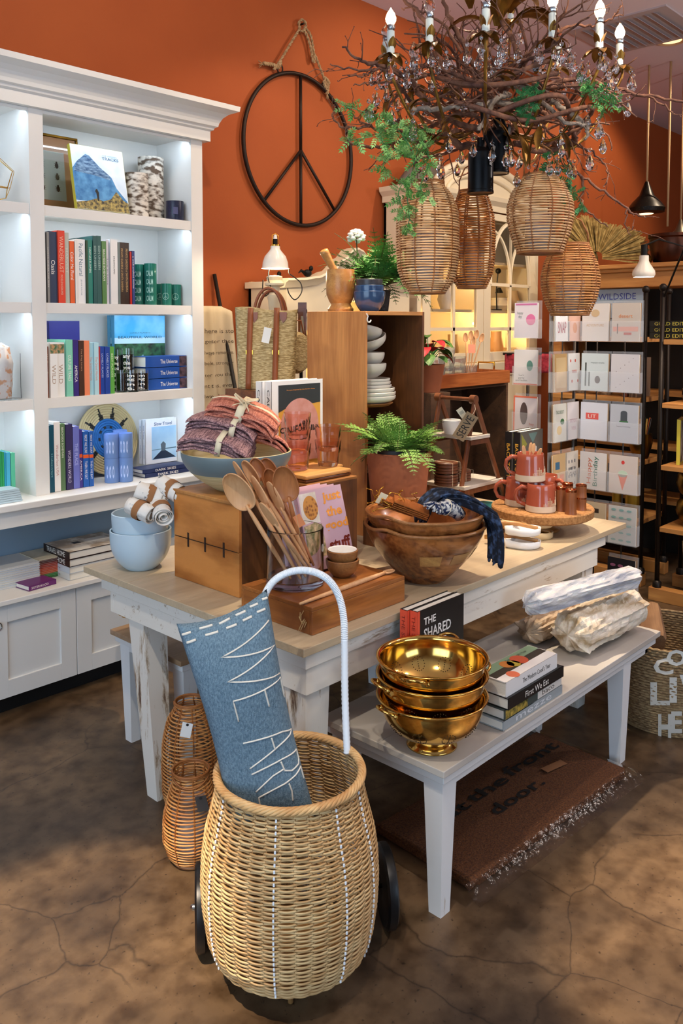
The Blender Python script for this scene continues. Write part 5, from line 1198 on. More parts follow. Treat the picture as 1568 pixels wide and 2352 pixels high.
PT = [(403, 1430), (612, 1350), (524, 1905), (724, 1872)]
PTS = []
def proj(P):
    P = P + c0; d = P - Vector((0, 0, H)); fw = d.x * math.cos(YAW) + d.y * math.sin(YAW); u = d.x * math.sin(YAW) - d.y * math.cos(YAW); w = fw * math.cos(TILT) - d.z * math.sin(TILT); v = fw * math.sin(TILT) + d.z * math.cos(TILT)
    return 784 + F * u / w, CY - F * v / w
def inv(px, py):
    u, v = .5, .5
    for _ in range(14):
        a = proj(psurf(u, v)); b = proj(psurf(u + .01, v)); c = proj(psurf(u, v + .01)); e, f = px - a[0], py - a[1]
        j = ((b[0] - a[0]) / .01, (c[0] - a[0]) / .01, (b[1] - a[1]) / .01, (c[1] - a[1]) / .01); det = j[0] * j[3] - j[1] * j[2]
        u += .8 * (e * j[3] - f * j[1]) / det; v += .8 * (f * j[0] - e * j[2]) / det; u = min(max(u, .012), .985); v = min(max(v, .012), .985)
    return u, v
def stroke(m, pts, r):
    q = [inv(x / 2.306 + 180, y / 2.306 + 1240) for x, y in pts]; o = []
    for a, b in zip(q, q[1:]):
        for k in range(8): o.append(psurf(a[0] + (b[0] - a[0]) * k / 8, a[1] + (b[1] - a[1]) * k / 8, 1, .0004))
    o.append(psurf(*q[-1], 1, .0004)); m.tube(o, r, 6)
chalk = M('chalk_print', 'D8D2C6', .95)
m = MB()
for s in ([(1008, 425), (755, 622), (1040, 550), (790, 752), (1075, 678)], [(1098, 808), (1078, 702), (820, 855), (848, 962)], [(985, 790), (1010, 882)],
          [(872, 1078), (1080, 1015), (1132, 985), (1120, 1030), (1062, 1090), (908, 1212)], [(1022, 1048), (1042, 1112)],
          [(917, 1243), (1080, 1160), (1160, 1090), (1178, 1130), (1165, 1185), (1130, 1222), (1092, 1222), (1072, 1175)], [(1085, 1215), (1030, 1250), (940, 1335)],
          [(1205, 1240), (1180, 1190), (1150, 1245), (1095, 1290), (955, 1365), (962, 1410), (975, 1465)], [(1115, 1290), (1130, 1330), (1135, 1380)]): stroke(m, s, .0021)
m.build('lettering', chalk, cu, 'all'); m = MB()
for s in ((550, 502, 595, 488), (640, 470, 710, 450), (745, 445, 802, 415), (832, 398, 885, 376), (908, 355, 950, 337), (972, 316, 1000, 303), (575, 545, 622, 528), (672, 505, 740, 485), (783, 468, 838, 447), (870, 428, 918, 405), (945, 383, 988, 365)): stroke(m, [(s[0], s[1]), (s[2], s[3])], .0034)
m.build('stitched_dashes', chalk, cu, 'all')
# ================================================================ wicker lanterns
lan = M('lantern_wicker', 'B5743C', .45, col2='D29A5C', scale=14, stretch=(1, 1, 4)); lan_d = M('lantern_dark', '8A5228', .5, col2='A86C38', scale=14); lcand = M('led_candle', 'F2EFE8', .4); plas = M('lantern_sleeve', 'E8E4E6', .12, trans=.85, ior=1.05, alpha=1.)
def lantern(label, loc, prof, rows, ribs, rs, mat, group, handle=None, sleeve=None, candle=None, name='wicker_lantern', rim=.0035, tagc=None, ph=0.):
    o = thing(name, label, 'lantern', loc, 0, group)
    P = [Vector((a, b)) for a, b in prof]
    L = [0]; 
    for a, b in zip(P, P[1:]): L.append(L[-1] + (b - a).length)
    def at(s):
        s *= L[-1]
        for i in range(len(P) - 1):
            if s <= L[i + 1] + 1e-9: return P[i].lerp(P[i + 1], (s - L[i]) / max(L[i + 1] - L[i], 1e-9))
        return P[-1]
    m = MB(); rr = random.Random(rows)
    for k in range(rows):
        q = at((k + .5) / rows); w = rr.uniform(-.0008, .0008)
        m.tube([((q[0] + .0012 * math.sin(5 * a + k)) * math.cos(a), (q[0] + .0012 * math.sin(5 * a + k)) * math.sin(a), q[1] + w + .0008 * math.sin(3 * a + k)) for a in [2 * PI * j / 40 for j in range(40)]], rs, 5, True)
    m.build('woven_shell', mat, o, 'all'); m = MB()
    for i in range(ribs):
        a = 2 * PI * i / ribs + ph; m.tube([((at(s)[0] - rs * .6) * math.cos(a), (at(s)[0] - rs * .6) * math.sin(a), at(s)[1]) for s in [k / 20 for k in range(21)]], rs * 1.05, 4)
        for k in range(rows):
            q = at((k + .5) / rows); m.box(((q[0] + rs * .9) * math.cos(a), (q[0] + rs * .9) * math.sin(a), q[1]), (.0016, .0042, rs * 2.0), Matrix.Rotation(a, 3, 'Z'))
    m.build('ribs', lan_d, o)
    for q in (P[0], P[-1]):
        m = MB()
        for e in (-.0015, .0015): m.tube([((q[0]) * math.cos(a), (q[0]) * math.sin(a), q[1] + e * 1.4) for a in [2 * PI * j / 40 for j in range(40)]], rim, 6, True)
        m.build('rim_ring', lan_d, o, 'all')
    top = P[-1] if P[-1][1] > P[0][1] else P[0]
    if handle: MB().tube(handle(top), .0028, 6).build('handle', lan_d, o, 'all')
    zb = min(P[0][1], P[-1][1]); MB().cyl((0, 0, zb), min(P[0][0], P[-1][0]) * .98, .004, 24).build('base_disc', lan_d, o)
    if candle: MB().cyl((0, 0, zb + .0045), candle[0], candle[1], 28).build('pillar_candle', lcand, o, 1)
    if sleeve: MB().lathe([(sleeve[0], zb + .0045), (sleeve[0], zb + sleeve[1]), (sleeve[0] - .0015, zb + sleeve[1]), (sleeve[0] - .0015, zb + .0045)], 40, cap=False).build('glass_cylinder', plas, o, 1)
    if tagc:
        t = thing('price_tag', tagc[0], 'tag', tagc[1], tagc[2]); MB().bx(-.017, .017, -.0005, .0005, -.024, .024, .0002).build('tag_card', tagc[3], t); MB().lathe([(.002, 0), (.0045, 0), (.0045, .001), (.002, .001)], 16, (0, -.001, .018), (0, -1, 0)).build('eyelet', lcand if tagc[3] is kraft else ink, t)
    return o
g2 = 'wicker lanterns on the floor under the table'
q = Dp(432, 1176, 2.74)
tagw = M('tag_white', 'E4E4E0', .7)
def hoop(r, h, a0=0., flat=0.):
    def f(t): return [((r) * math.cos(a) * math.cos(a0), (r) * math.cos(a) * math.sin(a0), t[1] + h * math.sin(a)) for a in [PI * k / 24 for k in range(25)]]
    return f
def drooped(r, a0): return lambda t: [(r * math.cos(a0 + a), r * math.sin(a0 + a), t[1] + .004 - .035 * math.sin(a)) for a in [PI * k / 24 for k in range(25)]]
lantern('taller brown wicker lantern on the floor behind the short one, white tag on it', (q.x, q.y, 0), [(.062, .004), (.082, .03), (.094, .10), (.096, .20), (.09, .28), (.074, .335), (.052, .37), (.05, .39)], 34, 9, .0028, lan, g2, drooped(.053, a_c - PI / 2 + .1), None, (.04, .12), tagc=('white paper tag tied to the taller floor lantern', Dp(428, 1677, 2.60), (0, math.radians(12), ha), tagw))
q = Dp(432, 1176, 2.50)
lantern('shorter rounded brown wicker lantern on the floor in front, dark tag on it', (q.x, q.y, 0), [(.052, .004), (.070, .025), (.085, .075), (.087, .12), (.078, .18), (.062, .235), (.053, .262), (.056, .285)], 28, 9, .0028, lan, g2, drooped(.057, a_c - PI / 2 + .1), (.06, .18), (.04, .09), tagc=('dark card tag hanging on the shorter floor lantern', Dp(464, 1846, 2.425), (0, math.radians(-12), ha), M('tag_dark', '3E3A38', .6)))
# ================================================================ on the front bench
BZ = .4508
bc_ = Zp(991, 1708, .45)
col_b = M('polished_brass', 'E2B662', .12, 1.)
hole = M('perforation', '3A2408', .7)
def colander(lab, z, ang, foot=True):
    o = thing('colander', lab, 'colander', (bc_.x, bc_.y, z), ang, 'gold colanders nested on the bench'); r, h = .150, .112; n = 18
    ou = [(r * (.34 + .66 * math.sin(HP * k / n) ** .9), .03 + h * (1 - math.cos(HP * k / n)) ** .95) for k in range(n + 1)]
    pr = [(0, .031)] + ou + [(r + .010, .03 + h + .003), (r + .011, .03 + h + .006), (r + .006, .03 + h + .007), (r - .002, .03 + h + .002)] + [(a - .0015, b + .0015) for a, b in ou[::-1][1:]] + [(0, .0325)]
    MB().lathe(pr, 72, cap=False).build('bowl_body', col_b, o, 'all')
    if foot: MB().lathe([(.052, .036), (.050, .028), (.060, .014), (.072, .004), (.073, 0), (.069, 0), (.056, .012), (.046, .028)], 56, cap=False).build('foot_ring', col_b, o, 'all')
    for s in (0, PI):
        pts = [((r + .006 + .028 * math.sin(a)) * 1, .034 * math.cos(a), .03 + h - .008 + .014 * math.sin(a)) for a in [PI * k / 16 for k in range(17)]]
        m = MB().tube([Matrix.Rotation(s, 3, 'Z') @ Vector(p) for p in pts], .0042, 8)
        for e in (-1, 1): m.sphere(Matrix.Rotation(s, 3, 'Z') @ Vector((r + .004, .034 * e, .03 + h - .010)), .008, 10)
        m.build('handle', col_b, o, 'all')
    def onb(a, t, lift):
        k = t * n; i = min(int(k), n - 1); rr = ou[i][0] + (ou[i + 1][0] - ou[i][0]) * (k - i); zz = ou[i][1] + (ou[i + 1][1] - ou[i][1]) * (k - i); return Vector(((rr + lift) * math.cos(a), (rr + lift) * math.sin(a), zz - lift * .6))
    for c in range(10):
        a0 = 2 * PI * c / 10; m = MB()
        for k in range(16):
            q_ = 2 * PI * k / 16; 
            for lf_ in (.0003, -.0022): m.sphere(onb(a0 + .15 * math.cos(q_), .55 + .13 * math.sin(q_), lf_), .0016, 6)
        for k in range(5):
            for lf_ in (.0003, -.0022): m.sphere(onb(a0, .47 + .04 * k, lf_), .0016, 6)
        m.build('perforations', hole, o)
for k, (z, a, lab) in enumerate(((BZ, 2.9, 'lowest gold footed colander standing on the bench'), (BZ + .062, 2.7, 'middle gold colander nested in the stack'), (BZ + .110, .35, 'topmost gold colander, its perforated inside showing'))): colander(lab, z, a, k == 0)
# books on the bench
nr = Zp(1155, 1680, BZ); rt = Zp(1290, 1592, BZ); lf_ = Zp(1083, 1654, BZ)
W1 = rt.x - nr.x; D1 = lf_.y - nr.y
def mcy(r, t, h, d):
    patch(r, t, .001, d - .001, .001, h - .001, cmat('E9E6E2'), lift=.0003); patch(r, t, d * .34, d - .002, .004, h - .004, cmat('2A2418'), lift=.0007); patch(r, t, d * .62, d - .002, .004, h - .004, M('cover_sage', '7E9A7A', .45), lift=.0011)
    for cy_, cz_, rr_, c in ((.60, .42, .03, 'C8502A'), (.55, .55, .022, 'B8A030'), (.66, .62, .024, 'C87A2A')): poly_art(r, t, [(d * cy_ + rr_ * math.cos(a), h * cz_ + rr_ * math.sin(a)) for a in [2 * PI * k / 18 for k in range(18)]], cmat(c), .0016)
    poly_art(r, t, [(d * .17 + .021 * math.cos(a), h * .78 + .021 * math.sin(a)) for a in [2 * PI * k / 24 for k in range(24)]], cmat('E0724C'), .0009)
    ctext(r, t, "The Modern Cook's Year", d * .82, h * .5, w=d * .3, mat=ink) if 0 else None
    lettering(r, "The Modern Cook's Year", (t / 2, d * .8, h * .42), (0, 0, -1), (0, 1, 0), ink, h=.012, w=h * .5, lift=.0015)
z = BZ
for t, w, d, col, spn, lab, fn, ox, oy in ((.028, W1, D1, '9AA3A6', [('mezze', 'D9DEE0', .5, .5, .6)], 'pale grey patterned cookbook at the bottom of the bench stack', None, 0, 0),
     (.031, W1 * .97, D1 * .97, '3E4A48', [('baco', 'E8E4DA', .25, .55, .22)], 'cookbook with photo spine lettered baco, second from the bottom on the bench', None, -.002, .002),
     (.035, W1 * .94, D1 * .93, '161516', [('First We Eat', W_, .5, .55, .42)], 'black cookbook lettered First We Eat, second from the top on the bench', None, -.004, -.006),
     (.046, W1 * .86, D1 * .98, 'E9E6E2', [("The Modern Cook's Year", '1E1E20', .42, .34, .55)], "thick white book lettered The Modern Cook's Year on top of the bench stack", mcy, -.03, .004)):
    r = book(lab, (nr.x + W1 + ox, nr.y + oy, z + t / 2), (0, -HP, 0), t - .0006, w, d, col, spn, None, fn); z += t
    if 'baco' in lab:
        MB().bx(-t / 2 + .002, t / 2 - .002, -.0012, 0, w * .62, w * .98).build('food_photo', M('food_photo', '2A3A14', .5, col2='C8A84A', scale=60), r); MB().bx(-t / 2 + .002, t / 2 - .002, -.0009, 0, .001, w * .44).build('label_panel', cmat('D8D4CC'), r)
sh_ = cmat('161516')
def shared(r, t, h, d): 
    for s, z_ in (('THE', .88), ('SHARED', .76), ('TABLE', .62)): lettering(r, s, (t / 2, d * .13, h * z_), (0, 1, 0), (0, 0, 1), white_ink, h=h * (.10 if s != 'THE' else .07), w=d * (.58 if s == 'SHARED' else .48 if s == 'TABLE' else .25), center=False, bold=.015)
for k in (1, 0):
    yv = 1.545 + .030 * k; a = Yp(958, 1500, 1.545); b_ = Yp(1064, 1460, 1.545); h = Yp(1010, 1383, 1.55).z - BZ
    r = book(['front', 'rear'][k] + ' copy of THE SHARED TABLE, black cover and orange-red spine, on the bench', (a.x - .012 * k, yv + .014, BZ), (0, 0, -HP), .028, h, b_.x - a.x, '161516', [], None, shared)
    MB().bx(-.0138, .0138, -.0012, .0004, .001, h - .001).build('red_spine', cmat('E2553A'), r); lettering(r, 'THE SHARED TABLE', (0, -.0012, h * .6), (0, 0, -1), (1, 0, 0), cmat('8A2A1C'), h=.013, w=h * .7)
    MB().bx(.0134, .0143, 0, .012, .001, h - .001).build('red_hinge', cmat('E2553A'), r)
# crystals
def crystal(lab, a, b, w, hgt, seed, mat, nside=7, tw_=.0, rough=.08, name='selenite_log'):
    a, b = Vector(a), Vector(b); ax = (b - a); L = ax.length; ax.normalize(); o = thing(name, lab, 'crystal', a, 0, None); rr = random.Random(seed)
    sd = ax.cross(UP).normalized(); up = sd.cross(ax).normalized(); m = MB(); base = [(math.cos(2 * PI * i / nside + .3) * rr.uniform(.85, 1.1), math.sin(2 * PI * i / nside + .3) * rr.uniform(.85, 1.1)) for i in range(nside)]
    ns, sub = 46, 6
    pl = []
    for i in range(nside):
        p, q = base[i], base[(i + 1) % nside]
        for k in range(sub): pl.append((p[0] + (q[0] - p[0]) * k / sub, p[1] + (q[1] - p[1]) * k / sub))
    rings = []
    for j in range(ns + 1):
        t = j / ns; e = 1 - .45 * max(0, (abs(t - .5) - .455) / .045) ** 1.5; rg = []
        for i, (x, y) in enumerate(pl):
            st = noise.noise(Vector((x * 9 + seed, y * 9, t * 1.1))) * rough * 1.3 + noise.noise(Vector((x * 2.5, y * 2.5 + seed, t * 5))) * rough * .9 + (noise.noise(Vector((x * 14, y * 14, t * 18 + seed))) * rough * .8)
            k = e * (1 + st); off = (noise.noise(Vector((x * 3, y * 3, seed * 2.))) * .05 * L) * (1 if t > .5 else -1) * (abs(t - .5) * 2) ** 6
            rg.append(m.bm.verts.new(ax * (t * L + off) + sd * x * w / 2 * k + up * y * hgt / 2 * k))
        rings.append(rg)
    for p, q in zip(rings, rings[1:]):
        for i in range(len(pl)): m._f([p[i], p[(i + 1) % len(pl)], q[(i + 1) % len(pl)], q[i]])
    for rg, tt in ((rings[0], -1), (rings[-1], 1)):
        c = m.bm.verts.new(sum((v.co for v in rg), Vector()) / len(rg) + ax * tt * .012)
        for i in range(len(pl)): m._f([rg[i], rg[(i + 1) % len(pl)], c])
    m.build('crystal_body', mat, o, False); return o
sel = M('selenite', 'A9AFBC', .25, col2='F2F1F0', scale=9, stretch=(.35, 3, 3), lo=.38, hi=.6, sss=.3, trans=.25, coat=.3, bump=1., bscale=30, bstretch=(.2, 3, 3)); sel2 = M('selenite_warm', 'A8906C', .35, col2='EADFCC', scale=9, stretch=(.35, 3, 3), lo=.36, hi=.58, sss=.25, bump=1., bscale=30, bstretch=(.2, 3, 3)); rock = M('crystal_matrix', '8A6E52', .7, col2='C9B49A', scale=14, sss=.1, bump=1., bscale=60)
A = Zp(1322, 1520, .45); 
crystal('large cream selenite log lying on the far end of the bench', Vector((2.72, 1.43, .535)), Vector((3.17, 1.40, .545)), .185, .165, 4, sel2, 6, rough=.12)
crystal('brown rocky crystal chunk beside the cream selenite log', Vector((2.72, 1.60, .50)), Vector((3.05, 1.58, .51)), .13, .098, 12, rock, 7, rough=.22, name='crystal_chunk')
p0 = Dp(1212, 1388, 2.93); p1 = Dp(1462, 1322, 3.18)
crystal('long pale blue-white selenite log resting on top of the cream one', p0, p1, .105, .105, 7, sel, 6, rough=.10)
# ================================================================ doormat in its plastic wrap
mc = [Zp(868, 1885, .035), Zp(1066, 2036, .035), Zp(1428, 1772, .035), Zp(1250, 1668, .035)]
ctr = sum(mc, Vector()) / 4; ex = (mc[2] - mc[1]).normalized(); ey = UP.cross(ex); ML = (mc[2] - mc[1]).length / 2; MW = ((mc[0] - mc[1]).length) / 2 * .97
dm = thing('doormat', 'brown coir doormat with black typewriter lettering, wrapped in plastic under the bench', 'doormat', (ctr.x, ctr.y, 0), math.atan2(ex.y, ex.x))
coir = M('coir', '4A2C1A', .95, col2='744826', scale=180, bump=1.0, bscale=260)
m = MB(); rr = random.Random(3)
m.grid(lambda u, v: Vector(((u - .5) * 2 * ML, (v - .5) * 2 * MW, .034 + .0022 * noise.noise(Vector((u * 90, v * 50, 1))) + .002 * noise.noise(Vector((u * 9, v * 6, 4))) - (.02 if min(u, 1 - u, v, 1 - v) < .004 else 0))), 170, 90)
m.build('coir_pile', coir, dm, 'all', fix=False); MB().bx(-ML, ML, -MW, MW, .003, .030, .002).build('backing', coir, dm)
m = MB()
for s in (0, 1):
    for k in range(700):
        x, y = (rr.uniform(-ML, ML), -MW) if rr.random() < .75 else (-ML, rr.uniform(-MW, MW)); b0 = Vector((x, y, rr.uniform(.006, .03))); d_ = Vector((rr.uniform(-.3, .3), -1 if y == -MW else 0, rr.uniform(-.3, .4))) + (Vector((-1, 0, 0)) if x == -ML else Vector()); e = b0 + d_.normalized() * rr.uniform(.003, .010)
        w = Vector((.0006, .0006, 0)); m.quad(b0 - w, b0 + w, e + w * .3, e - w * .3)
m.build('fibre_fringe', coir, dm, fix=False)
mink = M('mat_black', '14100E', .95)
def mt_text(s, px, py, w, h):
    q = Zp(px, py, .037); loc = q - Vector((ctr.x, ctr.y, 0)); x = loc.dot(ex); y = loc.dot(ey); lettering(dm, s, (x, y, .0375), (1, 0, 0), (0, 1, 0), mink, h=h, w=w, bold=.02, lift=.0008)
ln = lambda a, b: (Zp(*b, .037) - Zp(*a, .037)).length
mt_text('at', 1048, 1862, ln((1028, 1878), (1072, 1848)) * 1.15, .042); mt_text('the', 1118, 1812, ln((1075, 1838), (1160, 1786)), .052); mt_text('front', 1218, 1742, ln((1162, 1775), (1275, 1706)), .055); mt_text('door.', 1186, 1828, ln((1128, 1862), (1246, 1792)), .052)
q = Zp(1272, 1760, .04); kt = thing('kraft_label', 'small kraft label lying on the doormat', 'tag', (q.x, q.y, .0405), (0, .02, math.atan2(ex.y, ex.x) - .12)); MB().bx(-.055, .055, -.016, .016, 0, .0012).build('label_card', M('kraft_label', '8A5E3C', .7), kt)
film = M('plastic_film', 'FFF6EC', .12, trans=1., ior=1.12, bump=.9, bscale=30)
m = MB(); m.grid(lambda u, v: Vector(((u - .5) * 2 * (ML + .035), -MW - .004 - .055 * v, .036 * (1 - v) ** 1.4 + .002 + .005 * abs(noise.noise(Vector((u * 40, v * 5, 2)))))), 120, 10); m.grid(lambda u, v: Vector((ML + .003 + .04 * v, (u - .5) * 2 * (MW + .03), .036 * (1 - v) ** 1.4 + .002 + .004 * abs(noise.noise(Vector((u * 30, v * 5, 7)))))), 60, 8); m.grid(lambda u, v: Vector((-ML - .003 - .06 * v, (u - .5) * 2 * (MW + .03), .036 * (1 - v) ** 1.4 + .002 + .006 * abs(noise.noise(Vector((u * 30, v * 5, 9)))))), 60, 8)
m.build('plastic_wrap', film, dm, 'all', fix=False)
# ================================================================ jute basket at the right edge
jute = M('jute', '7A5E40', .9, col2='B0946A', scale=60, stretch=(1, 1, 2), bump=.8, bscale=160)
jb = thing('jute_basket', 'large round jute basket with white painted letters at the right edge', 'basket', (3.475, 1.37, 0)); m = MB(); R0 = .25
def jr(z): return R0 * (.80 + .22 * math.sin(min(z / .34, 1) * 2.2)) + .012
for k in range(34):
    z = .006 + k * .0108; m.tube([((jr(z) + .0018 * math.sin(60 * a + k * 2.6)) * math.cos(a), (jr(z) + .0018 * math.sin(60 * a + k * 2.6)) * math.sin(a), z + .0008 * math.sin(60 * a + k)) for a in [2 * PI * j / 240 for j in range(240)]], .0062, 5, True)
m.build('braided_wall', jute, jb, 'all'); MB().cyl((0, 0, .001), jr(0), .008, 40).build('base', jute, jb)
m = MB(); q = [(-.10 + R0 * .0, 0, 0)]
hd = [Vector((R0 * math.cos(a) * .98, R0 * math.sin(a) * .98, .36 + .09 * math.sin(PI * (k / 16)))) for k, a in [(k, 1.2 + 1.0 * k / 16) for k in range(17)]]
m.tube(hd, .014, 8); m.build('rope_handle', jute, jb, 'all')
chk = M('white_letter_paint', 'D9D4C8', .9)
def on_jute(s, px0, px1, py0, py1):
    """letters wrapped on the basket wall"""
    o = lettering(jb, s, (0, 0, 0), (1, 0, 0), (0, 1, 0), chk, h=1., w=1., bold=.03)
    me = o.data
    L0, L1 = [], []
    for v in me.vertices:
        px = (px0 + px1) / 2 + v.co.x * (px1 - px0); py = (py0 + py1) / 2 - v.co.y * (py1 - py0)
        d = _ray(px, py); ox, oy = -jb.location.x, -jb.location.y; R = R0 * 1.02 + .020
        for _ in range(4):
            A_ = d.x ** 2 + d.y ** 2; B_ = d.x * ox + d.y * oy; Cc = ox * ox + oy * oy - R * R; t = (-B_ - math.sqrt(max(B_ * B_ - A_ * Cc, 0))) / A_; z = H + d.z * t; R = jr(z) + .0085
        v.co = Vector((ox + d.x * t, oy + d.y * t, z))
    return o
on_jute('C', 1500, 1546, 1512, 1550); on_jute('O', 1530, 1576, 1492, 1530); on_jute('L', 1493, 1538, 1567, 1620); on_jute('I', 1537, 1554, 1556, 1614); on_jute('V', 1560, 1600, 1550, 1606); on_jute('H', 1511, 1541, 1640, 1700); on_jute('E', 1541, 1566, 1634, 1684)
lg = MB(); 
fwd_ = wood('firewood', '6A4A30', 'A88058', 0, 5, .8)
fo = thing('firewood_log', 'split firewood log sticking out of the jute basket', 'log', (3.40, 1.40, .33), (0, -.25, .5)); lg.lathe([(0, -.02), (.045, -.02), (.05, 0), (.048, .22), (.04, .235), (0, .235)], 14, (0, 0, 0), (1, 0, 0), fn=lambda t, z: 1 + .12 * math.sin(3 * t + 1)); lg.build('log_body', fwd_, fo, True)
# small seagrass basket with printed cloth on the rear bench
q = Zp(290, 1420, .455); sb = thing('seagrass_basket', 'small braided seagrass basket on the rear bench behind the table corner', 'basket', (q.x + .09, q.y + .03, .451)); sg_ = M('seagrass', 'A8743C', .8, col2='D9AC6A', scale=40, bump=.6, bscale=120); m = MB()
for k in range(10): z = .008 + k * .0155; r = .085 + .035 * (k / 9) ** .8; m.tube([((r + .003 * math.sin(14 * a + k * PI)) * math.cos(a), (r + .003 * math.sin(14 * a + k * PI)) * math.sin(a), z) for a in [2 * PI * j / 84 for j in range(84)]], .0085, 6, True)
m.build('braided_wall', sg_, sb, 'all'); MB().cyl((0, 0, .001), .085, .008, 30).build('base', sg_, sb)
o = thing('printed_cloth', 'blue and white printed cloth folded in the small seagrass basket', 'cloth', sb.location + Vector((0, 0, .05)), (.2, .3, .4)); m = MB()
for k in range(5): m.box((0, 0, .018 * k), (.10, .095, .015), Euler((.03 * k, .02, .1 * k)), .006)
m.build('folded_cloth', M('blue_print', 'E6E6EA', .8, col2='2A4A8A', scale=22, lo=.56, hi=.58), o, True)
# ================================================================ branch chandelier
HB = Dp(1115, 235, 3.0)
ch = thing('chandelier', 'large chandelier of twisted branches, gold leaves, candle bulbs and crystal drops over the table', 'chandelier', (HB.x, HB.y, 0)); CO = Vector((HB.x, HB.y, 0))
bark = M('vine_bark', '54342A', .8, col2='8A5C44', scale=30, stretch=(1, 1, .3), bump=.8, bscale=120); bark2 = M('grey_bark', '77655A', .85, col2='B4A08C', scale=40, bump=1., bscale=120)
lg_ = M('gold_leaf', 'A87830', .35, .8, col2='5A4020', scale=26, lo=.3, hi=.7); sleeve_m = M('candle_sleeve', 'DDE2D8', .5); crys = M('crystal_glass', 'FFFFFF', .0, trans=1., ior=1.5)
rr = random.Random(21)
mb, mb2 = MB(), MB()
def twig(m, p, d, L, r, depth):
    pts = [p.copy()]; n = max(3, int(L / .028)); d = d.normalized()
    for i in range(n):
        d = (d + Vector((rr.uniform(-.35, .35), rr.uniform(-.35, .35), rr.uniform(-.3, .3)))).normalized(); p = p + d * L / n; pts.append(p.copy())
        if depth and rr.random() < .42: twig(m, p, (d + Vector((rr.uniform(-1, 1), rr.uniform(-1, 1), rr.uniform(-.8, .8)))).normalized(), L * rr.uniform(.25, .5), r * .55, depth - 1)
    m.tube(pts, [max(r * (1 - .6 * i / n), .0011) for i in range(n + 1)], 5)
    m.sphere(pts[-1], max(r * .5, .0022), 5)
def guided(pp, r0, r1, m=None, tw=1., jit=.006):
    P = [Dp(*q) - CO for q in pp]; C = cr(P, 6); C = [c + Vector((rr.uniform(-jit, jit), rr.uniform(-jit, jit), rr.uniform(-jit, jit))) * (0 if i in (0, len(C) - 1) else 1) for i, c in enumerate(C)]
    n = len(C); (m or mb).tube(C, [r0 + (r1 - r0) * i / (n - 1) for i in range(n)], 7)
    for i in range(2, n - 1):
        if rr.random() < .16 * tw: d = (C[i + 1] - C[i]).normalized(); twig(m or mb, C[i], d + Vector((rr.uniform(-1, 1), rr.uniform(-1, 1), rr.uniform(-.7, .9))), rr.uniform(.03, .12), (r0 + (r1 - r0) * i / n) * .45, 1)
G = [([(1100, 300, 3.0), (1000, 262, 2.9), (945, 190, 2.8), (880, 152, 2.75), (830, 140, 2.7), (786, 108, 2.65)], .013, .003),
     ([(940, 190, 2.8), (900, 165, 2.75), (850, 160, 2.72), (800, 160, 2.7), (758, 147, 2.7)], .006, .002), ([(860, 158, 2.75), (830, 175, 2.72), (798, 172, 2.7)], .004, .002),
     ([(955, 262, 2.9), (930, 215, 2.85), (900, 188, 2.8), (860, 190, 2.75), (812, 196, 2.7)], .007, .002),
     ([(1080, 250, 3.0), (1020, 165, 2.9), (1000, 100, 2.85), (975, 50, 2.8), (930, 0, 2.8), (900, -30, 2.8)], .011, .005),
     ([(1150, 262, 3.05), (1090, 150, 2.95), (1040, 60, 2.9), (1010, -10, 2.9)], .012, .006), ([(1060, 120, 2.9), (1005, 45, 2.85), (960, 25, 2.8), (922, 18, 2.8)], .006, .002),
     ([(1130, 250, 3.0), (1190, 140, 2.9), (1150, 40, 2.9), (1115, -40, 2.9)], .011, .006), ([(1150, 230, 3.0), (1220, 120, 2.9), (1260, 80, 2.9), (1310, 62, 2.9), (1368, 58, 2.9)], .010, .004),
     ([(1240, 110, 2.9), (1275, 60, 2.9), (1300, 20, 2.85), (1310, -20, 2.85)], .005, .002), ([(1368, 58, 2.9), (1400, 45, 2.85), (1430, 32, 2.85)], .004, .002), ([(1400, 45, 2.85), (1420, 25, 2.85), (1424, 12, 2.85)], .003, .0015),
     ([(1170, 250, 3.0), (1260, 195, 3.0), (1350, 185, 3.0), (1420, 205, 2.95), (1480, 218, 2.95), (1568, 236, 2.9), (1640, 250, 2.9)], .009, .0035), ([(1478, 217, 2.95), (1520, 238, 2.92), (1550, 262, 2.9)], .004, .0025),
     ([(1250, 335, 2.95), (1330, 292, 2.9), (1400, 286, 2.88)], .007, .003), ([(1380, 286, 2.9), (1395, 310, 2.88), (1404, 345, 2.86)], .004, .002),
     ([(1290, 345, 3.0), (1330, 400, 2.95), (1390, 440, 2.92), (1440, 480, 2.9), (1482, 500, 2.88)], .006, .003), ([(1335, 405, 2.95), (1335, 445, 2.93), (1332, 478, 2.92)], .005, .003), ([(1440, 480, 2.9), (1438, 515, 2.9), (1448, 540, 2.9)], .003, .0015), ([(1330, 470, 2.92), (1360, 495, 2.92), (1395, 521, 2.9)], .004, .002),
     ([(1290, 310, 3.0), (1350, 345, 2.95), (1385, 375, 2.93), (1395, 405, 2.92), (1388, 430, 2.92)], .004, .002), ([(1330, 330, 2.95), (1350, 365, 2.93), (1352, 390, 2.93)], .003, .0015),
     ([(985, 330, 2.9), (930, 320, 2.85), (880, 335, 2.8), (830, 335, 2.78), (800, 322, 2.76), (806, 300, 2.76)], .008, .003), ([(960, 300, 2.9), (900, 300, 2.85), (850, 290, 2.8), (810, 265, 2.78), (800, 245, 2.78)], .006, .002), ([(850, 290, 2.8), (790, 295, 2.78), (765, 270, 2.77), (768, 240, 2.77)], .005, .002),
     ([(1050, 300, 2.95), (980, 330, 2.9), (950, 380, 2.86)], .013, .005), ([(1180, 300, 3.0), (1120, 330, 2.95), (1060, 335, 2.9), (1010, 300, 2.9)], .016, .012), ([(1180, 330, 3.0), (1250, 350, 3.0), (1300, 330, 3.0), (1330, 300, 3.0)], .012, .007)]
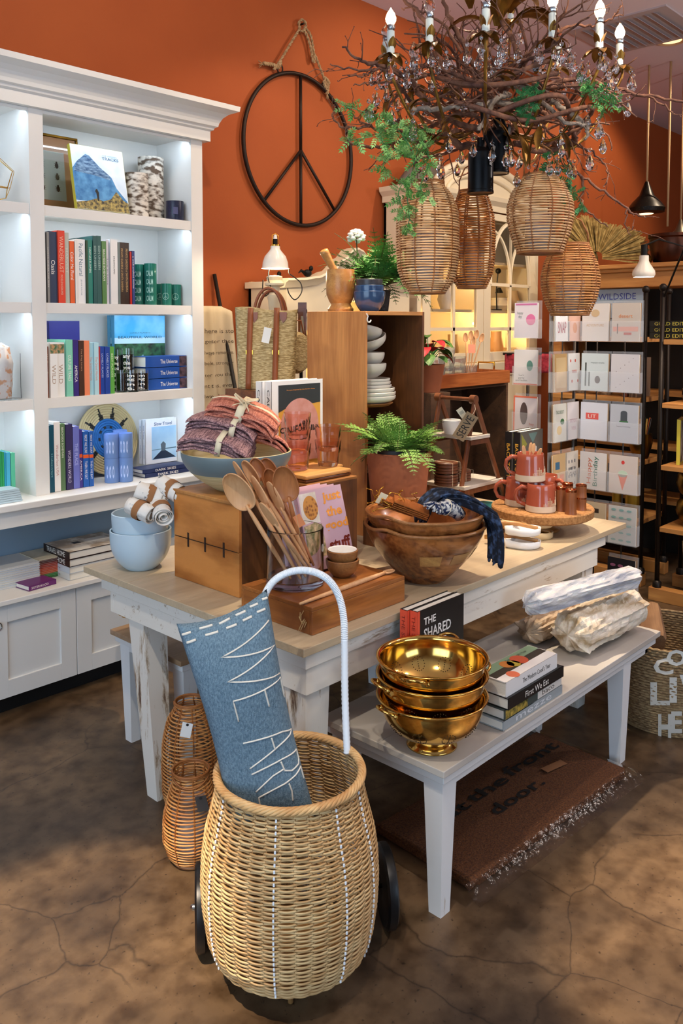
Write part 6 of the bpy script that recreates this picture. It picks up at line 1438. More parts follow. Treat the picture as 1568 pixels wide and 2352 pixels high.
for pp, a, b_ in G: guided(pp, a, b_)
for pp, a, b_ in (([(1125, 160, 2.85), (1180, 195, 2.85), (1250, 215, 2.85), (1290, 250, 2.85), (1340, 282, 2.85)], .012, .010), ([(1080, 250, 2.8), (1150, 235, 2.8), (1210, 245, 2.8)], .010, .008), ([(1170, 215, 2.78), (1140, 230, 2.78), (1100, 300, 2.8)], .011, .008), ([(940, 252, 2.8), (1000, 250, 2.8), (1060, 245, 2.8)], .009, .008), ([(1240, 230, 2.8), (1300, 280, 2.8), (1345, 290, 2.8), (1342, 320, 2.8)], .008, .005)): guided(pp, a, b_, mb2, .5)
hc = HB - CO
for k in range(38):
    a = rr.uniform(0, 2 * PI); e = rr.uniform(-.35, 1.1); d = Vector((math.cos(a), math.sin(a), e * .8)); st = hc + Vector((rr.uniform(-.12, .12), rr.uniform(-.12, .12), rr.uniform(-.07, .1))); twig(mb, st, d, rr.uniform(.26, .48), rr.uniform(.004, .009), 2)
# woven nest of vine round the middle
for k in range(18):
    r = rr.uniform(.14, .36); z = rr.uniform(-.10, .05); ph_ = rr.uniform(0, 6.28); ar = rr.uniform(1.2, 3.4)
    mb.tube([hc + Vector(((r + .03 * math.sin(4 * t + k)) * math.cos(ph_ + t), (r + .03 * math.sin(4 * t + k)) * math.sin(ph_ + t), z + .04 * math.sin(3 * t + k * 2))) for t in [ar * j / 18 for j in range(19)]], rr.uniform(.004, .009), 6)
mb.build('branches', bark, ch, 'all', fix=False); mb2.build('driftwood', bark2, ch, 'all', fix=False)
MB().tube([hc + Vector((0, 0, -.1)), hc + Vector((0, 0, .9)), Vector((0, 0, CZ - .01))], .009, 8).build('hanging_rod', lg_, ch)
MB().lathe([(0, CZ - .001), (.06, CZ - .001), (.055, CZ - .03), (.02, CZ - .05), (0, CZ - .05)], 24).build('ceiling_cup', lg_, ch, 1)
def blade(m, p, d, L, w, curl, fold=.25):
    d = Vector(d).normalized(); s = d.cross(UP); s = s.normalized() if s.length > .05 else Vector((1, 0, 0)); n = 9; pts = []; q = Vector(p); dd = d.copy()
    rows = []
    for i in range(n + 1):
        t = i / n; ww = w * math.sin(PI * min(1, .08 + t * .92)) ** .8; nn = s.cross(dd).normalized(); rows.append([m.bm.verts.new(q + s * ww * j + nn * abs(j) * ww * fold) for j in (-1, -.5, 0, .5, 1)])
        dd = (dd + Vector((0, 0, -curl / n))).normalized(); q = q + dd * L / n
    for a, b in zip(rows, rows[1:]):
        for j in range(4): m._f([a[j], a[j + 1], b[j + 1], b[j]])
bulb_lit = M('lit_bulb', 'FFD9A8', .3, emit=14.); bulb_off = M('bulb_glass', 'FFFFFF', .03, trans=1., ior=1.3); ribm = M('ribbed_socket', 'C8CCD0', .25, 1.)
CR = []
def drop(p, s, parent=ch, ang=0.):
    """faceted pear drop under a small bead"""
    m = MB(); L = .048 * s; r = .0125 * s
    m.lathe([(0, -L), (r * .55, -L * .93), (r, -L * .66), (r * .78, -L * .40), (r * .3, -L * .12), (0, 0)], 8, Vector(p) + Vector((0, 0, -.022 * s))); m.sphere(Vector(p) + Vector((0, 0, -.012 * s)), .0065 * s, 8)
    m.tube([Vector(p), Vector(p) + Vector((0, 0, -.006 * s))], .0008, 4); m.tube([Vector(p) + Vector((0, 0, -.016 * s)), Vector(p) + Vector((0, 0, -.024 * s))], .0008, 4)
    return m.build('crystal_drop', crys, parent)
cand = [(897, 18, 118, 2.75, 1), (886, 55, 132, 3.15, 0), (986, -12, 92, 2.70, 0), (950, 95, 190, 2.95, 0), (1040, 115, 205, 3.3, 0), (1115, -32, 68, 2.6, 0), (1268, -28, 82, 2.72, 1), (1376, -4, 106, 2.8, 1), (1422, 52, 145, 3.05, 1), (1280, 62, 150, 3.4, 0), (1172, -40, 40, 3.35, 0)]
for i, (px, pt, pb_, dd, lit) in enumerate(cand):
    b0 = Dp(px, pb_, dd) - CO; tp_ = Dp(px, pt, dd) - CO; Hh = tp_.z - b0.z; sh = Hh * .46; rs = .0125
    MB().cyl((b0.x, b0.y, b0.z - .01), rs, sh + .01, 16).build('candle_sleeve', sleeve_m, ch, 1)
    MB().lathe([(.006, 0), (.011, .004), (.013, .012), (.013, .019), (.009, .022)], 20, (b0.x, b0.y, b0.z + sh), fn=lambda t, z: 1 + .06 * math.sin(12 * t)).build('bulb_socket', ribm, ch, 1)
    bl_ = Hh - sh - .018; MB().lathe([(.008, 0), (.0165, bl_ * .25), (.0175, bl_ * .42), (.012, bl_ * .7), (.004, bl_ * .9), (.0015, bl_)], 20, (b0.x, b0.y, b0.z + sh + .018)).build('candle_bulb', bulb_lit if lit else bulb_off, ch, 1)
    if lit: point((b0.x + CO.x, b0.y + CO.y, b0.z + sh + .018 + bl_ * .45), 6, (1, .76, .48), .012, 'chandelier_bulb_light')
    m = MB()
    for k in range(6):
        a = k * PI / 3 + i; blade(m, b0 + Vector((0, 0, -.012)), (math.cos(a), math.sin(a), .15), .065, .016, 1.1)
        if k % 2 == 0: blade(m, b0 + Vector((math.cos(a), math.sin(a), 0)) * .008, (math.cos(a) * .35, math.sin(a) * .35, 1), .045, .013, .1)
    m.build('leaf_cup', lg_, ch, 'all', fix=False)
    tgt = hc + Vector((b0.x - hc.x, b0.y - hc.y, 0)) * .25 + Vector((0, 0, -.12)); md = b0 * .55 + tgt * .45; md.z = min(b0.z, tgt.z) - .03
    MB().tube(cr([b0 + Vector((0, 0, -.01)), b0 + Vector((0, 0, -.07)), md, tgt], 6), .0055, 8).build('gold_arm', lg_, ch, 'all')
    for k in range(5):
        a = k * 2 * PI / 5 + i * .7; drop(b0 + Vector((math.cos(a) * .055, math.sin(a) * .055, -.03)), rr.uniform(.9, 1.15))
m = MB()
for px, py, dd, dx, dz, L in [(870, 250, 2.75, -1, .5, .10), (980, 235, 2.75, -.7, .6, .11), (1130, 185, 2.7, .3, .8, .11), (1145, 255, 2.7, .9, -.1, .13), (1030, 300, 2.75, -1, -.1, .11), (1130, 270, 2.65, .7, -.5, .14), (1060, 280, 2.7, -.6, .5, .12), (1180, 300, 2.72, .8, -.6, .12), (1205, 320, 2.75, .4, -.9, .1), (1290, 300, 2.8, .5, -.7, .1), (1150, 45, 2.85, .2, 1, .2), (1170, 30, 2.9, .7, .9, .2), (1140, 60, 2.9, -.3, 1, .18), (1200, 40, 2.9, 1, .5, .18), (1180, 50, 2.8, .9, .8, .22), (1110, 50, 2.9, -.8, .7, .18), (1080, 20, 2.95, -.5, 1, .16), (1350, 240, 2.8, 1, .1, .12), (1240, 290, 2.7, -.4, -.7, .1), (1330, 190, 2.95, .8, .6, .1), (900, 215, 2.8, -.5, -.6, .1), (1020, 215, 2.8, .6, .4, .11), (1230, 170, 3.1, .4, .6, .13), (1180, 150, 3.2, -.5, .7, .13)]:
    p = Dp(px, py, dd) - CO
    for q in range(2): blade(m, p, RGT * (dx + rr.uniform(-.4, .4)) + UP * dz + FWD * rr.uniform(-.7, .3), L * rr.uniform(.8, 1.1), L * .13, rr.uniform(1.4, 2.6))
m.build('gold_leaves', lg_, ch, 'all', fix=False)
for px, py, dd in [(865, 195, 2.72), (847, 222, 2.70), (858, 212, 2.74), (888, 185, 2.78), (935, 148, 2.72), (948, 250, 2.75), (949, 268, 2.7), (990, 165, 2.72), (1013, 355, 2.78), (1032, 300, 2.68), (1010, 350, 2.85), (1050, 360, 2.82), (1066, 205, 2.66), (1087, 310, 2.66), (1130, 320, 2.72), (1124, 125, 2.66), (1110, 90, 2.75), (1145, 100, 2.72), (1160, 95, 2.76), (1195, 125, 2.8), (1190, 88, 2.72), (1230, 105, 2.74), (1247, 118, 2.85), (1275, 92, 2.7), (1310, 100, 2.7), (1320, 120, 2.72), (1332, 142, 2.75), (1388, 118, 2.74), (1398, 170, 2.8), (1415, 180, 2.85), (1442, 215, 2.86), (1375, 262, 2.82), (1385, 300, 2.84), (1288, 292, 2.76), (1290, 315, 2.74), (1162, 328, 2.74), (1174, 330, 2.72), (1193, 340, 2.76), (1187, 378, 2.78), (1215, 375, 2.8), (1228, 372, 2.84), (1262, 350, 2.74), (1281, 355, 2.76), (1308, 360, 2.78), (1318, 362, 2.8), (1355, 335, 2.82), (1240, 280, 2.8), (1060, 330, 2.9), (976, 360, 2.8), (962, 355, 2.85), (1425, 210, 2.9), (1406, 200, 2.9), (900, 232, 2.85), (1350, 245, 2.8)]:
    drop(Dp(px, py, dd) - CO, rr.uniform(.9, 1.2))
# black canister spotlights and cord hung in the branches
blk = M('black_canister', '17181A', .3, .7)
def canister(lab, px, pt, pb_, dd, r):
    b0 = Dp(px, pb_, dd); t0 = Dp(px - 3, pt, dd); o = thing('canister_spotlight', lab, 'spotlight', (b0.x, b0.y, b0.z)); h = t0.z - b0.z; ax = (t0 - b0)
    MB().lathe([(r * .93, 0), (r * 1.04, -.002), (r * 1.04, .006), (r, .008), (r, h), (r * .75, h + .012), (r * .3, h + .02), (r * .3, h + .05), (0, h + .05)], 36).build('housing', blk, o, 1)
    MB().lathe([(0, .02), (r * .92, .02)], 20, cap=False).build('reflector', steel, o)
    MB().box((0, -r - .002, h * .9), (.016, .004, .07), Euler((0, .3, 0))).tube([(0, -r, h), (0, -r * .3, h + .06), (0, 0, h + .14)], .005, 6).build('bracket', blk, o)
    return o
canister('front black cylindrical spotlight hanging under the chandelier', 1103, 352, 443, 2.82, .042)
canister('second black cylindrical spotlight behind the front one under the chandelier', 1140, 305, 398, 2.95, .042)
# greenery
vl = M('vine_green', '4E8A34', .5, col2='9AC070', scale=20, lo=.4, hi=.6); vd = M('dark_vine_green', '1F5A2E', .5, col2='3E8A4A', scale=20)
def vine(lab, paths, mat, seed, sz=.028, dens=1.):
    P0 = Dp(*paths[0][0]); o = thing('hanging_vine', lab, 'vine', P0); r2 = random.Random(seed); m, st = MB(), MB()
    for pp in paths:
        C = cr([Dp(*q) - P0 for q in pp], 7); st.tube(C, .0013, 4)
        for i in range(1, len(C)):
            for q in range(int(1.3 * dens + r2.random())):
                d = Vector((r2.uniform(-1, 1), r2.uniform(-1, 1), r2.uniform(-.9, .7))).normalized(); b0 = C[i]; up_ = d.orthogonal().normalized()
                L = sz * r2.uniform(.8, 1.7); st.tube([b0, b0 + d * L], .0007, 3)
                for j in range(1, 5):
                    for s in (-1, 1):
                        q_ = b0 + d * L * j / 4; leaflet(m, q_, (d * .8 + d.cross(up_) * s * .9).normalized(), up_, sz * .5, sz * .12)
                leaflet(m, b0 + d * L, d, up_, sz * .6, sz * .12)
    m.build('foliage', mat, o, fix=False); st.build('stems', vd, o); return o
vine('bright green trailing vine hanging at the left of the chandelier down over the wicker lantern', [[(985, 300, 2.82), (930, 290, 2.74), (880, 270, 2.72), (830, 255, 2.70), (795, 245, 2.70)], [(960, 300, 2.8), (900, 310, 2.74), (850, 315, 2.70), (800, 322, 2.70)], [(980, 310, 2.8), (960, 340, 2.72), (945, 400, 2.72), (935, 450, 2.72), (940, 500, 2.73), (932, 530, 2.73)], [(950, 300, 2.78), (910, 340, 2.72), (880, 375, 2.70), (900, 400, 2.70)], [(970, 320, 2.78), (985, 370, 2.72), (965, 430, 2.72), (985, 450, 2.72)], [(940, 400, 2.72), (915, 440, 2.7), (925, 480, 2.7)], [(900, 280, 2.74), (930, 320, 2.7), (950, 350, 2.7)], [(860, 265, 2.72), (870, 300, 2.7), (880, 330, 2.7)]], vl, 5, .026, 1.1)
vine('dark green artificial sprig in the middle of the chandelier', [[(1230, 200, 2.72), (1210, 225, 2.7), (1200, 262, 2.7)], [(1225, 205, 2.72), (1195, 220, 2.7), (1190, 250, 2.7)], [(1232, 210, 2.7), (1225, 240, 2.69), (1215, 268, 2.68)]], vd, 6, .017, 1.6)
vine('green sprig at the right of the chandelier', [[(1345, 190, 2.76), (1370, 210, 2.74), (1400, 235, 2.74), (1420, 250, 2.74)], [(1350, 195, 2.76), (1380, 225, 2.74), (1385, 255, 2.74)], [(1340, 185, 2.78), (1355, 215, 2.74)]], M('mid_vine_green', '2E6E34', .5, col2='62A050', scale=20), 7, .022, .9)
vine('dark green ivy trailing below the right of the chandelier', [[(1240, 355, 2.82), (1260, 375, 2.8), (1245, 395, 2.8)], [(1285, 345, 2.82), (1300, 390, 2.8), (1310, 430, 2.8), (1298, 450, 2.8)], [(1320, 440, 2.88), (1335, 470, 2.88), (1325, 490, 2.88)]], vd, 8, .022, 1.)
# hanging lanterns
g3 = 'wicker lanterns hanging from the chandelier'
def hang(px, dd, pb_): q = Dp(px, pb_, dd); return Vector((q.x, q.y, q.z))
def LH(px, dd, pt, pb_, prof, rows, ribs, rs, lab, hpx, hpy, cnd, slv, mat=lan):
    b0 = hang(px, dd, pb_); t0 = hang(px, dd, pt); h = t0.z - b0.z; top = Dp(hpx, hpy, dd) - b0
    P = [(r, z * h) for r, z in prof]
    def hd(t): s = Vector((t[0] * .95, 0, h)); return [Matrix.Rotation(YAW - HP, 3, 'Z') @ Vector((-t[0], 0, h)), Matrix.Rotation(YAW - HP, 3, 'Z') @ Vector((-t[0] * .98, 0, h + .04)), Matrix.Rotation(YAW - HP, 3, 'Z') @ Vector((-t[0] * .6, 0, h + .085)), Vector((0, 0, h + .105)), Matrix.Rotation(YAW - HP, 3, 'Z') @ Vector((t[0] * .6, 0, h + .085)), Matrix.Rotation(YAW - HP, 3, 'Z') @ Vector((t[0] * .98, 0, h + .04)), Matrix.Rotation(YAW - HP, 3, 'Z') @ Vector((t[0], 0, h))]
    o = lantern(lab, b0, P, rows, ribs, rs, mat, g3, hd, slv, cnd, name='hanging_wicker_lantern', ph=.25)
    MB().tube([(0, 0, h + .103), top], .002, 5).build('hanging_wire', lan_d, o); return o
lanA = M('lantern_light', 'CE965C', .45, col2='ECC08C', scale=14, stretch=(1, 1, 4)); lanO = M('lantern_orange', 'B8702C', .45, col2='DB9648', scale=14, stretch=(1, 1, 4))
LH(981, 2.90, 419, 672, [(.060, 0), (.066, .02), (.088, .10), (.102, .22), (.106, .40), (.106, .62), (.100, .76), (.085, .86), (.066, .93), (.053, .97), (.054, 1)], 44, 10, .0030, 'largest tall wicker lantern hanging at the left under the vine', 985, 330, (.04, .10), (.055, .22), lanA)
LH(1083, 3.14, 440, 660, [(.052, 0), (.058, .03), (.076, .14), (.083, .3), (.084, .55), (.078, .75), (.062, .9), (.050, 1)], 38, 10, .0028, 'tall orange wicker lantern hanging half behind the largest one', 1080, 330, (.035, .12), (.045, .17), lanO)
LH(1239, 2.84, 404, 580, [(.074, 0), (.078, .05), (.097, .24), (.109, .45), (.108, .62), (.095, .78), (.075, .9), (.058, .97), (.056, 1)], 30, 10, .0030, 'round wicker lantern with hoop handle hanging in the middle', 1240, 325, (.038, .09), (.05, .13), lanA)
LH(1308, 3.03, 562, 722, [(.066, 0), (.072, .04), (.092, .22), (.102, .42), (.102, .56), (.092, .74), (.074, .9), (.062, 1)], 28, 10, .0030, 'lowest round wicker lantern hanging in front of the card rack', 1335, 480, (.036, .1), (.05, .12), lan)
# ================================================================ on and along the orange wall
pc = Yp(692, 345, WY - .03); ps_ = thing('peace_sign', 'large round black metal peace sign hanging on the orange wall', 'wall decor', (pc.x, WY - .012, pc.z)); iron = M('dark_iron', '2A1E18', .5, .6); Rp = .455
MB().tube([(Rp * math.cos(a), -.012, Rp * math.sin(a)) for a in [2 * PI * k / 96 for k in range(96)]], .0125, 8, True).build('ring', iron, ps_, 'all')
m = MB()
for e in ((0, Rp), (0, -Rp), (-Rp * .66, -Rp * .74), (Rp * .66, -Rp * .74)): m.tube([(0, -.012, 0 if e[1] < 0 else 0), (e[0], -.012, e[1])], .0095, 8)
m.build('bars', iron, ps_, 'all'); m = MB()
lp = [(-.17, .44), (.205, .41)]
for q in lp: m.tube([(q[0] + .022 * math.cos(a), -.012, q[1] + .014 + .026 * math.sin(a)) for a in [2 * PI * k / 20 for k in range(20)]], .005, 6, True)
m.build('hanging_loops', iron, ps_, 'all')
ropem = M('rope', '8A6B48', .9, col2='B89A72', scale=60, bump=.8, bscale=200)
rp = thing('hanging_rope', 'knotted natural rope holding the peace sign from a wall hook', 'rope', (pc.x, WY - .02, pc.z))
def yl(px, py): p = Yp(px, py, WY - .03); return Vector((p.x - pc.x, -.012, p.z - pc.z))
def rope(m, pts, r, n=2, tw_=120):
    C = cr([yl(*p) if not isinstance(p, Vector) else p for p in pts], 14); L = 0
    for s in range(n):
        o = []; L = 0
        for i, c in enumerate(C):
            if i: L += (C[i] - C[i - 1]).length
            a = L * tw_ + 2 * PI * s / n; t = (C[min(i + 1, len(C) - 1)] - C[max(i - 1, 0)]).normalized(); u = Vector((0, -1, 0)); v = t.cross(u); o.append(c + (u * math.cos(a) + v * math.sin(a)) * r * .55)
        m.tube(o, r * .62, 6)
m = MB(); rope(m, [(628, 160), (644, 138), (668, 98), (688, 66)], .008); rope(m, [(688, 66), (686, 52), (694, 46), (702, 56), (698, 70), (690, 72)], .008)
rope(m, [(698, 62), (712, 80), (718, 108), (722, 138), (718, 140), (713, 110), (704, 82), (696, 66)], .008); rope(m, [(722, 125), (732, 150), (742, 176), (750, 198)], .008)
rope(m, [(644, 142), (638, 155), (628, 150), (620, 148), (604, 146)], .011, 3); rope(m, [(744, 178), (754, 190), (748, 204), (744, 188), (752, 200), (750, 216)], .010, 3)
for k in range(26):
    b0 = yl(604, 147) if k % 2 else yl(750, 214); dirv = Vector((-1 if k % 2 else rnd.uniform(-.4, .4), rnd.uniform(-.3, .1), rnd.uniform(-.9, .3) if k % 2 else -1)).normalized(); m.tube([b0, b0 + dirv * rnd.uniform(.02, .045)], .0016, 4)
m.build('twisted_rope', ropem, rp, 'all'); MB().cyl((yl(694, 55).x, .018, yl(694, 55).z), .006, .04, 10, (0, -1, 0)).build('wall_hook', iron, rp)
# ---------------- leaning black ladder and typed throw
ld = thing('blanket_ladder', 'thin black pole leaning on the orange wall beside the white bookcase', 'ladder', (0, 0, 0))
a = Yp(492, 630, 3.74); b_ = Yp(541, 900, 3.60); dv = (b_ - a) / (a.z - b_.z); base = a + dv * a.z
MB().tube([a, (a + base) / 2, base], .011, 8).build('pole', M('black_wood', '17120F', .5), ld, 'all')
th = thing('lettered_throw', 'cream throw printed with typewriter lines hanging between the bookcase and ladder', 'throw', (0, 0, 0)); lin_m = M('cream_linen', 'D9C8A6', .85, bump=.2, bscale=60)
x0 = Yp(440, 705, 3.66).x; x1 = Yp(541, 800, 3.66).x; zt3 = Yp(480, 703, 3.66).z
def thf(u, v): x = x0 + (x1 - x0) * (u * (.86 + .14 * min(1, v * 2.2))); return Vector((x, 3.655 + .012 * math.sin(u * 11 + v) + .006 * math.sin(u * 25) - .02 * v, zt3 - v * 1.1 - (.03 * max(0, u - .8) * 5 * (1 - min(1, v * 3)))))
m = MB().grid(thf, 40, 30); q = m.build('cloth', lin_m, th, 'all', fix=False); q.modifiers.new('t', 'SOLIDIFY').thickness = .004
MB().tube([(x0, 3.70, zt3 - .012), (x0 + (x1 - x0) * .80, 3.70, zt3 - .012)], .008, 8).build('hanging_rail', M('black_wood', '17120F', .5), ld)
for s, py in (('here is sto', 760), ('geter thee', 785), ('lways remembe.', 811), ('bele, stronger', 835), ('ter you thin', 862), ('nt ths, even', 886), ('lways by you.', 910)):
    q = Yp(500, py, 3.63); lettering(th, s, (q.x + .01, 3.628, q.z), (1, 0, 0), (0, 0, 1), M('typewriter_ink', '4A3A2A', .8), h=.026, w=.20, lift=.0)
# ---------------- white armoire with scalloped crest
cream_p = M('cream_paint', 'E2D3B4', .45, bump=.05); warm_in = M('cream_interior', 'D9C49A', .6)
ar = thing('armoire', 'cream painted armoire with curved scalloped crest and glazed doors behind the straw bag', 'armoire', (0, 0, 0))
ax0, ax1, ay = 3.19, 4.28, 3.42; crest = [(0, 1.895), (.10, 1.90), (.20, 1.915), (.30, 1.95), (.40, 2.03), (.47, 2.09), (.5, 2.10), (.53, 2.09), (.60, 2.03), (.70, 1.95), (.80, 1.915), (.90, 1.90), (1, 1.895)]
def crz(u):
    for (a, za), (b, zb) in zip(crest, crest[1:]):
        if u <= b: t = (u - a) / (b - a); t = t * t * (3 - 2 * t); return za + (zb - za) * t
    return 1.895
for q in ((ax0, ax0 + .03), (ax1 - .03, ax1)): MB().bx(q[0], q[1], ay, WY - .02, 0, 1.86).build('side_panel', cream_p, ar)
MB().bx(ax0, ax1, WY - .04, WY - .02, 0, 1.9).build('back_panel', warm_in, ar)
for z in (.1, .6, 1.0, 1.42): MB().bx(ax0 + .03, ax1 - .03, ay + .02, WY - .04, z - .02, z).build('shelf', warm_in, ar)
n = 48; m = MB(); pts = [(ax0 + (ax1 - ax0) * k / n, crz(k / n) - .03) for k in range(n + 1)]; lowp = [(ax0 + (ax1 - ax0) * k / n, 1.70 + .10 * math.exp(-((k / n - .5) / .17) ** 2)) for k in range(n + 1)]
m.prism(pts + lowp[::-1], (0, ay - .0, 0), (1, 0, 0), (0, 0, 1), (0, 1, 0), .03); m.build('crest_board', cream_p, ar)
m = MB(); rg = []
for k in range(n + 1):
    x = ax0 - .03 + (ax1 - ax0 + .06) * k / n; z = crz(k / n); rg.append([m.bm.verts.new(p) for p in ((x, ay + .05, z + .012), (x, ay - .045, z + .012), (x, ay - .05, z), (x, ay - .03, z - .012), (x, ay - .015, z - .04), (x, ay + .05, z - .04))])
for a, b in zip(rg, rg[1:]):
    for j in range(6): m._f([a[j], a[(j + 1) % 6], b[(j + 1) % 6], b[j]])
m._f(rg[0]); m._f(rg[-1][::-1]); m.build('crest_moulding', cream_p, ar, True)
MB().bx(ax0 - .03, ax1 + .03, ay + .05, WY - .02, 1.86, 1.895).build('top_board', cream_p, ar); m = MB()
for k in range(60): m.sphere((lowp[int(k * n / 60)][0], ay - .003, lowp[int(k * n / 60)][1] - .004), .0085, 6)
m.build('bead_trim', cream_p, ar, 'all')
MB().bx(ax0, ax0 + .09, ay - .005, ay + .02, 0, 1.72).build('stile', cream_p, ar); MB().bx(ax1 - .09, ax1, ay - .005, ay + .02, 0, 1.72).build('stile', cream_p, ar)
for k in range(2):
    xa = ax0 + .09 + k * (ax1 - ax0 - .18) / 2; xb = xa + (ax1 - ax0 - .18) / 2 - .006; m = MB(); w = .06
    for q in ((xa, xa + w, .5, 1.70), (xb - w, xb, .5, 1.70), (xa + w, xb - w, .5, .56), (xa + w, xb - w, 1.62, 1.70)): m.bx(q[0], q[1], ay, ay + .022, q[2], q[3])
    d = m.build('door', cream_p, ar); MB().bx(xa + w, xb - w, ay + .010, ay + .013, .56, 1.62).build('pane', M('thin_glass', 'FFFFFF', .02, trans=1., ior=1.02), d)
point((3.73, 3.47, 1.66), 7, (1, .76, .42), .01, 'armoire_interior_light'); point((3.73, 3.47, 1.30), 4, (1, .76, .42), .01, 'armoire_interior_light')
for k, (x, z, r, h, c, lab) in enumerate(((3.36, 1.42, .07, .12, 'E8DCC4', 'cream dish at the left inside the armoire'), (3.55, 1.42, .05, .17, 'C8B48A', 'tall tan vase inside the armoire'), (3.76, 1.42, .08, .10, 'EFE6D2', 'wide white bowl inside the armoire'), (4.02, 1.42, .05, .16, 'B89A6A', 'amber vase inside the armoire'), (3.5, 1.0, .08, .14, 'E2D2B0', 'cream crock on the lower armoire shelf'))):
    o = thing('vase' if h > r * 1.6 else 'bowl', lab, 'vase' if h > r * 1.6 else 'bowl', (x, 3.6, z + .0005)); MB().lathe([(0, 0), (r * .5, 0), (r, h * .5), (r * .8, h * .85), (r * .85, h), (r * .75, h), (r * .8, h * .5), (0, .01)], 24).build('body', M('crock_' + c, c, .4), o, 1)
# black scroll ornaments on the crest
for px, py, lab in ((604, 612, 'small dark bird-shaped ornament on the left end of the armoire top'), (706, 596, 'small dark scroll ornament on the armoire crest')):
    q = Yp(px, py, ay if px > 650 else 3.66); u = (q.x - ax0) / (ax1 - ax0); o = thing('dark_ornament', lab, 'ornament', (q.x, ay, crz(u) + .0145) if px > 650 else (q.x + .06, 3.62, 1.896)); m = MB(); m.sphere((0, 0, .022), .022, 12, (1.4, .8, 1)); m.sphere((.028, 0, .05), .014, 10, (1, .8, 1.2)); m.tube([(-.02, 0, .02), (-.05, 0, .035), (-.07, 0, .02)], [.012, .008, .003], 8); m.build('body', black, o, 'all')
# ---------------- enamel lamp on a turned post, stool, straw backpack
LX = Dp(632, 600, 4.35); 
tl = thing('task_lamp', 'white enamel dome lamp with brass cage on a turned white post', 'lamp', (LX.x, LX.y, 0)); lwm = M('white_enamel', 'ECE6DA', .25, coat=.4)
zsb = Dp(632, 617, 4.35).z; hs_ = Dp(632, 570, 4.35).z - zsb; rS = 31 / F * 4.35 * 1.0
MB().lathe([(rS * 1.03, 0), (rS * .97, .006), (rS * .93, hs_ * .3), (rS * .78, hs_ * .6), (rS * .5, hs_ * .82), (rS * .36, hs_ * .95), (rS * .34, hs_ * 1.12), (rS * .30, hs_ * 1.12), (rS * .33, hs_ * .9), (rS * .74, hs_ * .55), (rS * .9, hs_ * .25), (rS * .98, .002)], 48, (0, 0, zsb), cap=False).build('shade', lwm, tl, 1)
MB().lathe([(0, hs_ * 1.10), (rS * .36, hs_ * 1.10), (rS * .36, hs_ * 1.16), (0, hs_ * 1.16)], 28, (0, 0, zsb)).tube([(rS * .3, 0, zsb + hs_ * 1.15), (rS * .3, 0, zsb + hs_ * 1.62), (0, 0, zsb + hs_ * 1.72), (-rS * .3, 0, zsb + hs_ * 1.62), (-rS * .3, 0, zsb + hs_ * 1.15)], .0025, 6).build('brass_cage', brass, tl, 1)
MB().cyl((0, 0, zsb + hs_ * 1.16), .012, .03, 16).build('socket', black, tl); MB().lathe([(0, .0), (.012, .004), (.008, .03), (0, .035)], 16, (0, 0, zsb + hs_ * 1.35)).build('porcelain_tip', lwm, tl, 1)
MB().sphere((0, 0, zsb + .018), .022, 14).build('bulb', M('warm_bulb', 'FFE0B0', .3, emit=9.), tl, 'all'); point((LX.x, LX.y, zsb - .012), 5, (1, .80, .52), .012, 'task_lamp_light')
post = thing('turned_post', 'white turned wooden baluster post under the enamel lamp', 'post', (LX.x + .012, LX.y + .02, 0)); zt4 = zsb - .035
pf = [(0, 0), (.10, 0), (.10, .03), (.03, .05), (.025, .5)]
for z, r in ((.80, .03), (.85, .02), (.90, .045), (.94, .02), (1.0, .035), (1.08, .018), (1.16, .045), (1.22, .02), (1.30, .03), (1.36, .018)): pf.append((r, z))
for dz, r in ((-.30, .018), (-.26, .034), (-.25, .036), (-.235, .02), (-.20, .022), (-.17, .038), (-.12, .045), (-.115, .048), (-.10, .048), (-.09, .03), (-.06, .035), (-.05, .062), (-.04, .064), (-.025, .05), (-.005, .052), (0, .03)): pf.append((r * .8, zt4 + dz))
pf.append((0, zt4)); MB().lathe(pf, 32, cap=False).build('turned_shaft', cream_p, post, 1)
m = MB()
for px_, pts in ((0, [(617, 618), (616, 640), (621, 660), (616, 675), (605, 680), (603, 660), (604, 643)]), (1, [(664, 618), (664, 628), (676, 637), (690, 650), (693, 668), (685, 683), (675, 688), (664, 675), (660, 662)])):
    m.tube(cr([Dp(a, b, 4.33) - Vector((LX.x, LX.y, 0)) for a, b in pts], 6), .003, 5)
m.build('black_cords', M('black_cord', '17120F', .6), tl, 'all')
bgp = Dp(612, 890, 4.02)
stl = thing('display_stool', 'dark wooden stool standing behind the table under the straw bag', 'stool', (bgp.x + .02, bgp.y, 0)); zbg = bgp.z - .005
MB().bx(-.16, .16, -.14, .14, zbg - .035, zbg).build('seat', walnut, stl)
for sx_ in (-.13, .13):
    for sy_ in (-.11, .11): MB().taper(sx_, sy_, 0, zbg - .035, .03, .035).build('leg', walnut, stl)
strawm = M('palm_straw', 'CDB888', .8, col2='9A8254', scale=46, stretch=(1, 1, 4), lo=.35, hi=.6, bump=1., bscale=130, bstretch=(.6, .6, 1.6)); leath = M('tan_leather', '8A4A24', .45, coat=.2)
bag = thing('straw_backpack', 'woven palm straw backpack with tan leather straps standing behind the cookbooks', 'bag', (bgp.x, bgp.y, zbg + .001), YAW - HP - .12); zt5 = Dp(612, 706, 4.02).z - zbg; wb = 66 / F * 4.02
def bagf(sgn):
    def f(u, v): x = (u - .5) * 2 * wb * (1 + .10 * v); th_ = .075 * (1 - .75 * v) * (1 - (2 * u - 1) ** 4) ** .5 + .004; return Vector((x, sgn * th_, v * (zt5 + .012 * math.sin(u * 5) - .02 * (1 - abs(2 * u - 1)))))
    return f
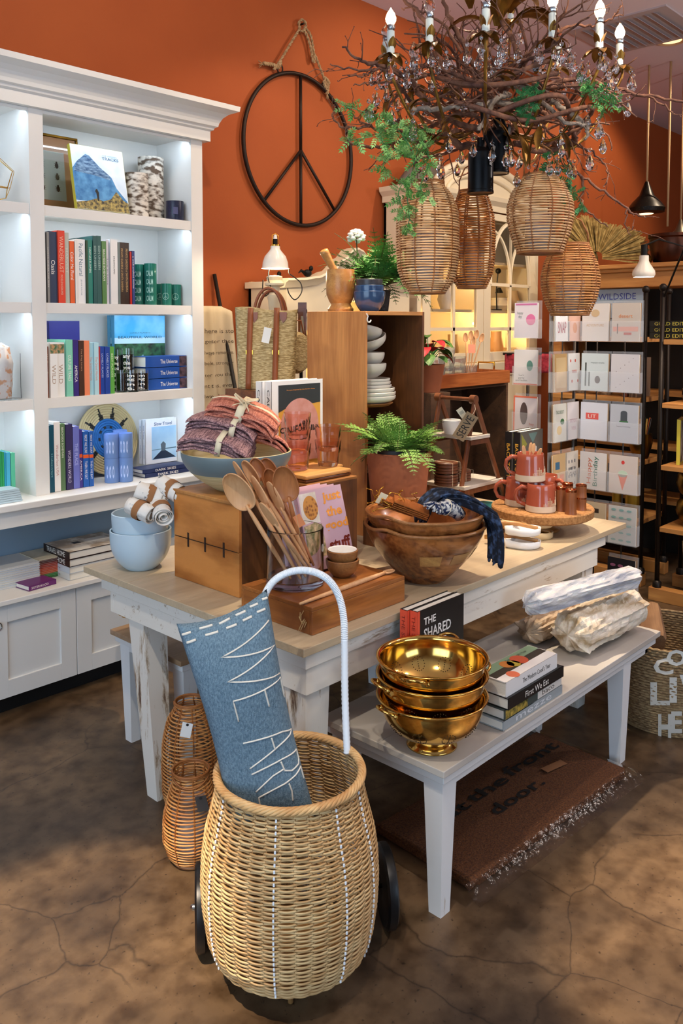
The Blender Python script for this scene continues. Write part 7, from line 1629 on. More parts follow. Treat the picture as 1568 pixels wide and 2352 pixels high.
m = MB(); m.grid(bagf(-1), 26, 24); m.grid(bagf(1), 26, 24); bmesh.ops.remove_doubles(m.bm, verts=m.bm.verts, dist=.001); q = m.build('woven_body', strawm, bag, 'all'); q.modifiers.new('t', 'SOLIDIFY').thickness = .004
for sx_ in (-.50, .42):
    m = MB(); m.grid(lambda u, v: Vector((wb * sx_ + (v - .5) * .026, -.085 * (1 - .72 * u) - .006, zt5 * (.985 * u + .005))), 12, 2); q = m.build('strap', leath, bag, 'all', fix=False); q.modifiers.new('t', 'SOLIDIFY').thickness = .003
    MB().box((wb * sx_, -.062, zt5 * .45), (.034, .004, .02)).build('buckle', brass, q)
m = MB(); m.tube([Vector((wb * .10 + .052 * math.cos(a) * 1.35, -.012, zt5 - .045 + .135 * math.sin(a))) for a in [PI * k / 20 for k in range(21)]], .0075, 8); m.tube([Vector((wb * .16 + .052 * math.cos(a) * 1.35, .03, zt5 - .045 + .125 * math.sin(a))) for a in [PI * k / 20 for k in range(21)]], .0075, 8)
m.build('carry_handles', leath, bag, 'all')
for sx_ in (-.065, .075):
    m = MB(); m.prism([(-.018, .02), (.018, .02), (.016, -.01), (0, -.03), (-.016, -.01)], (wb * .10 + sx_, -.030, zt5 - .045), (1, 0, 0), (0, 0, 1), (0, -1, 0), .004); m.build('leather_patch', leath, bag)
o = thing('price_tag', 'white paper price tag hanging on the straw backpack', 'tag', Dp(612, 770, 3.925), (0, .2, YAW - HP)); MB().bx(-.018, .018, -.0006, .0006, -.036, .036).build('tag_card', tagw, o); MB().tube([(0, 0, .036), (.006, .01, .06), (.01, .03, .075)], .0006, 4).build('string', ribbon, o)
o = thing('round_straw_bag', 'round woven straw bag hanging at the right of the straw backpack', 'bag', Dp(682, 810, 4.17), (0, 0, YAW - HP + .9)); MB().lathe([(0, -.03), (.05, -.034), (.09, -.026), (.105, 0), (.09, .026), (.05, .034), (0, .03)], 40, ax=(0, 1, 0), fn=lambda t, z: 1 + .0).build('woven_body', strawm, o, 1); MB().tube([(-.05, 0, .09), (-.03, 0, .16), (.03, 0, .16), (.05, 0, .09)], .004, 6).build('handle', leath, o, 'all')
o = thing('wall_bracket', 'weathered wooden plank with a round metal rosette and tassel beside the straw bag', 'ornament', Dp(694, 735, 4.30), (0, 0, YAW - HP)); MB().bx(-.022, .022, 0, .02, -.09, .09).build('plank', walnut, o); MB().lathe([(0, -.004), (.01, -.012), (.022, -.006), (.026, 0)], 24, (0, 0, .045), (0, -1, 0), cap=False).build('rosette', steel, o, 1); MB().tube([(0, -.01, .02), (0, -.012, -.1)], [.006, .012], 8).build('tassel', M('grey_tassel', '8A8478', .7), o)
o = thing('pole_stand', 'dark pole stand holding the rosette plank behind the table', 'stand', (0, 0, 0)); q = Dp(694, 735, 4.33); MB().tube([(q.x, q.y + .01, 0), (q.x, q.y + .01, q.z + .08)], .009, 8).build('pole', black, o); MB().lathe([(0, 0), (.06, 0), (.06, .012), (0, .02)], 24, (q.x, q.y + .01, 0)).build('base', black, o)
# ---------------- gothic glazed cabinet
gc = thing('glazed_cabinet', 'tall cream cabinet with gothic arched glass doors against the orange wall', 'cabinet', (0, 0, 0)); gx0, gx1, gy = 4.40, 5.95, 3.45
zc = Yp(890, 440, gy).z; cm = cream_p; cz = 2.50
for q in ((gx0, gx0 + .04), (gx1 - .04, gx1), (5.155, 5.195)): MB().bx(q[0], q[1], gy, WY - .02, 0, cz).build('side_panel', cm, gc)
MB().bx(gx0, gx1, WY - .04, WY - .02, 0, cz).build('back_panel', warm_in, gc)
for z in (.12, 1.38, 1.76, 2.12): MB().bx(gx0 + .04, gx1 - .04, gy + .03, WY - .04, z - .02, z).build('shelf', warm_in, gc)
MB().bx(gx0 - .02, gx1 + .02, gy - .03, WY - .02, 1.27, 1.375, .01).build('waist_ledge', cm, gc); MB().bx(gx0, gx1, gy - .01, gy + .02, 0.1, 1.27).build('lower_doors', cm, gc)
profc = [(0, cz - .02), (.02, cz - .02), (.02, cz + .02), (.05, cz + .05), (.055, cz + .08), (.0, cz + .08)]; m = MB(); rg = []
for o_, z in profc: rg.append([m.bm.verts.new(p) for p in ((gx0 - o_, WY - .02, z), (gx0 - o_, gy - o_, z), (gx1 + o_, gy - o_, z), (gx1 + o_, WY - .02, z))])
for a, b in zip(rg, rg[1:]):
    for i in range(3): m._f([a[i], a[i + 1], b[i + 1], b[i]])
m._f(rg[-1][::-1]); m.build('cornice', cm, gc)
xm = 5.175; arc = [(xm + .60 * math.cos(a), cz + .06 + .24 * math.sin(a)) for a in [PI * k / 30 for k in range(31)]]; arc2 = [(xm + .46 * math.cos(a), cz + .06 + .16 * math.sin(a)) for a in [PI * k / 30 for k in range(31)]]
MB().prism(arc, (0, gy, 0), (1, 0, 0), (0, 0, 1), (0, 1, 0), .04).build('arched_pediment', cm, gc); m = MB(); m.tube([(x, gy - .006, z) for x, z in arc2], .018, 8); m.tube([(x, gy - .006, z) for x, z in arc], .028, 8); m.build('arch_moulding', cm, gc, 'all')
for k in range(2):
    xa = (gx0 + .05, 5.18)[k]; xb = (5.17, gx1 - .05)[k]; w = .085; m = MB(); z0_, z1_ = 1.38, cz - .03
    for q in ((xa, xa + w, z0_, z1_), (xb - w, xb, z0_, z1_), (xa + w, xb - w, z0_, z0_ + .07), (xa + w, xb - w, z1_ - .05, z1_)): m.bx(q[0], q[1], gy - .01, gy + .02, q[2], q[3], .003)
    xc = (xa + xb) / 2; wi = (xb - xa) / 2 - w; m.bx(xc - .012, xc + .012, gy - .006, gy + .014, z0_, 2.08)
    for z in (1.62, 1.95): m.bx(xa + w, xb - w, gy - .006, gy + .014, z - .012, z + .012)
    for s in (-1, 1):
        for off in (0, 1):
            cx_ = xc + s * wi * (1 if off else 0)
            m.tube([(cx_ - s * (wi if off else -0) * 1 + s * 0 + (s * wi * (1 - math.cos(t)) if not off else s * wi * 1 * (1 - 1 + math.cos(t)) * 0 + s * wi * (math.sin(t) * 0)), gy, 1.95 + .40 * math.sin(t)) for t in [HP * j / 12 for j in range(13)]], .012, 6)
        m.tube([(xc + s * wi * math.cos(t), gy, 1.95 + .46 * math.sin(t)) for t in [HP * j / 14 for j in range(15)]], .016, 6)
    d = m.build('glazed_door', cm, gc); MB().bx(xa + w, xb - w, gy + .004, gy + .007, z0_ + .07, z1_ - .05).build('pane', M('thin_glass', 'FFFFFF', .02, trans=1., ior=1.02), d)
for x, z, e in ((4.48, 1.66, 4), (5.13, 1.66, 4), (5.22, 1.66, 4), (5.87, 1.66, 4), (5.22, 2.05, 4), (5.13, 2.05, 4)): point((x, 3.50, z), e, (1, .78, .46), .008, 'cabinet_interior_light')
k = 0
for x, z, r, h, c in ((4.59, 1.38, .07, .16, 'C8B48A'), (4.79, 1.38, .09, .10, 'EFE6D2'), (5.01, 1.38, .05, .2, '8A6A42'), (5.37, 1.38, .08, .14, 'E8DCC4'), (5.59, 1.38, .06, .22, 'B88A5A'), (5.79, 1.38, .09, .09, 'D9C8A4'), (4.62, 1.76, .08, .12, 'E2D2B0'), (4.92, 1.76, .06, .18, 'F0EADC'), (5.39, 1.76, .05, .2, '3A2A20'), (5.62, 1.76, .09, .1, 'E8DCC4'), (5.82, 1.76, .06, .16, 'C8A878')):
    nm = ['tan crock', 'white bowl', 'brown bottle', 'cream jar', 'caramel vase', 'beige dish', 'pale crock', 'ivory vase', 'dark bottle', 'cream bowl', 'light brown vase'][k]; sh_l = 'lower' if z < 1.6 else 'middle'
    o = thing(nm.split()[-1], f'{nm} on the {sh_l} shelf inside the glazed cabinet', nm.split()[-1], (x, 3.6, z + .0005)); MB().lathe([(0, 0), (r * .6, 0), (r, h * .4), (r * .7, h * .8), (r * .72, h), (r * .6, h), (r * .8, h * .4), (0, .01)], 20).build('body', M('crock_' + c, c, .4), o, 1); k += 1
for z in (1.30, 1.36): pass
o = thing('adjustable_lamp', 'black jointed desk lamp silhouetted in the glazed cabinet', 'lamp', (5.53, 3.56, 1.7605)); o.scale = (.8, .8, .8); MB().cyl((0, 0, 0), .05, .012, 20).tube([(0, 0, .01), (-.01, 0, .2), (.015, 0, .36)], .006, 6).lathe([(.015, 0), (.04, -.05), (.0, -.0)], 16, (.04, 0, .22), cap=False).sphere((.02, 0, .38), .028, 12).build('lamp_body', black, o, 1)
o = thing('grey_dome_cover', 'grey upholstered dome shape on top of the glazed cabinet', 'ornament', (4.70, 3.62, cz + .081)); o.scale = (1.2, .5, 1.1); MB().lathe([(.22, 0), (.21, .06), (.16, .12), (.08, .15), (0, .155)], 40).build('dome', M('grey_felt', '6A6058', .9), o, 1)
# ---------------- wooden tower with tray, glasses and poinsettia beyond the table
TX0, TX1, TY = 3.66, 4.55, 2.84
tw_ = thing('crate_tower', 'rustic dark wooden crate tower beyond the far end of the table', 'crate', (0, 0, 0)); tz = Yp(1030, 890, TY).z; q_ = wood('old_dark_wood', '3A281C', '6A4A30', 0, 5, .6)
tz0 = tz - .62
for a, b in ((TX0, TX0 + .02), (TX1 - .02, TX1)): MB().bx(a, b, TY, TY + .36, 0, tz).build('side_board', q_, tw_)
MB().bx(TX0 + .02, TX1 - .02, TY + .34, TY + .36, 0, tz).build('back_board', q_, tw_)
for z in (.05, tz0, tz - .02): MB().bx(TX0 + .02, TX1 - .02, TY, TY + .34, z, z + .02).build('shelf', q_, tw_)
ty_ = thing('serving_tray', 'carved acacia tray with handles holding clear glasses on the crate tower', 'tray', ((TX0 + TX1) / 2, TY + .14, tz + .0008)); wx, wy_ = .40, .17; tm_ = wood('tray_wood', '7A3A1A', 'B8703C', 0, 4, .35)
MB().bx(-wx, wx, -wy_, wy_, 0, .015).build('tray_base', tm_, ty_)
for a in ((-wx, wx, -wy_ - .012, -wy_), (-wx, wx, wy_, wy_ + .012), (-wx - .012, -wx, -wy_, wy_), (wx, wx + .012, -wy_, wy_)): MB().bx(*a, 0, .078, .003).build('tray_side', tm_, ty_)
m = MB()
for s in (-1, 1): m.tube([(s * (wx + .006), -.06, .078), (s * (wx + .01), -.06, .12), (s * (wx + .01), .06, .12), (s * (wx + .006), .06, .078)], .006, 6)
m.build('metal_handles', brass, ty_, 'all')
clr = M('tumbler_glass', 'F2F6F4', .03, trans=.93, ior=1.5); zt6 = tz + .017
gl = []
for k, (dx, dy, n_) in enumerate(((3.91, 2.92, 2), (4.02, 2.93, 3), (4.13, 2.93, 2), (3.97, 3.05, 2), (4.25, 2.93, 1))):
    for j in range(n_): tumbler(f'clear tumbler {["at the bottom", "in the middle", "on top"][j]} of the {["left", "centre", "right", "rear left", "far right"][k]} stack on the tray', (dx, dy, zt6 + j * .058), .052, .098, clr, 'clear tumblers stacked on the tray')
gq = Vector((4.25, 2.93, zt6 + .016))
for k, (px, py) in enumerate(((1063, 775), (1075, 770), (1088, 768), (1100, 776), (1081, 782))):
    hd = Dp(px + 6, py, 5.11); spoon(['leftmost', 'second', 'middle', 'rightmost', 'front'][k] + ' small wooden spoon standing in a tumbler on the tray', hd, gq + Vector((.010 * (k - 2), 0, 0)), .052, .026, r=.003, group='wooden spoons in the tumbler on the tray')
o = thing('price_tag', 'pink paper tag on the tumblers on the tray', 'tag', Dp(1083, 801, 5.025), (0, 0, YAW - HP)); MB().bx(-.022, .022, -.0006, .0006, -.026, .026).build('tag_card', M('pink_card', 'E8987A', .6), o); MB().tube([(0, 0, .026), (0, .02, .05)], .0008, 4).build('string', ribbon, o)
# poinsettia beside the tall crate
pz = Dp(983, 860, 4.25); pb = thing('potted_poinsettia', 'red and green poinsettia in a terracotta pot between the crate and tray', 'plant', (pz.x, pz.y, 0)); 
zp = Dp(983, 900, 4.25).z
st_ = thing('wooden_riser', 'tall dark wooden box on the table carrying the poinsettia', 'box', (pz.x, pz.y, TT))
for a in ((-.08, -.068, -.08, .08), (.068, .08, -.08, .08), (-.068, .068, -.08, -.068), (-.068, .068, .068, .08)): MB().bx(*a, 0, zp - TT - .014).build('side_board', q_, st_)
MB().bx(-.08, .08, -.08, .08, zp - TT - .013, zp - TT - .001).build('top_board', q_, st_)
zp = Dp(983, 900, 4.25).z; MB().lathe([(0, zp), (.06, zp), (.08, zp + .12), (.085, zp + .14), (.075, zp + .14), (.06, zp + .02), (0, zp + .02)], 28).build('pot', terra, pb, 1)
m, m2, st = MB(), MB(), MB(); r3 = random.Random(9)
for k in range(26):
    a = r3.uniform(0, 6.28); e = r3.uniform(.1, 1.2); b0 = Vector((0, 0, zp + .14 + r3.uniform(0, .12))); d = Vector((math.cos(a), math.sin(a), e)); p1 = b0 + d.normalized() * .05; st.tube([b0 - Vector((0, 0, .05)), p1], .002, 4); blade(m if k % 4 else m2, p1, d, .10, .028, 1.5, .15)
m.build('foliage', M('poinsettia_green', '2E5A24', .5, col2='5E8A3A', scale=14), pb, 'all', fix=False); m2.build('red_bracts', M('poinsettia_red', 'B01E28', .5), pb, 'all', fix=False); st.build('stems', vd, pb)
# ================================================================ greeting card spinner
SX, SY = 3.81, 2.0
sp_ = thing('card_spinner', 'revolving greeting card rack with clear pockets beyond the far end of the table', 'card rack', (SX, SY, 0)); rod = M('rack_rod', '4A4440', .35, .8); acr = M('acrylic', 'F4F6F8', .08, alpha=.14)
MB().tube([(0, 0, 0), (0, 0, 1.70)], .008, 8).lathe([(0, 0), (.16, 0), (.16, .012), (0, .02)], 32).build('centre_pole', rod, sp_, 'all')
for w in ((-.12, 0), (-.24, 0), (0, -.12), (0, -.26), (0, .12), (.12, 0)): MB().tube([(w[0], w[1], .25 if w[1] else .8), (w[0], w[1], 1.68)], .0035, 6).tube([(w[0], w[1], 1.68), (0, 0, 1.68)], .003, 6).build('upright_rod', rod, sp_, 'all')
RZ_ = [1.578, 1.338, 1.10, .858, .615, .365]
def T_(s, y, z, w, c, h=None): return ('t', s, y, z, w, c, h)
def B_(y0, y1, z0, z1, c): return ('b', y0, y1, z0, z1, c)
def O_(y, z, ry, rz, c): return ('o', y, z, ry, rz, c)
DES = {(0, 'A', 0): ('EDEAE6', [T_('OH', .5, .76, .5, '3A2A28', .22), T_('SNAP', .5, .36, .7, 'B5485A', .3)], 'OH SNAP card'), (0, 'A', 1): ('E8B8A0', [O_(.5, .35, .18, .14, 'D98A48'), O_(.4, .8, .12, .09, 'D98A48')], 'peach card with orange hearts'),
 (0, 'B', 0): ('DED6CC', [T_('ADVENTURE', .5, .42, .66, 'C79A55', .07), O_(.5, .74, .16, .10, 'D0B48A')], 'pale ADVENTURE card with gold line art'), (0, 'B', 1): ('C9BCAE', [T_('desert', .5, .66, .5, 'E08A48', .1), B_(.05, .95, .26, .38, 'DE9A84'), B_(.2, .23, .2, .46, '4A3A30'), B_(.45, .72, .17, .23, 'C04A30')], 'tan desert card with cactus'),
 (1, 'A', 0): ('B8935E', [B_(.1, .9, .1, .9, 'C9AC7C')], 'gold kraft card'), (1, 'A', 1): ('D6D2CC', [O_(.2, .8, .05, .04, 'C04A3A'), O_(.6, .8, .05, .04, 'C04A3A'), O_(.3, .25, .05, .04, 'C04A3A'), O_(.8, .25, .05, .04, 'C04A3A'), T_('sets', .5, .52, .4, 'C04A3A', .09)], 'white card with small red motifs'),
 (1, 'B', 0): ('CBD3D0', [B_(.14, .2, .12, .75, '4A5048'), B_(.28, .33, .12, .5, '4A5048'), O_(.62, .3, .1, .1, '5A5048'), T_('happy trails', .62, .75, .5, '5A6A68', .05)], 'pale card with line-drawn cacti'), (1, 'B', 1): ('D2CCCA', [O_(.2 + .15 * (k % 5), .12 + .085 * k, .012, .01, '6A5A50') for k in range(10)], 'white card with tiny stars'),
 (2, 'A', 0): ('D9D6C8', [T_('TACO BOUT', .45, .78, .62, '2E6A40', .09), O_(.66, .52, .16, .08, '3A6A3A'), O_(.4, .3, .2, .12, 'D9B860')], 'TACO BOUT card with green bowl'), (2, 'A', 1): ('D2CAC8', [T_('BIRTHDAY', .5, .5, .6, 'B88A92', .1), T_('WEEK', .5, .3, .4, 'B88A92', .1)], 'white BIRTHDAY card'),
 (2, 'B', 0): ('D4D4D8', [B_(.2, .68, .55, .72, 'DC5A50'), T_('LIT', .44, .635, .3, 'F4E4D8', .09)], 'white LIT matchbox card'), (2, 'B', 1): ('BABCC0', [B_(.38, .62, .56, .78, '4A4E52'), O_(.5, .78, .12, .06, '4A4E52'), B_(.34, .66, .54, .57, '4A7A4A'), T_('happy birthday', .5, .42, .5, '3A3A3E', .05)], 'grey tombstone card reading happy birthday'),
 (3, 'A', 0): ('C8A878', [B_(.15, .5, .6, .8, '3A6A8A'), B_(.5, .85, .2, .45, 'C8703A')], 'colourful patterned card'), (3, 'A', 1): ('CFC6B8', [T_('CLASS', .5, .4, .6, '3A3A40', .1), T_('BEST IN', .5, .55, .5, '3A3A40', .07)] + [B_(.15 + .25 * (k % 3), .19 + .25 * (k % 3), .1 + .2 * (k // 3), .18 + .2 * (k // 3), '6A6A70') for k in range(12)], 'CLASS card with feather pattern'),
 (3, 'B', 0): ('D9D4D0', [('v', 'Happy', .38, .5, .7, 'C86A4A', .2), ('v', 'Birthday', .62, .5, .8, '3A7A6A', .22)], 'rainbow Happy Birthday card'), (3, 'B', 1): ('D6C8BC', [('p', [(.33, .5), (.67, .5), (.5, .08)], 'E0672E'), O_(.5, .52, .17, .09, 'C8DCC0'), O_(.5, .82, .06, .05, 'D8403A')], 'orange ice-cream cone card with cherry'),
 (4, 'B', 0): ('C9B494', [B_(.2, .75, .72, .84, '3A2A20'), B_(.2, .75, .45, .57, '3A2A20'), B_(.2, .75, .18, .30, '3A2A20')], 'tan card with dark bull shapes'), (4, 'B', 1): ('D0CCC4', [O_(.2 + .28 * (k % 3), .1 + .2 * (k // 3), .09, .03, '8FB5AC') for k in range(15)] + [T_('magical', .5, .5, .3, 'B07A6A', .05)], 'white card with mint dinosaurs'),
 (5, 'B', 1): ('1E1A1E', [O_(.2 + .28 * (k % 3), .2 + .2 * (k // 3), .1, .04, '9A5A78') for k in range(12)], 'black card with pink dinosaurs'),
 (0, 'C', 0): ('E6DEE4', [B_(.05, .95, .93, .98, 'D078A8'), O_(.7, .52, .2, .16, 'E07AA8'), T_('happy\nday', .25, .65, .25, '4A6A60', .2)], 'white card with pink curly figure'), (1, 'C', 0): ('E6E2DE', [B_(.0, 1, .0, .04, 'E0704A'), T_("Let's\nparty\nand bullsh", .34, .2, .5, '2A2A2A', .2), O_(.68, .55, .13, .15, '6A9A8C')], "Let's party card with green line portrait"), (2, 'C', 0): ('E2DADC', [B_(0, .06, 0, 1, 'E87A5A'), B_(0, 1, .95, 1, 'E87A5A'), O_(.45, .5, .16, .32, '5A4A48'), T_('hey', .8, .2, .2, 'E0704A', .1)], 'white card with black line figure')}
def card(lab, root_loc, rz, w, h, base, des):
    c = thing('greeting_card', lab, 'greeting card', root_loc, (math.radians(-1.4), 0, rz), None); t = .003
    MB().bx(-w / 2, w / 2, 0, t, 0, h).build('card_stock', M('card_' + base, base, .6), c); lift = 0
    for d in des:
        k = d[0]; lift += .0002; X = lambda u: (u - .5) * w; Zz = lambda v: v * h
        if k == 'b': MB().bx(X(d[1]), X(d[2]), -.0004 - lift, .001, Zz(d[3]), Zz(d[4])).build('printed_art', M('art_' + d[5], d[5], .6), c)
        elif k == 'o': MB().prism([(X(d[1]) + d[3] * w * math.cos(a), Zz(d[2]) + d[4] * h * math.sin(a)) for a in [2 * PI * q / 16 for q in range(16)]], (0, -.0004 - lift, 0), (1, 0, 0), (0, 0, 1), (0, 1, 0), .001).build('printed_art', M('art_' + d[5], d[5], .6), c)
        elif k == 'p': MB().prism([(X(a), Zz(b)) for a, b in d[1]], (0, -.0006 - lift, 0), (1, 0, 0), (0, 0, 1), (0, 1, 0), .001).build('printed_art', M('art_' + d[2], d[2], .6), c)
        elif k == 't': lettering(c, d[1], (X(d[2]), -.0006 - lift, Zz(d[3])), (1, 0, 0), (0, 0, 1), M('art_' + d[5], d[5], .6), w=d[4] * w, h=d[6] * h)
        else: lettering(c, d[1], (X(d[2]), -.0006 - lift, Zz(d[3])), (0, 0, 1), (-1, 0, 0), M('art_' + d[5], d[5], .6), w=d[4] * h, h=d[6] * w)
    return c
rn = ['top', 'second', 'third', 'fourth', 'fifth', 'sixth']; HC = .180
def pocket(side, i, k, z):
    if side == 'A': x, y, rz, w = -.142 + (k - .5) * .128, -.026, 0, .120
    elif side == 'B': x, y, rz, w = -.026, -.128 - (k) * .152, -HP, .142
    else: x, y, rz, w = -.018, .02 + .10 + .155 * 0, -HP, .142
    R = Matrix.Rotation(rz, 3, 'Z'); loc = Vector((SX + x, SY + y, z)) if side != 'C' else Vector((SX - .026, SY + .25, z + .01))
    if side == 'C': x, y = -.026, .25
    m = MB()
    for q in ((-w / 2 - .003, w / 2 + .003, -.022, -.020, -.006, HC * .5), (-w / 2 - .003, w / 2 + .003, .014, .016, -.006, HC + .006), (-w / 2 - .003, w / 2 + .003, -.022, .016, -.008, -.006), (-w / 2 - .003, -w / 2 - .0015, -.022, .016, -.006, HC * .5), (w / 2 + .0015, w / 2 + .003, -.022, .016, -.006, HC * .5)): m.bx(*q)
    for v in m.bm.verts: v.co = R @ v.co + Vector((x, y, z + (.01 if side == 'C' else 0)))
    m.build('card_pocket', acr, sp_)
    des = DES.get((i, side, k))
    if not des: return
    sd = {'A': 'left-facing wing', 'B': 'right wing', 'C': 'far left wing'}[side]
    card(f'{des[2]}, {rn[i]} row of the rack, {sd}', loc + R @ Vector((0, -.0175, -.005)), rz, w - .006, HC, des[0], des[1])
    for j in range(2 if side != 'C' else 1): o = card(f'plain {["cream", "kraft"][j]} card behind the {des[2]}', loc + R @ Vector((.001 * j, -.0125 + .006 * j, -.005)), rz, w - .006, HC - .002, ['E2DACA', 'A88458'][j], [])
for i, z in enumerate(RZ_):
    for k in (0, 1):
        if i < 4: pocket('A', i, k, z)
        if i < 5 or k == 1: pocket('B', i, k, z)
    if i < 3: pocket('C', i, 0, z)
# ================================================================ pipe shelving and pine hutch at the right
pine = wood('pine', '9A5E2C', 'D09A58', 1, 4, .5, 'B07A40'); pipe = M('iron_pipe', '2A2420', .45, .7)
def pipeshelf(lab, x0, y0, y1, zs, topz):
    o = thing('pipe_shelf', lab, 'shelf', (0, 0, 0)); d = .36
    for x, y in ((x0, y1), (x0, y0), (x0 + d, y1), (x0 + d, y0)):
        MB().tube([(x, y, .08), (x, y, topz)], .014, 10).sphere((x, y, topz + .02), .024, 12).lathe([(.026, .08), (.026, .11), (.014, .12)], 16, (x, y, 0), cap=False).build('pipe_post', pipe, o, 'all')
    MB().bx(x0 - .03, x0 + .04, y0 - .02, y1 + .04, 0, .079, .004).bx(x0 + d - .03, x0 + d + .04, y0 - .02, y1 + .04, 0, .079, .004).build('base_beam', pine, o)
    for z in zs: MB().bx(x0 - .02, x0 + d + .02, y0 + .016, y1 - .016, z - .03, z, .003).build('shelf_board', pine, o)
    return o
Z1 = [.41, .79, 1.19, 1.57]; Z2 = [.45, .82, 1.19, 1.565]
pipeshelf('black pipe and pine shelf unit partly hidden behind the card rack', 5.1, 2.2, 2.85, Z1, 1.85); pipeshelf('black pipe and pine shelf unit at the right edge of the picture', 4.9, 1.1, 2.01, Z2, 1.85)
ht = thing('pine_hutch', 'large pine hutch with moulded crown and mirrored dark back at the far right', 'hutch', (0, 0, 0)); hx, hy0, hy1, hz = 5.62, .9, 3.12, 2.07
MB().bx(hx + .04, hx + .4, hy0, hy1, hz - .03, hz).build('top_board', pine, ht)
m = MB()
for a, b, z0, z1 in ((-.05, .42, hz - .03, hz), (-.025, .4, hz - .055, hz - .03), (0, .4, hz - .16, hz - .055)): m.bx(hx + a, hx + b, hy0 - a * -1, hy1 + a * -1, z0, z1, .006)
m.build('crown', pine, ht)
for y in (hy0, hy1 - .06): MB().bx(hx, hx + .4, y, y + .06, 0, hz - .16).build('side_post', pine, ht)
MB().bx(hx + .38, hx + .4, hy0 + .06, hy1 - .06, 0, hz - .16).build('dark_back', M('hutch_back', '14100E', .6), ht); MB().bx(hx + .36, hx + .375, 1.2, 2.1, 1.2, 1.86).build('mirror', M('mirror', 'D8D0C4', .03, 1.), ht)
for z in (.45, .82, 1.19, 1.56): MB().bx(hx + .02, hx + .36, hy0 + .06, hy1 - .06, z - .025, z).build('shelf_board', pine, ht)
def crock(lab, cat, x, y, z, prof, mat, n=32, name=None):
    o = thing(name or cat.replace(' ', '_'), lab, cat, (x, y, z)); MB().lathe(prof, n).build('body', mat, o, 1); return o
bz_ = M('bronze_pot', '8A6A2A', .28, 1., col2='4A3A1C', scale=6)
potp = [(0, 0), (.07, 0), (.11, .04), (.128, .09), (.12, .14), (.10, .165), (.092, .165), (.11, .12), (.10, .04), (0, .01)]
for k, y in enumerate((1.83,)):
    for j in range(2): crock(['lower', 'upper'][j] + ' round bronze pot stacked on the right pipe shelf', 'pot', 5.05, y, Z2[0] + .0005 + j * .166, potp, bz_)
crock('tall gold ribbed canister on the lower shelf of the pipe unit', 'canister', 5.2, 2.30, Z1[0] + .0005, [(0, 0), (.05, 0), (.05, .27), (.045, .28), (0, .28)], M('gold_can', 'A8842E', .4, .8))
crock('second thin gold ribbed canister beside the tall one', 'canister', 5.22, 2.42, Z1[0] + .0005, [(0, 0), (.03, 0), (.03, .28), (0, .28)], M('gold_can', 'A8842E', .4, .8))
cup_ = crock('bronze pen cup holding colourful pens on the pipe shelf', 'pen cup', 5.25, 2.28, Z1[1] + .0005, [(0, 0), (.05, 0), (.075, .10), (.07, .16), (.065, .16), (.05, .01), (0, .01)], bz_)
for k in range(9):
    a = k * .7; o = thing('pen', ['green', 'gold', 'copper', 'white', 'teal', 'amber', 'brass', 'black', 'orange'][k] + ' pen standing in the bronze pen cup', 'pen', (5.25, 2.28, Z1[1] + .02), 0, 'pens in the bronze cup'); MB().tube([(.022 * math.cos(a), .022 * math.sin(a), 0), (.062 * math.cos(a), .062 * math.sin(a), .24)], .0055, 6).build('barrel', M('pen_%d' % k, ['4A8A5A', 'C8A040', 'B8703A', 'E0DCD0', '3A8A8A', 'D09030', 'B89040', '1A1A1A', 'D8703A'][k], .3), o, 'all')
for k, (x, y, lab) in enumerate(((5.25, 2.72, 'left shell-patterned bowl on the pipe shelf'), (5.22, 2.52, 'right shell-patterned bowl on the pipe shelf'))): crock(lab, 'bowl', x, y, Z1[2] + .0005, [(0, 0), (.04, 0), (.085, .05), (.088, .055), (.08, .055), (.04, .01), (0, .01)], M('shell', 'C8BCA4', .4, col2='6A5A44', scale=50))
book('copper-striped book standing on the third shelf behind the pipe posts', (5.12, 2.335, Z1[2] + .001), (0, 0, -HP), .03, .26, .2, '6A3A28', [('Auburn', 'D8D4CC', .7, .5, .3)])
for k in range(4): book(['first', 'second', 'third', 'fourth'][k] + ' slim brown book leaning beside the copper-striped one', (5.12, 2.30 - .014 * k, Z1[2] + .001), (0, 0, -HP), .012, .25, .2, ['5A4434', '6A5444', '4A3828', '705A48'][k])
for k in range(3): book(['bottom', 'middle', 'top'][k] + ' black boxed set with yellow lettering stacked at the right edge', (4.93, 1.80, Z2[3] + .02 + .036 * k), (0, -HP, -HP), .034, .3, .2, '17150F', [('GOLD EDITION', 'C8B84A', .5, .6, .8)])
def yb(r, t, h, d): patch(r, t, .02, d - .01, .01, h - .01, M('photo_trees', 'C9C4B8', .4, col2='3A3428', scale=20), lift=.0006)
book('yellow-spined photo book leaning on the right pipe shelf', (4.95, 1.92, Z2[1] + .001), (0, 0, -HP + .25), .02, .27, .22, 'C9B83A', [], None, yb)
for k in range(4): o = thing('wooden_slice', ['bottom', 'second', 'third', 'top'][k] + ' pale wooden slice of the stack at the right edge', 'coaster', (5.05, 1.86 + .004 * (k % 2), Z2[2] + .0005 + .021 * k), 0, 'wooden slices on the right shelf'); MB().lathe([(0, 0), (.07, 0), (.072, .02), (0, .02)], 20).build('slice', bd, o)
crock('mottled glass tumbler on the wooden slices at the right edge', 'drinking glass', 5.05, 1.86, Z2[2] + .0855, [(0, 0), (.05, 0), (.055, .12), (.05, .12), (.045, .01), (0, .01)], glass)
pf_ = thing('photo_frame', 'wooden photo frame with bone flower inlay on the floor of the right shelf', 'picture frame', (4.93, 1.72, .092), (0, -.10, -HP)); frame4(pf_, -.13, .13, 0, .30, .05, .02, wood('frame_oak', '7A5A38', 'A88458', 2, 5, .5)); MB().bx(-.08, .08, .012, .018, .05, .25).build('photo', M('photo_paper', 'D4D0CC', .5), pf_)
m = MB()
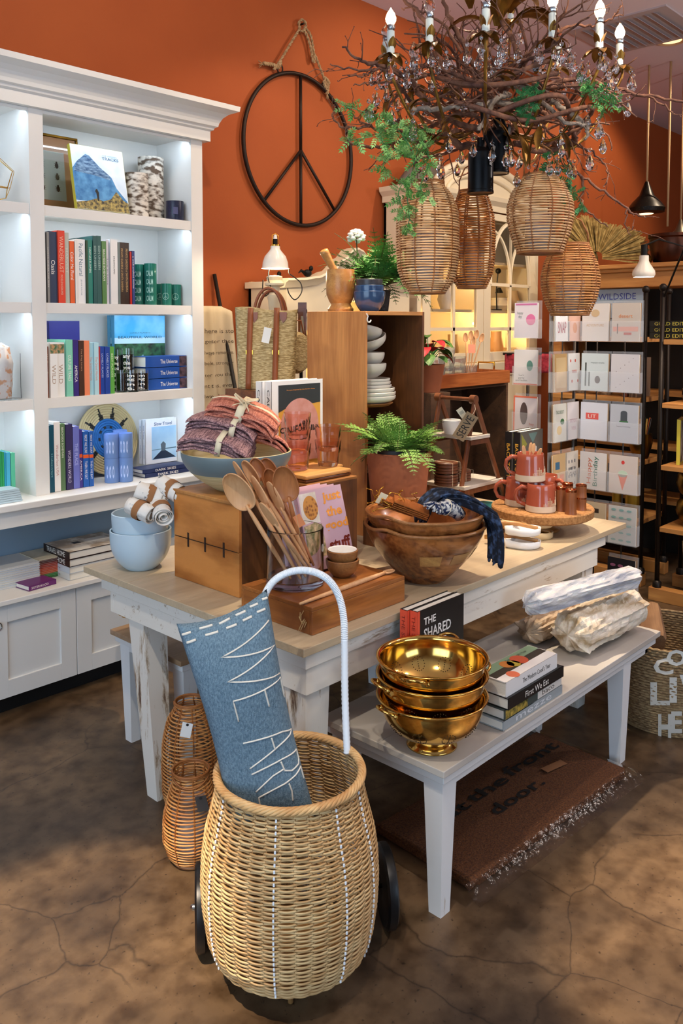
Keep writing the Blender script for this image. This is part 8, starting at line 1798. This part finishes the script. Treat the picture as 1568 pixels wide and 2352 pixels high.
for q in [(-.105, .03), (-.105, .15), (-.105, .27), (.105, .03), (.105, .15), (.105, .27), (0, .025), (0, .275)]:
    for k in range(4): a = k * HP + .78; m.sphere((q[0] + .014 * math.cos(a), -.002, q[1] + .014 * math.sin(a)), .010, 8, (1, .3, 1))
m.build('bone_inlay', M('bone', 'E0D4BC', .4), pf_, 'all')
sg2 = thing('printed_sign', 'pale blue printed board lettered WILDSIDE on the hutch shelf', 'sign', Xp(1392, 702, 5.5), (0, 0, -HP)); sg2.location.z = 1.561; sg2.location.x = 5.66; m = MB().bx(-.19, .19, 0, .015, 0, .342); m.build('board', M('sign_blue', '8FA4B8', .6), sg2); lettering(sg2, 'WILDSIDE', (-.0, -.0006, .29), (1, 0, 0), (0, 0, 1), cmat('2A3A8A'), w=.28); lettering(sg2, 'stay wild and gypsy hearted', (0, -.0006, .235), (1, 0, 0), (0, 0, 1), cmat('4A6A9A'), w=.30, h=.016)
rd = thing('patterned_cloth', 'red and pink patterned cloth hanging on the pipe shelf', 'cloth', (5.20, 1.74, 1.28)); m = MB().grid(lambda u, v: Vector((.02 * math.sin(v * 14), (v - .5) * .16 * (1 + .3 * u), .24 * (1 - u))), 12, 16); q = m.build('draped_cloth', M('red_print', 'B8483A', .8, col2='D88A78', scale=40), rd, 'all', fix=False); q.modifiers.new('t', 'SOLIDIFY').thickness = .004
rc = thing('red_cloth', 'deep red fringed cloth hanging behind the card rack', 'cloth', (4.62, 2.72, 1.25)); m = MB().grid(lambda u, v: Vector((.25 * (v - .5), .03 * math.sin(v * 20) - .2 * (v - .5), .10 + .12 * (1 - u))), 8, 40); q = m.build('draped_cloth', M('deep_red', '7A1420', .8, col2='A8303A', scale=60), rc, 'all', fix=False); q.modifiers.new('t', 'SOLIDIFY').thickness = .004
MB().tube([(0, .02, -1.25), (0, .02, .22)], .01, 8).tube([(-.13, .12, .22), (.13, -.08, .22)], .008, 6).build('stand', pipe, rc, 'all')
# palm fan and copper tureen on the hutch top
fx = Xp(1372, 592, 5.75); fan = thing('palm_fan', 'large dried palm frond fan standing on the pine hutch', 'dried palm', (5.75, fx.y, hz + .0005)); bl_m = M('dry_palm', '8A7038', .8, col2='C8AC6A', scale=30); m = MB(); r4 = random.Random(14); zc_ = .065
for k in range(300):
    a = math.radians(r4.uniform(-12, 168)); L = .30 + .06 * math.sin(a * 3 + 1) + r4.uniform(-.03, .02); c = Vector((r4.uniform(-.03, .03), 0, zc_)); dr = Vector((0, -math.cos(a), math.sin(a))); s = Vector((0, math.sin(a), math.cos(a))); rw = r4.uniform(.003, .006)
    e = c + dr * L + Vector((r4.uniform(-.03, .03), 0, 0)); e.z = max(e.z, .013); b0 = c + dr * .05; b0.z = max(b0.z, .013); v = [m.bm.verts.new(q) for q in (b0 - s * rw * .5, b0 + s * rw * .5, e + s * rw * 1.2, e - s * rw * 1.2)]; m._f(v)
q = m.build('palm_blades', bl_m, fan, fix=False); q.modifiers.new('t', 'SOLIDIFY').thickness = .003; MB().tube([(0, .02, .062), (0, .12, .062)], [.05, .02], 12).build('tied_base', bl_m, fan, 'all')
crock('dark copper tureen with wooden lid on top of the pine hutch', 'tureen', 5.80, Xp(1548, 600, 5.8).y, hz + .0005, [(0, 0), (.13, 0), (.15, .04), (.165, .13), (.165, .17), (.175, .18), (.175, .2), (0, .2)], M('dark_copper', '4A2A1E', .3, .9))
crock('small tangled brass ornament on the hutch beside the tureen', 'ornament', 5.62, Xp(1484, 598, 5.62).y, hz + .0005, [(0, 0), (.03, 0), (.04, .03), (.02, .06), (0, .07)], gold, 12)
# hanging pendants and flood bulb
pm = M('pierced_black', '1C1814', .35, .5, col2='C8A060', scale=190, lo=.68, hi=.72); jr_ = M('pale_rope', 'B8946A', .9)
def pend(lab, px, pytop, py, dd, r, mat=pm, shade=True):
    p = Dp(px, py, dd); o = thing('pendant_lamp', lab, 'pendant lamp', (p.x, p.y, p.z)); MB().tube([(0, 0, r * 1.2 if shade else 0), (.0, 0, CZ - p.z - .001)], .009, 6).build('rope_cord', jr_, o, 'all')
    if shade:
        MB().lathe([(r * .42, -r * .5), (r * .95, -r * .42), (r, -r * .2), (r * .78, r * .1), (r * .4, r * .5), (r * .2, r * 1.0), (r * .1, r * 1.25), (0, r * 1.28)], 40, cap=False).build('pierced_shade', mat, o, 1); MB().lathe([(0, -r * .52), (r * .36, -r * .52), (r * .4, -r * .46)], 24, cap=False).build('diffuser', M('warm_glow', 'FFDDB0', .4, emit=2.), o)
    return o
pend('black pierced metal pendant lamp on a rope in front of the orange wall', 1484, 225, 470, 7.0, .15); pend('grey metal pendant lamp at the right edge above the tureen', 1562, 240, 545, 7.2, .12, M('grey_pendant', '5A5248', .4, .8))
pend('bare pale rope hanging from the ceiling between the two pendants', 1532, 200, 520, 6.9, .1, shade=False)
fb = Dp(1478, 618, 4.70); o = thing('flood_bulb', 'white reflector flood bulb pointing down from a black socket in front of the hutch', 'bulb', fb)
MB().lathe([(.055, -.045), (.062, -.03), (.058, -.01), (.035, .025), (.026, .045), (.025, .075), (0, .075)], 40, fn=lambda t, z: 1 + (.03 * math.sin(16 * t) if -.03 < z < .03 else 0), cap=False).build('bulb_shell', M('bulb_white', 'D8CFC0', .4), o, 1)
MB().lathe([(0, -.044), (.054, -.044)], 28, cap=False).build('bulb_face', M('cool_face', 'F0F4FF', .3, emit=12.), o); MB().cyl((0, 0, .075), .018, .06, 16).tube([(0, 0, .13), (.1, -.04, .17), (.22, -.14, .13), (4.9 - fb.x, 2.01 - fb.y, 1.80 - fb.z)], .006, 6).build('black_socket', black, o, 1)
spot((fb.x, fb.y, fb.z - .06), (fb.x, fb.y, 0), 25, 80, (1, .85, .65), .04, .6, 'flood_bulb_light')
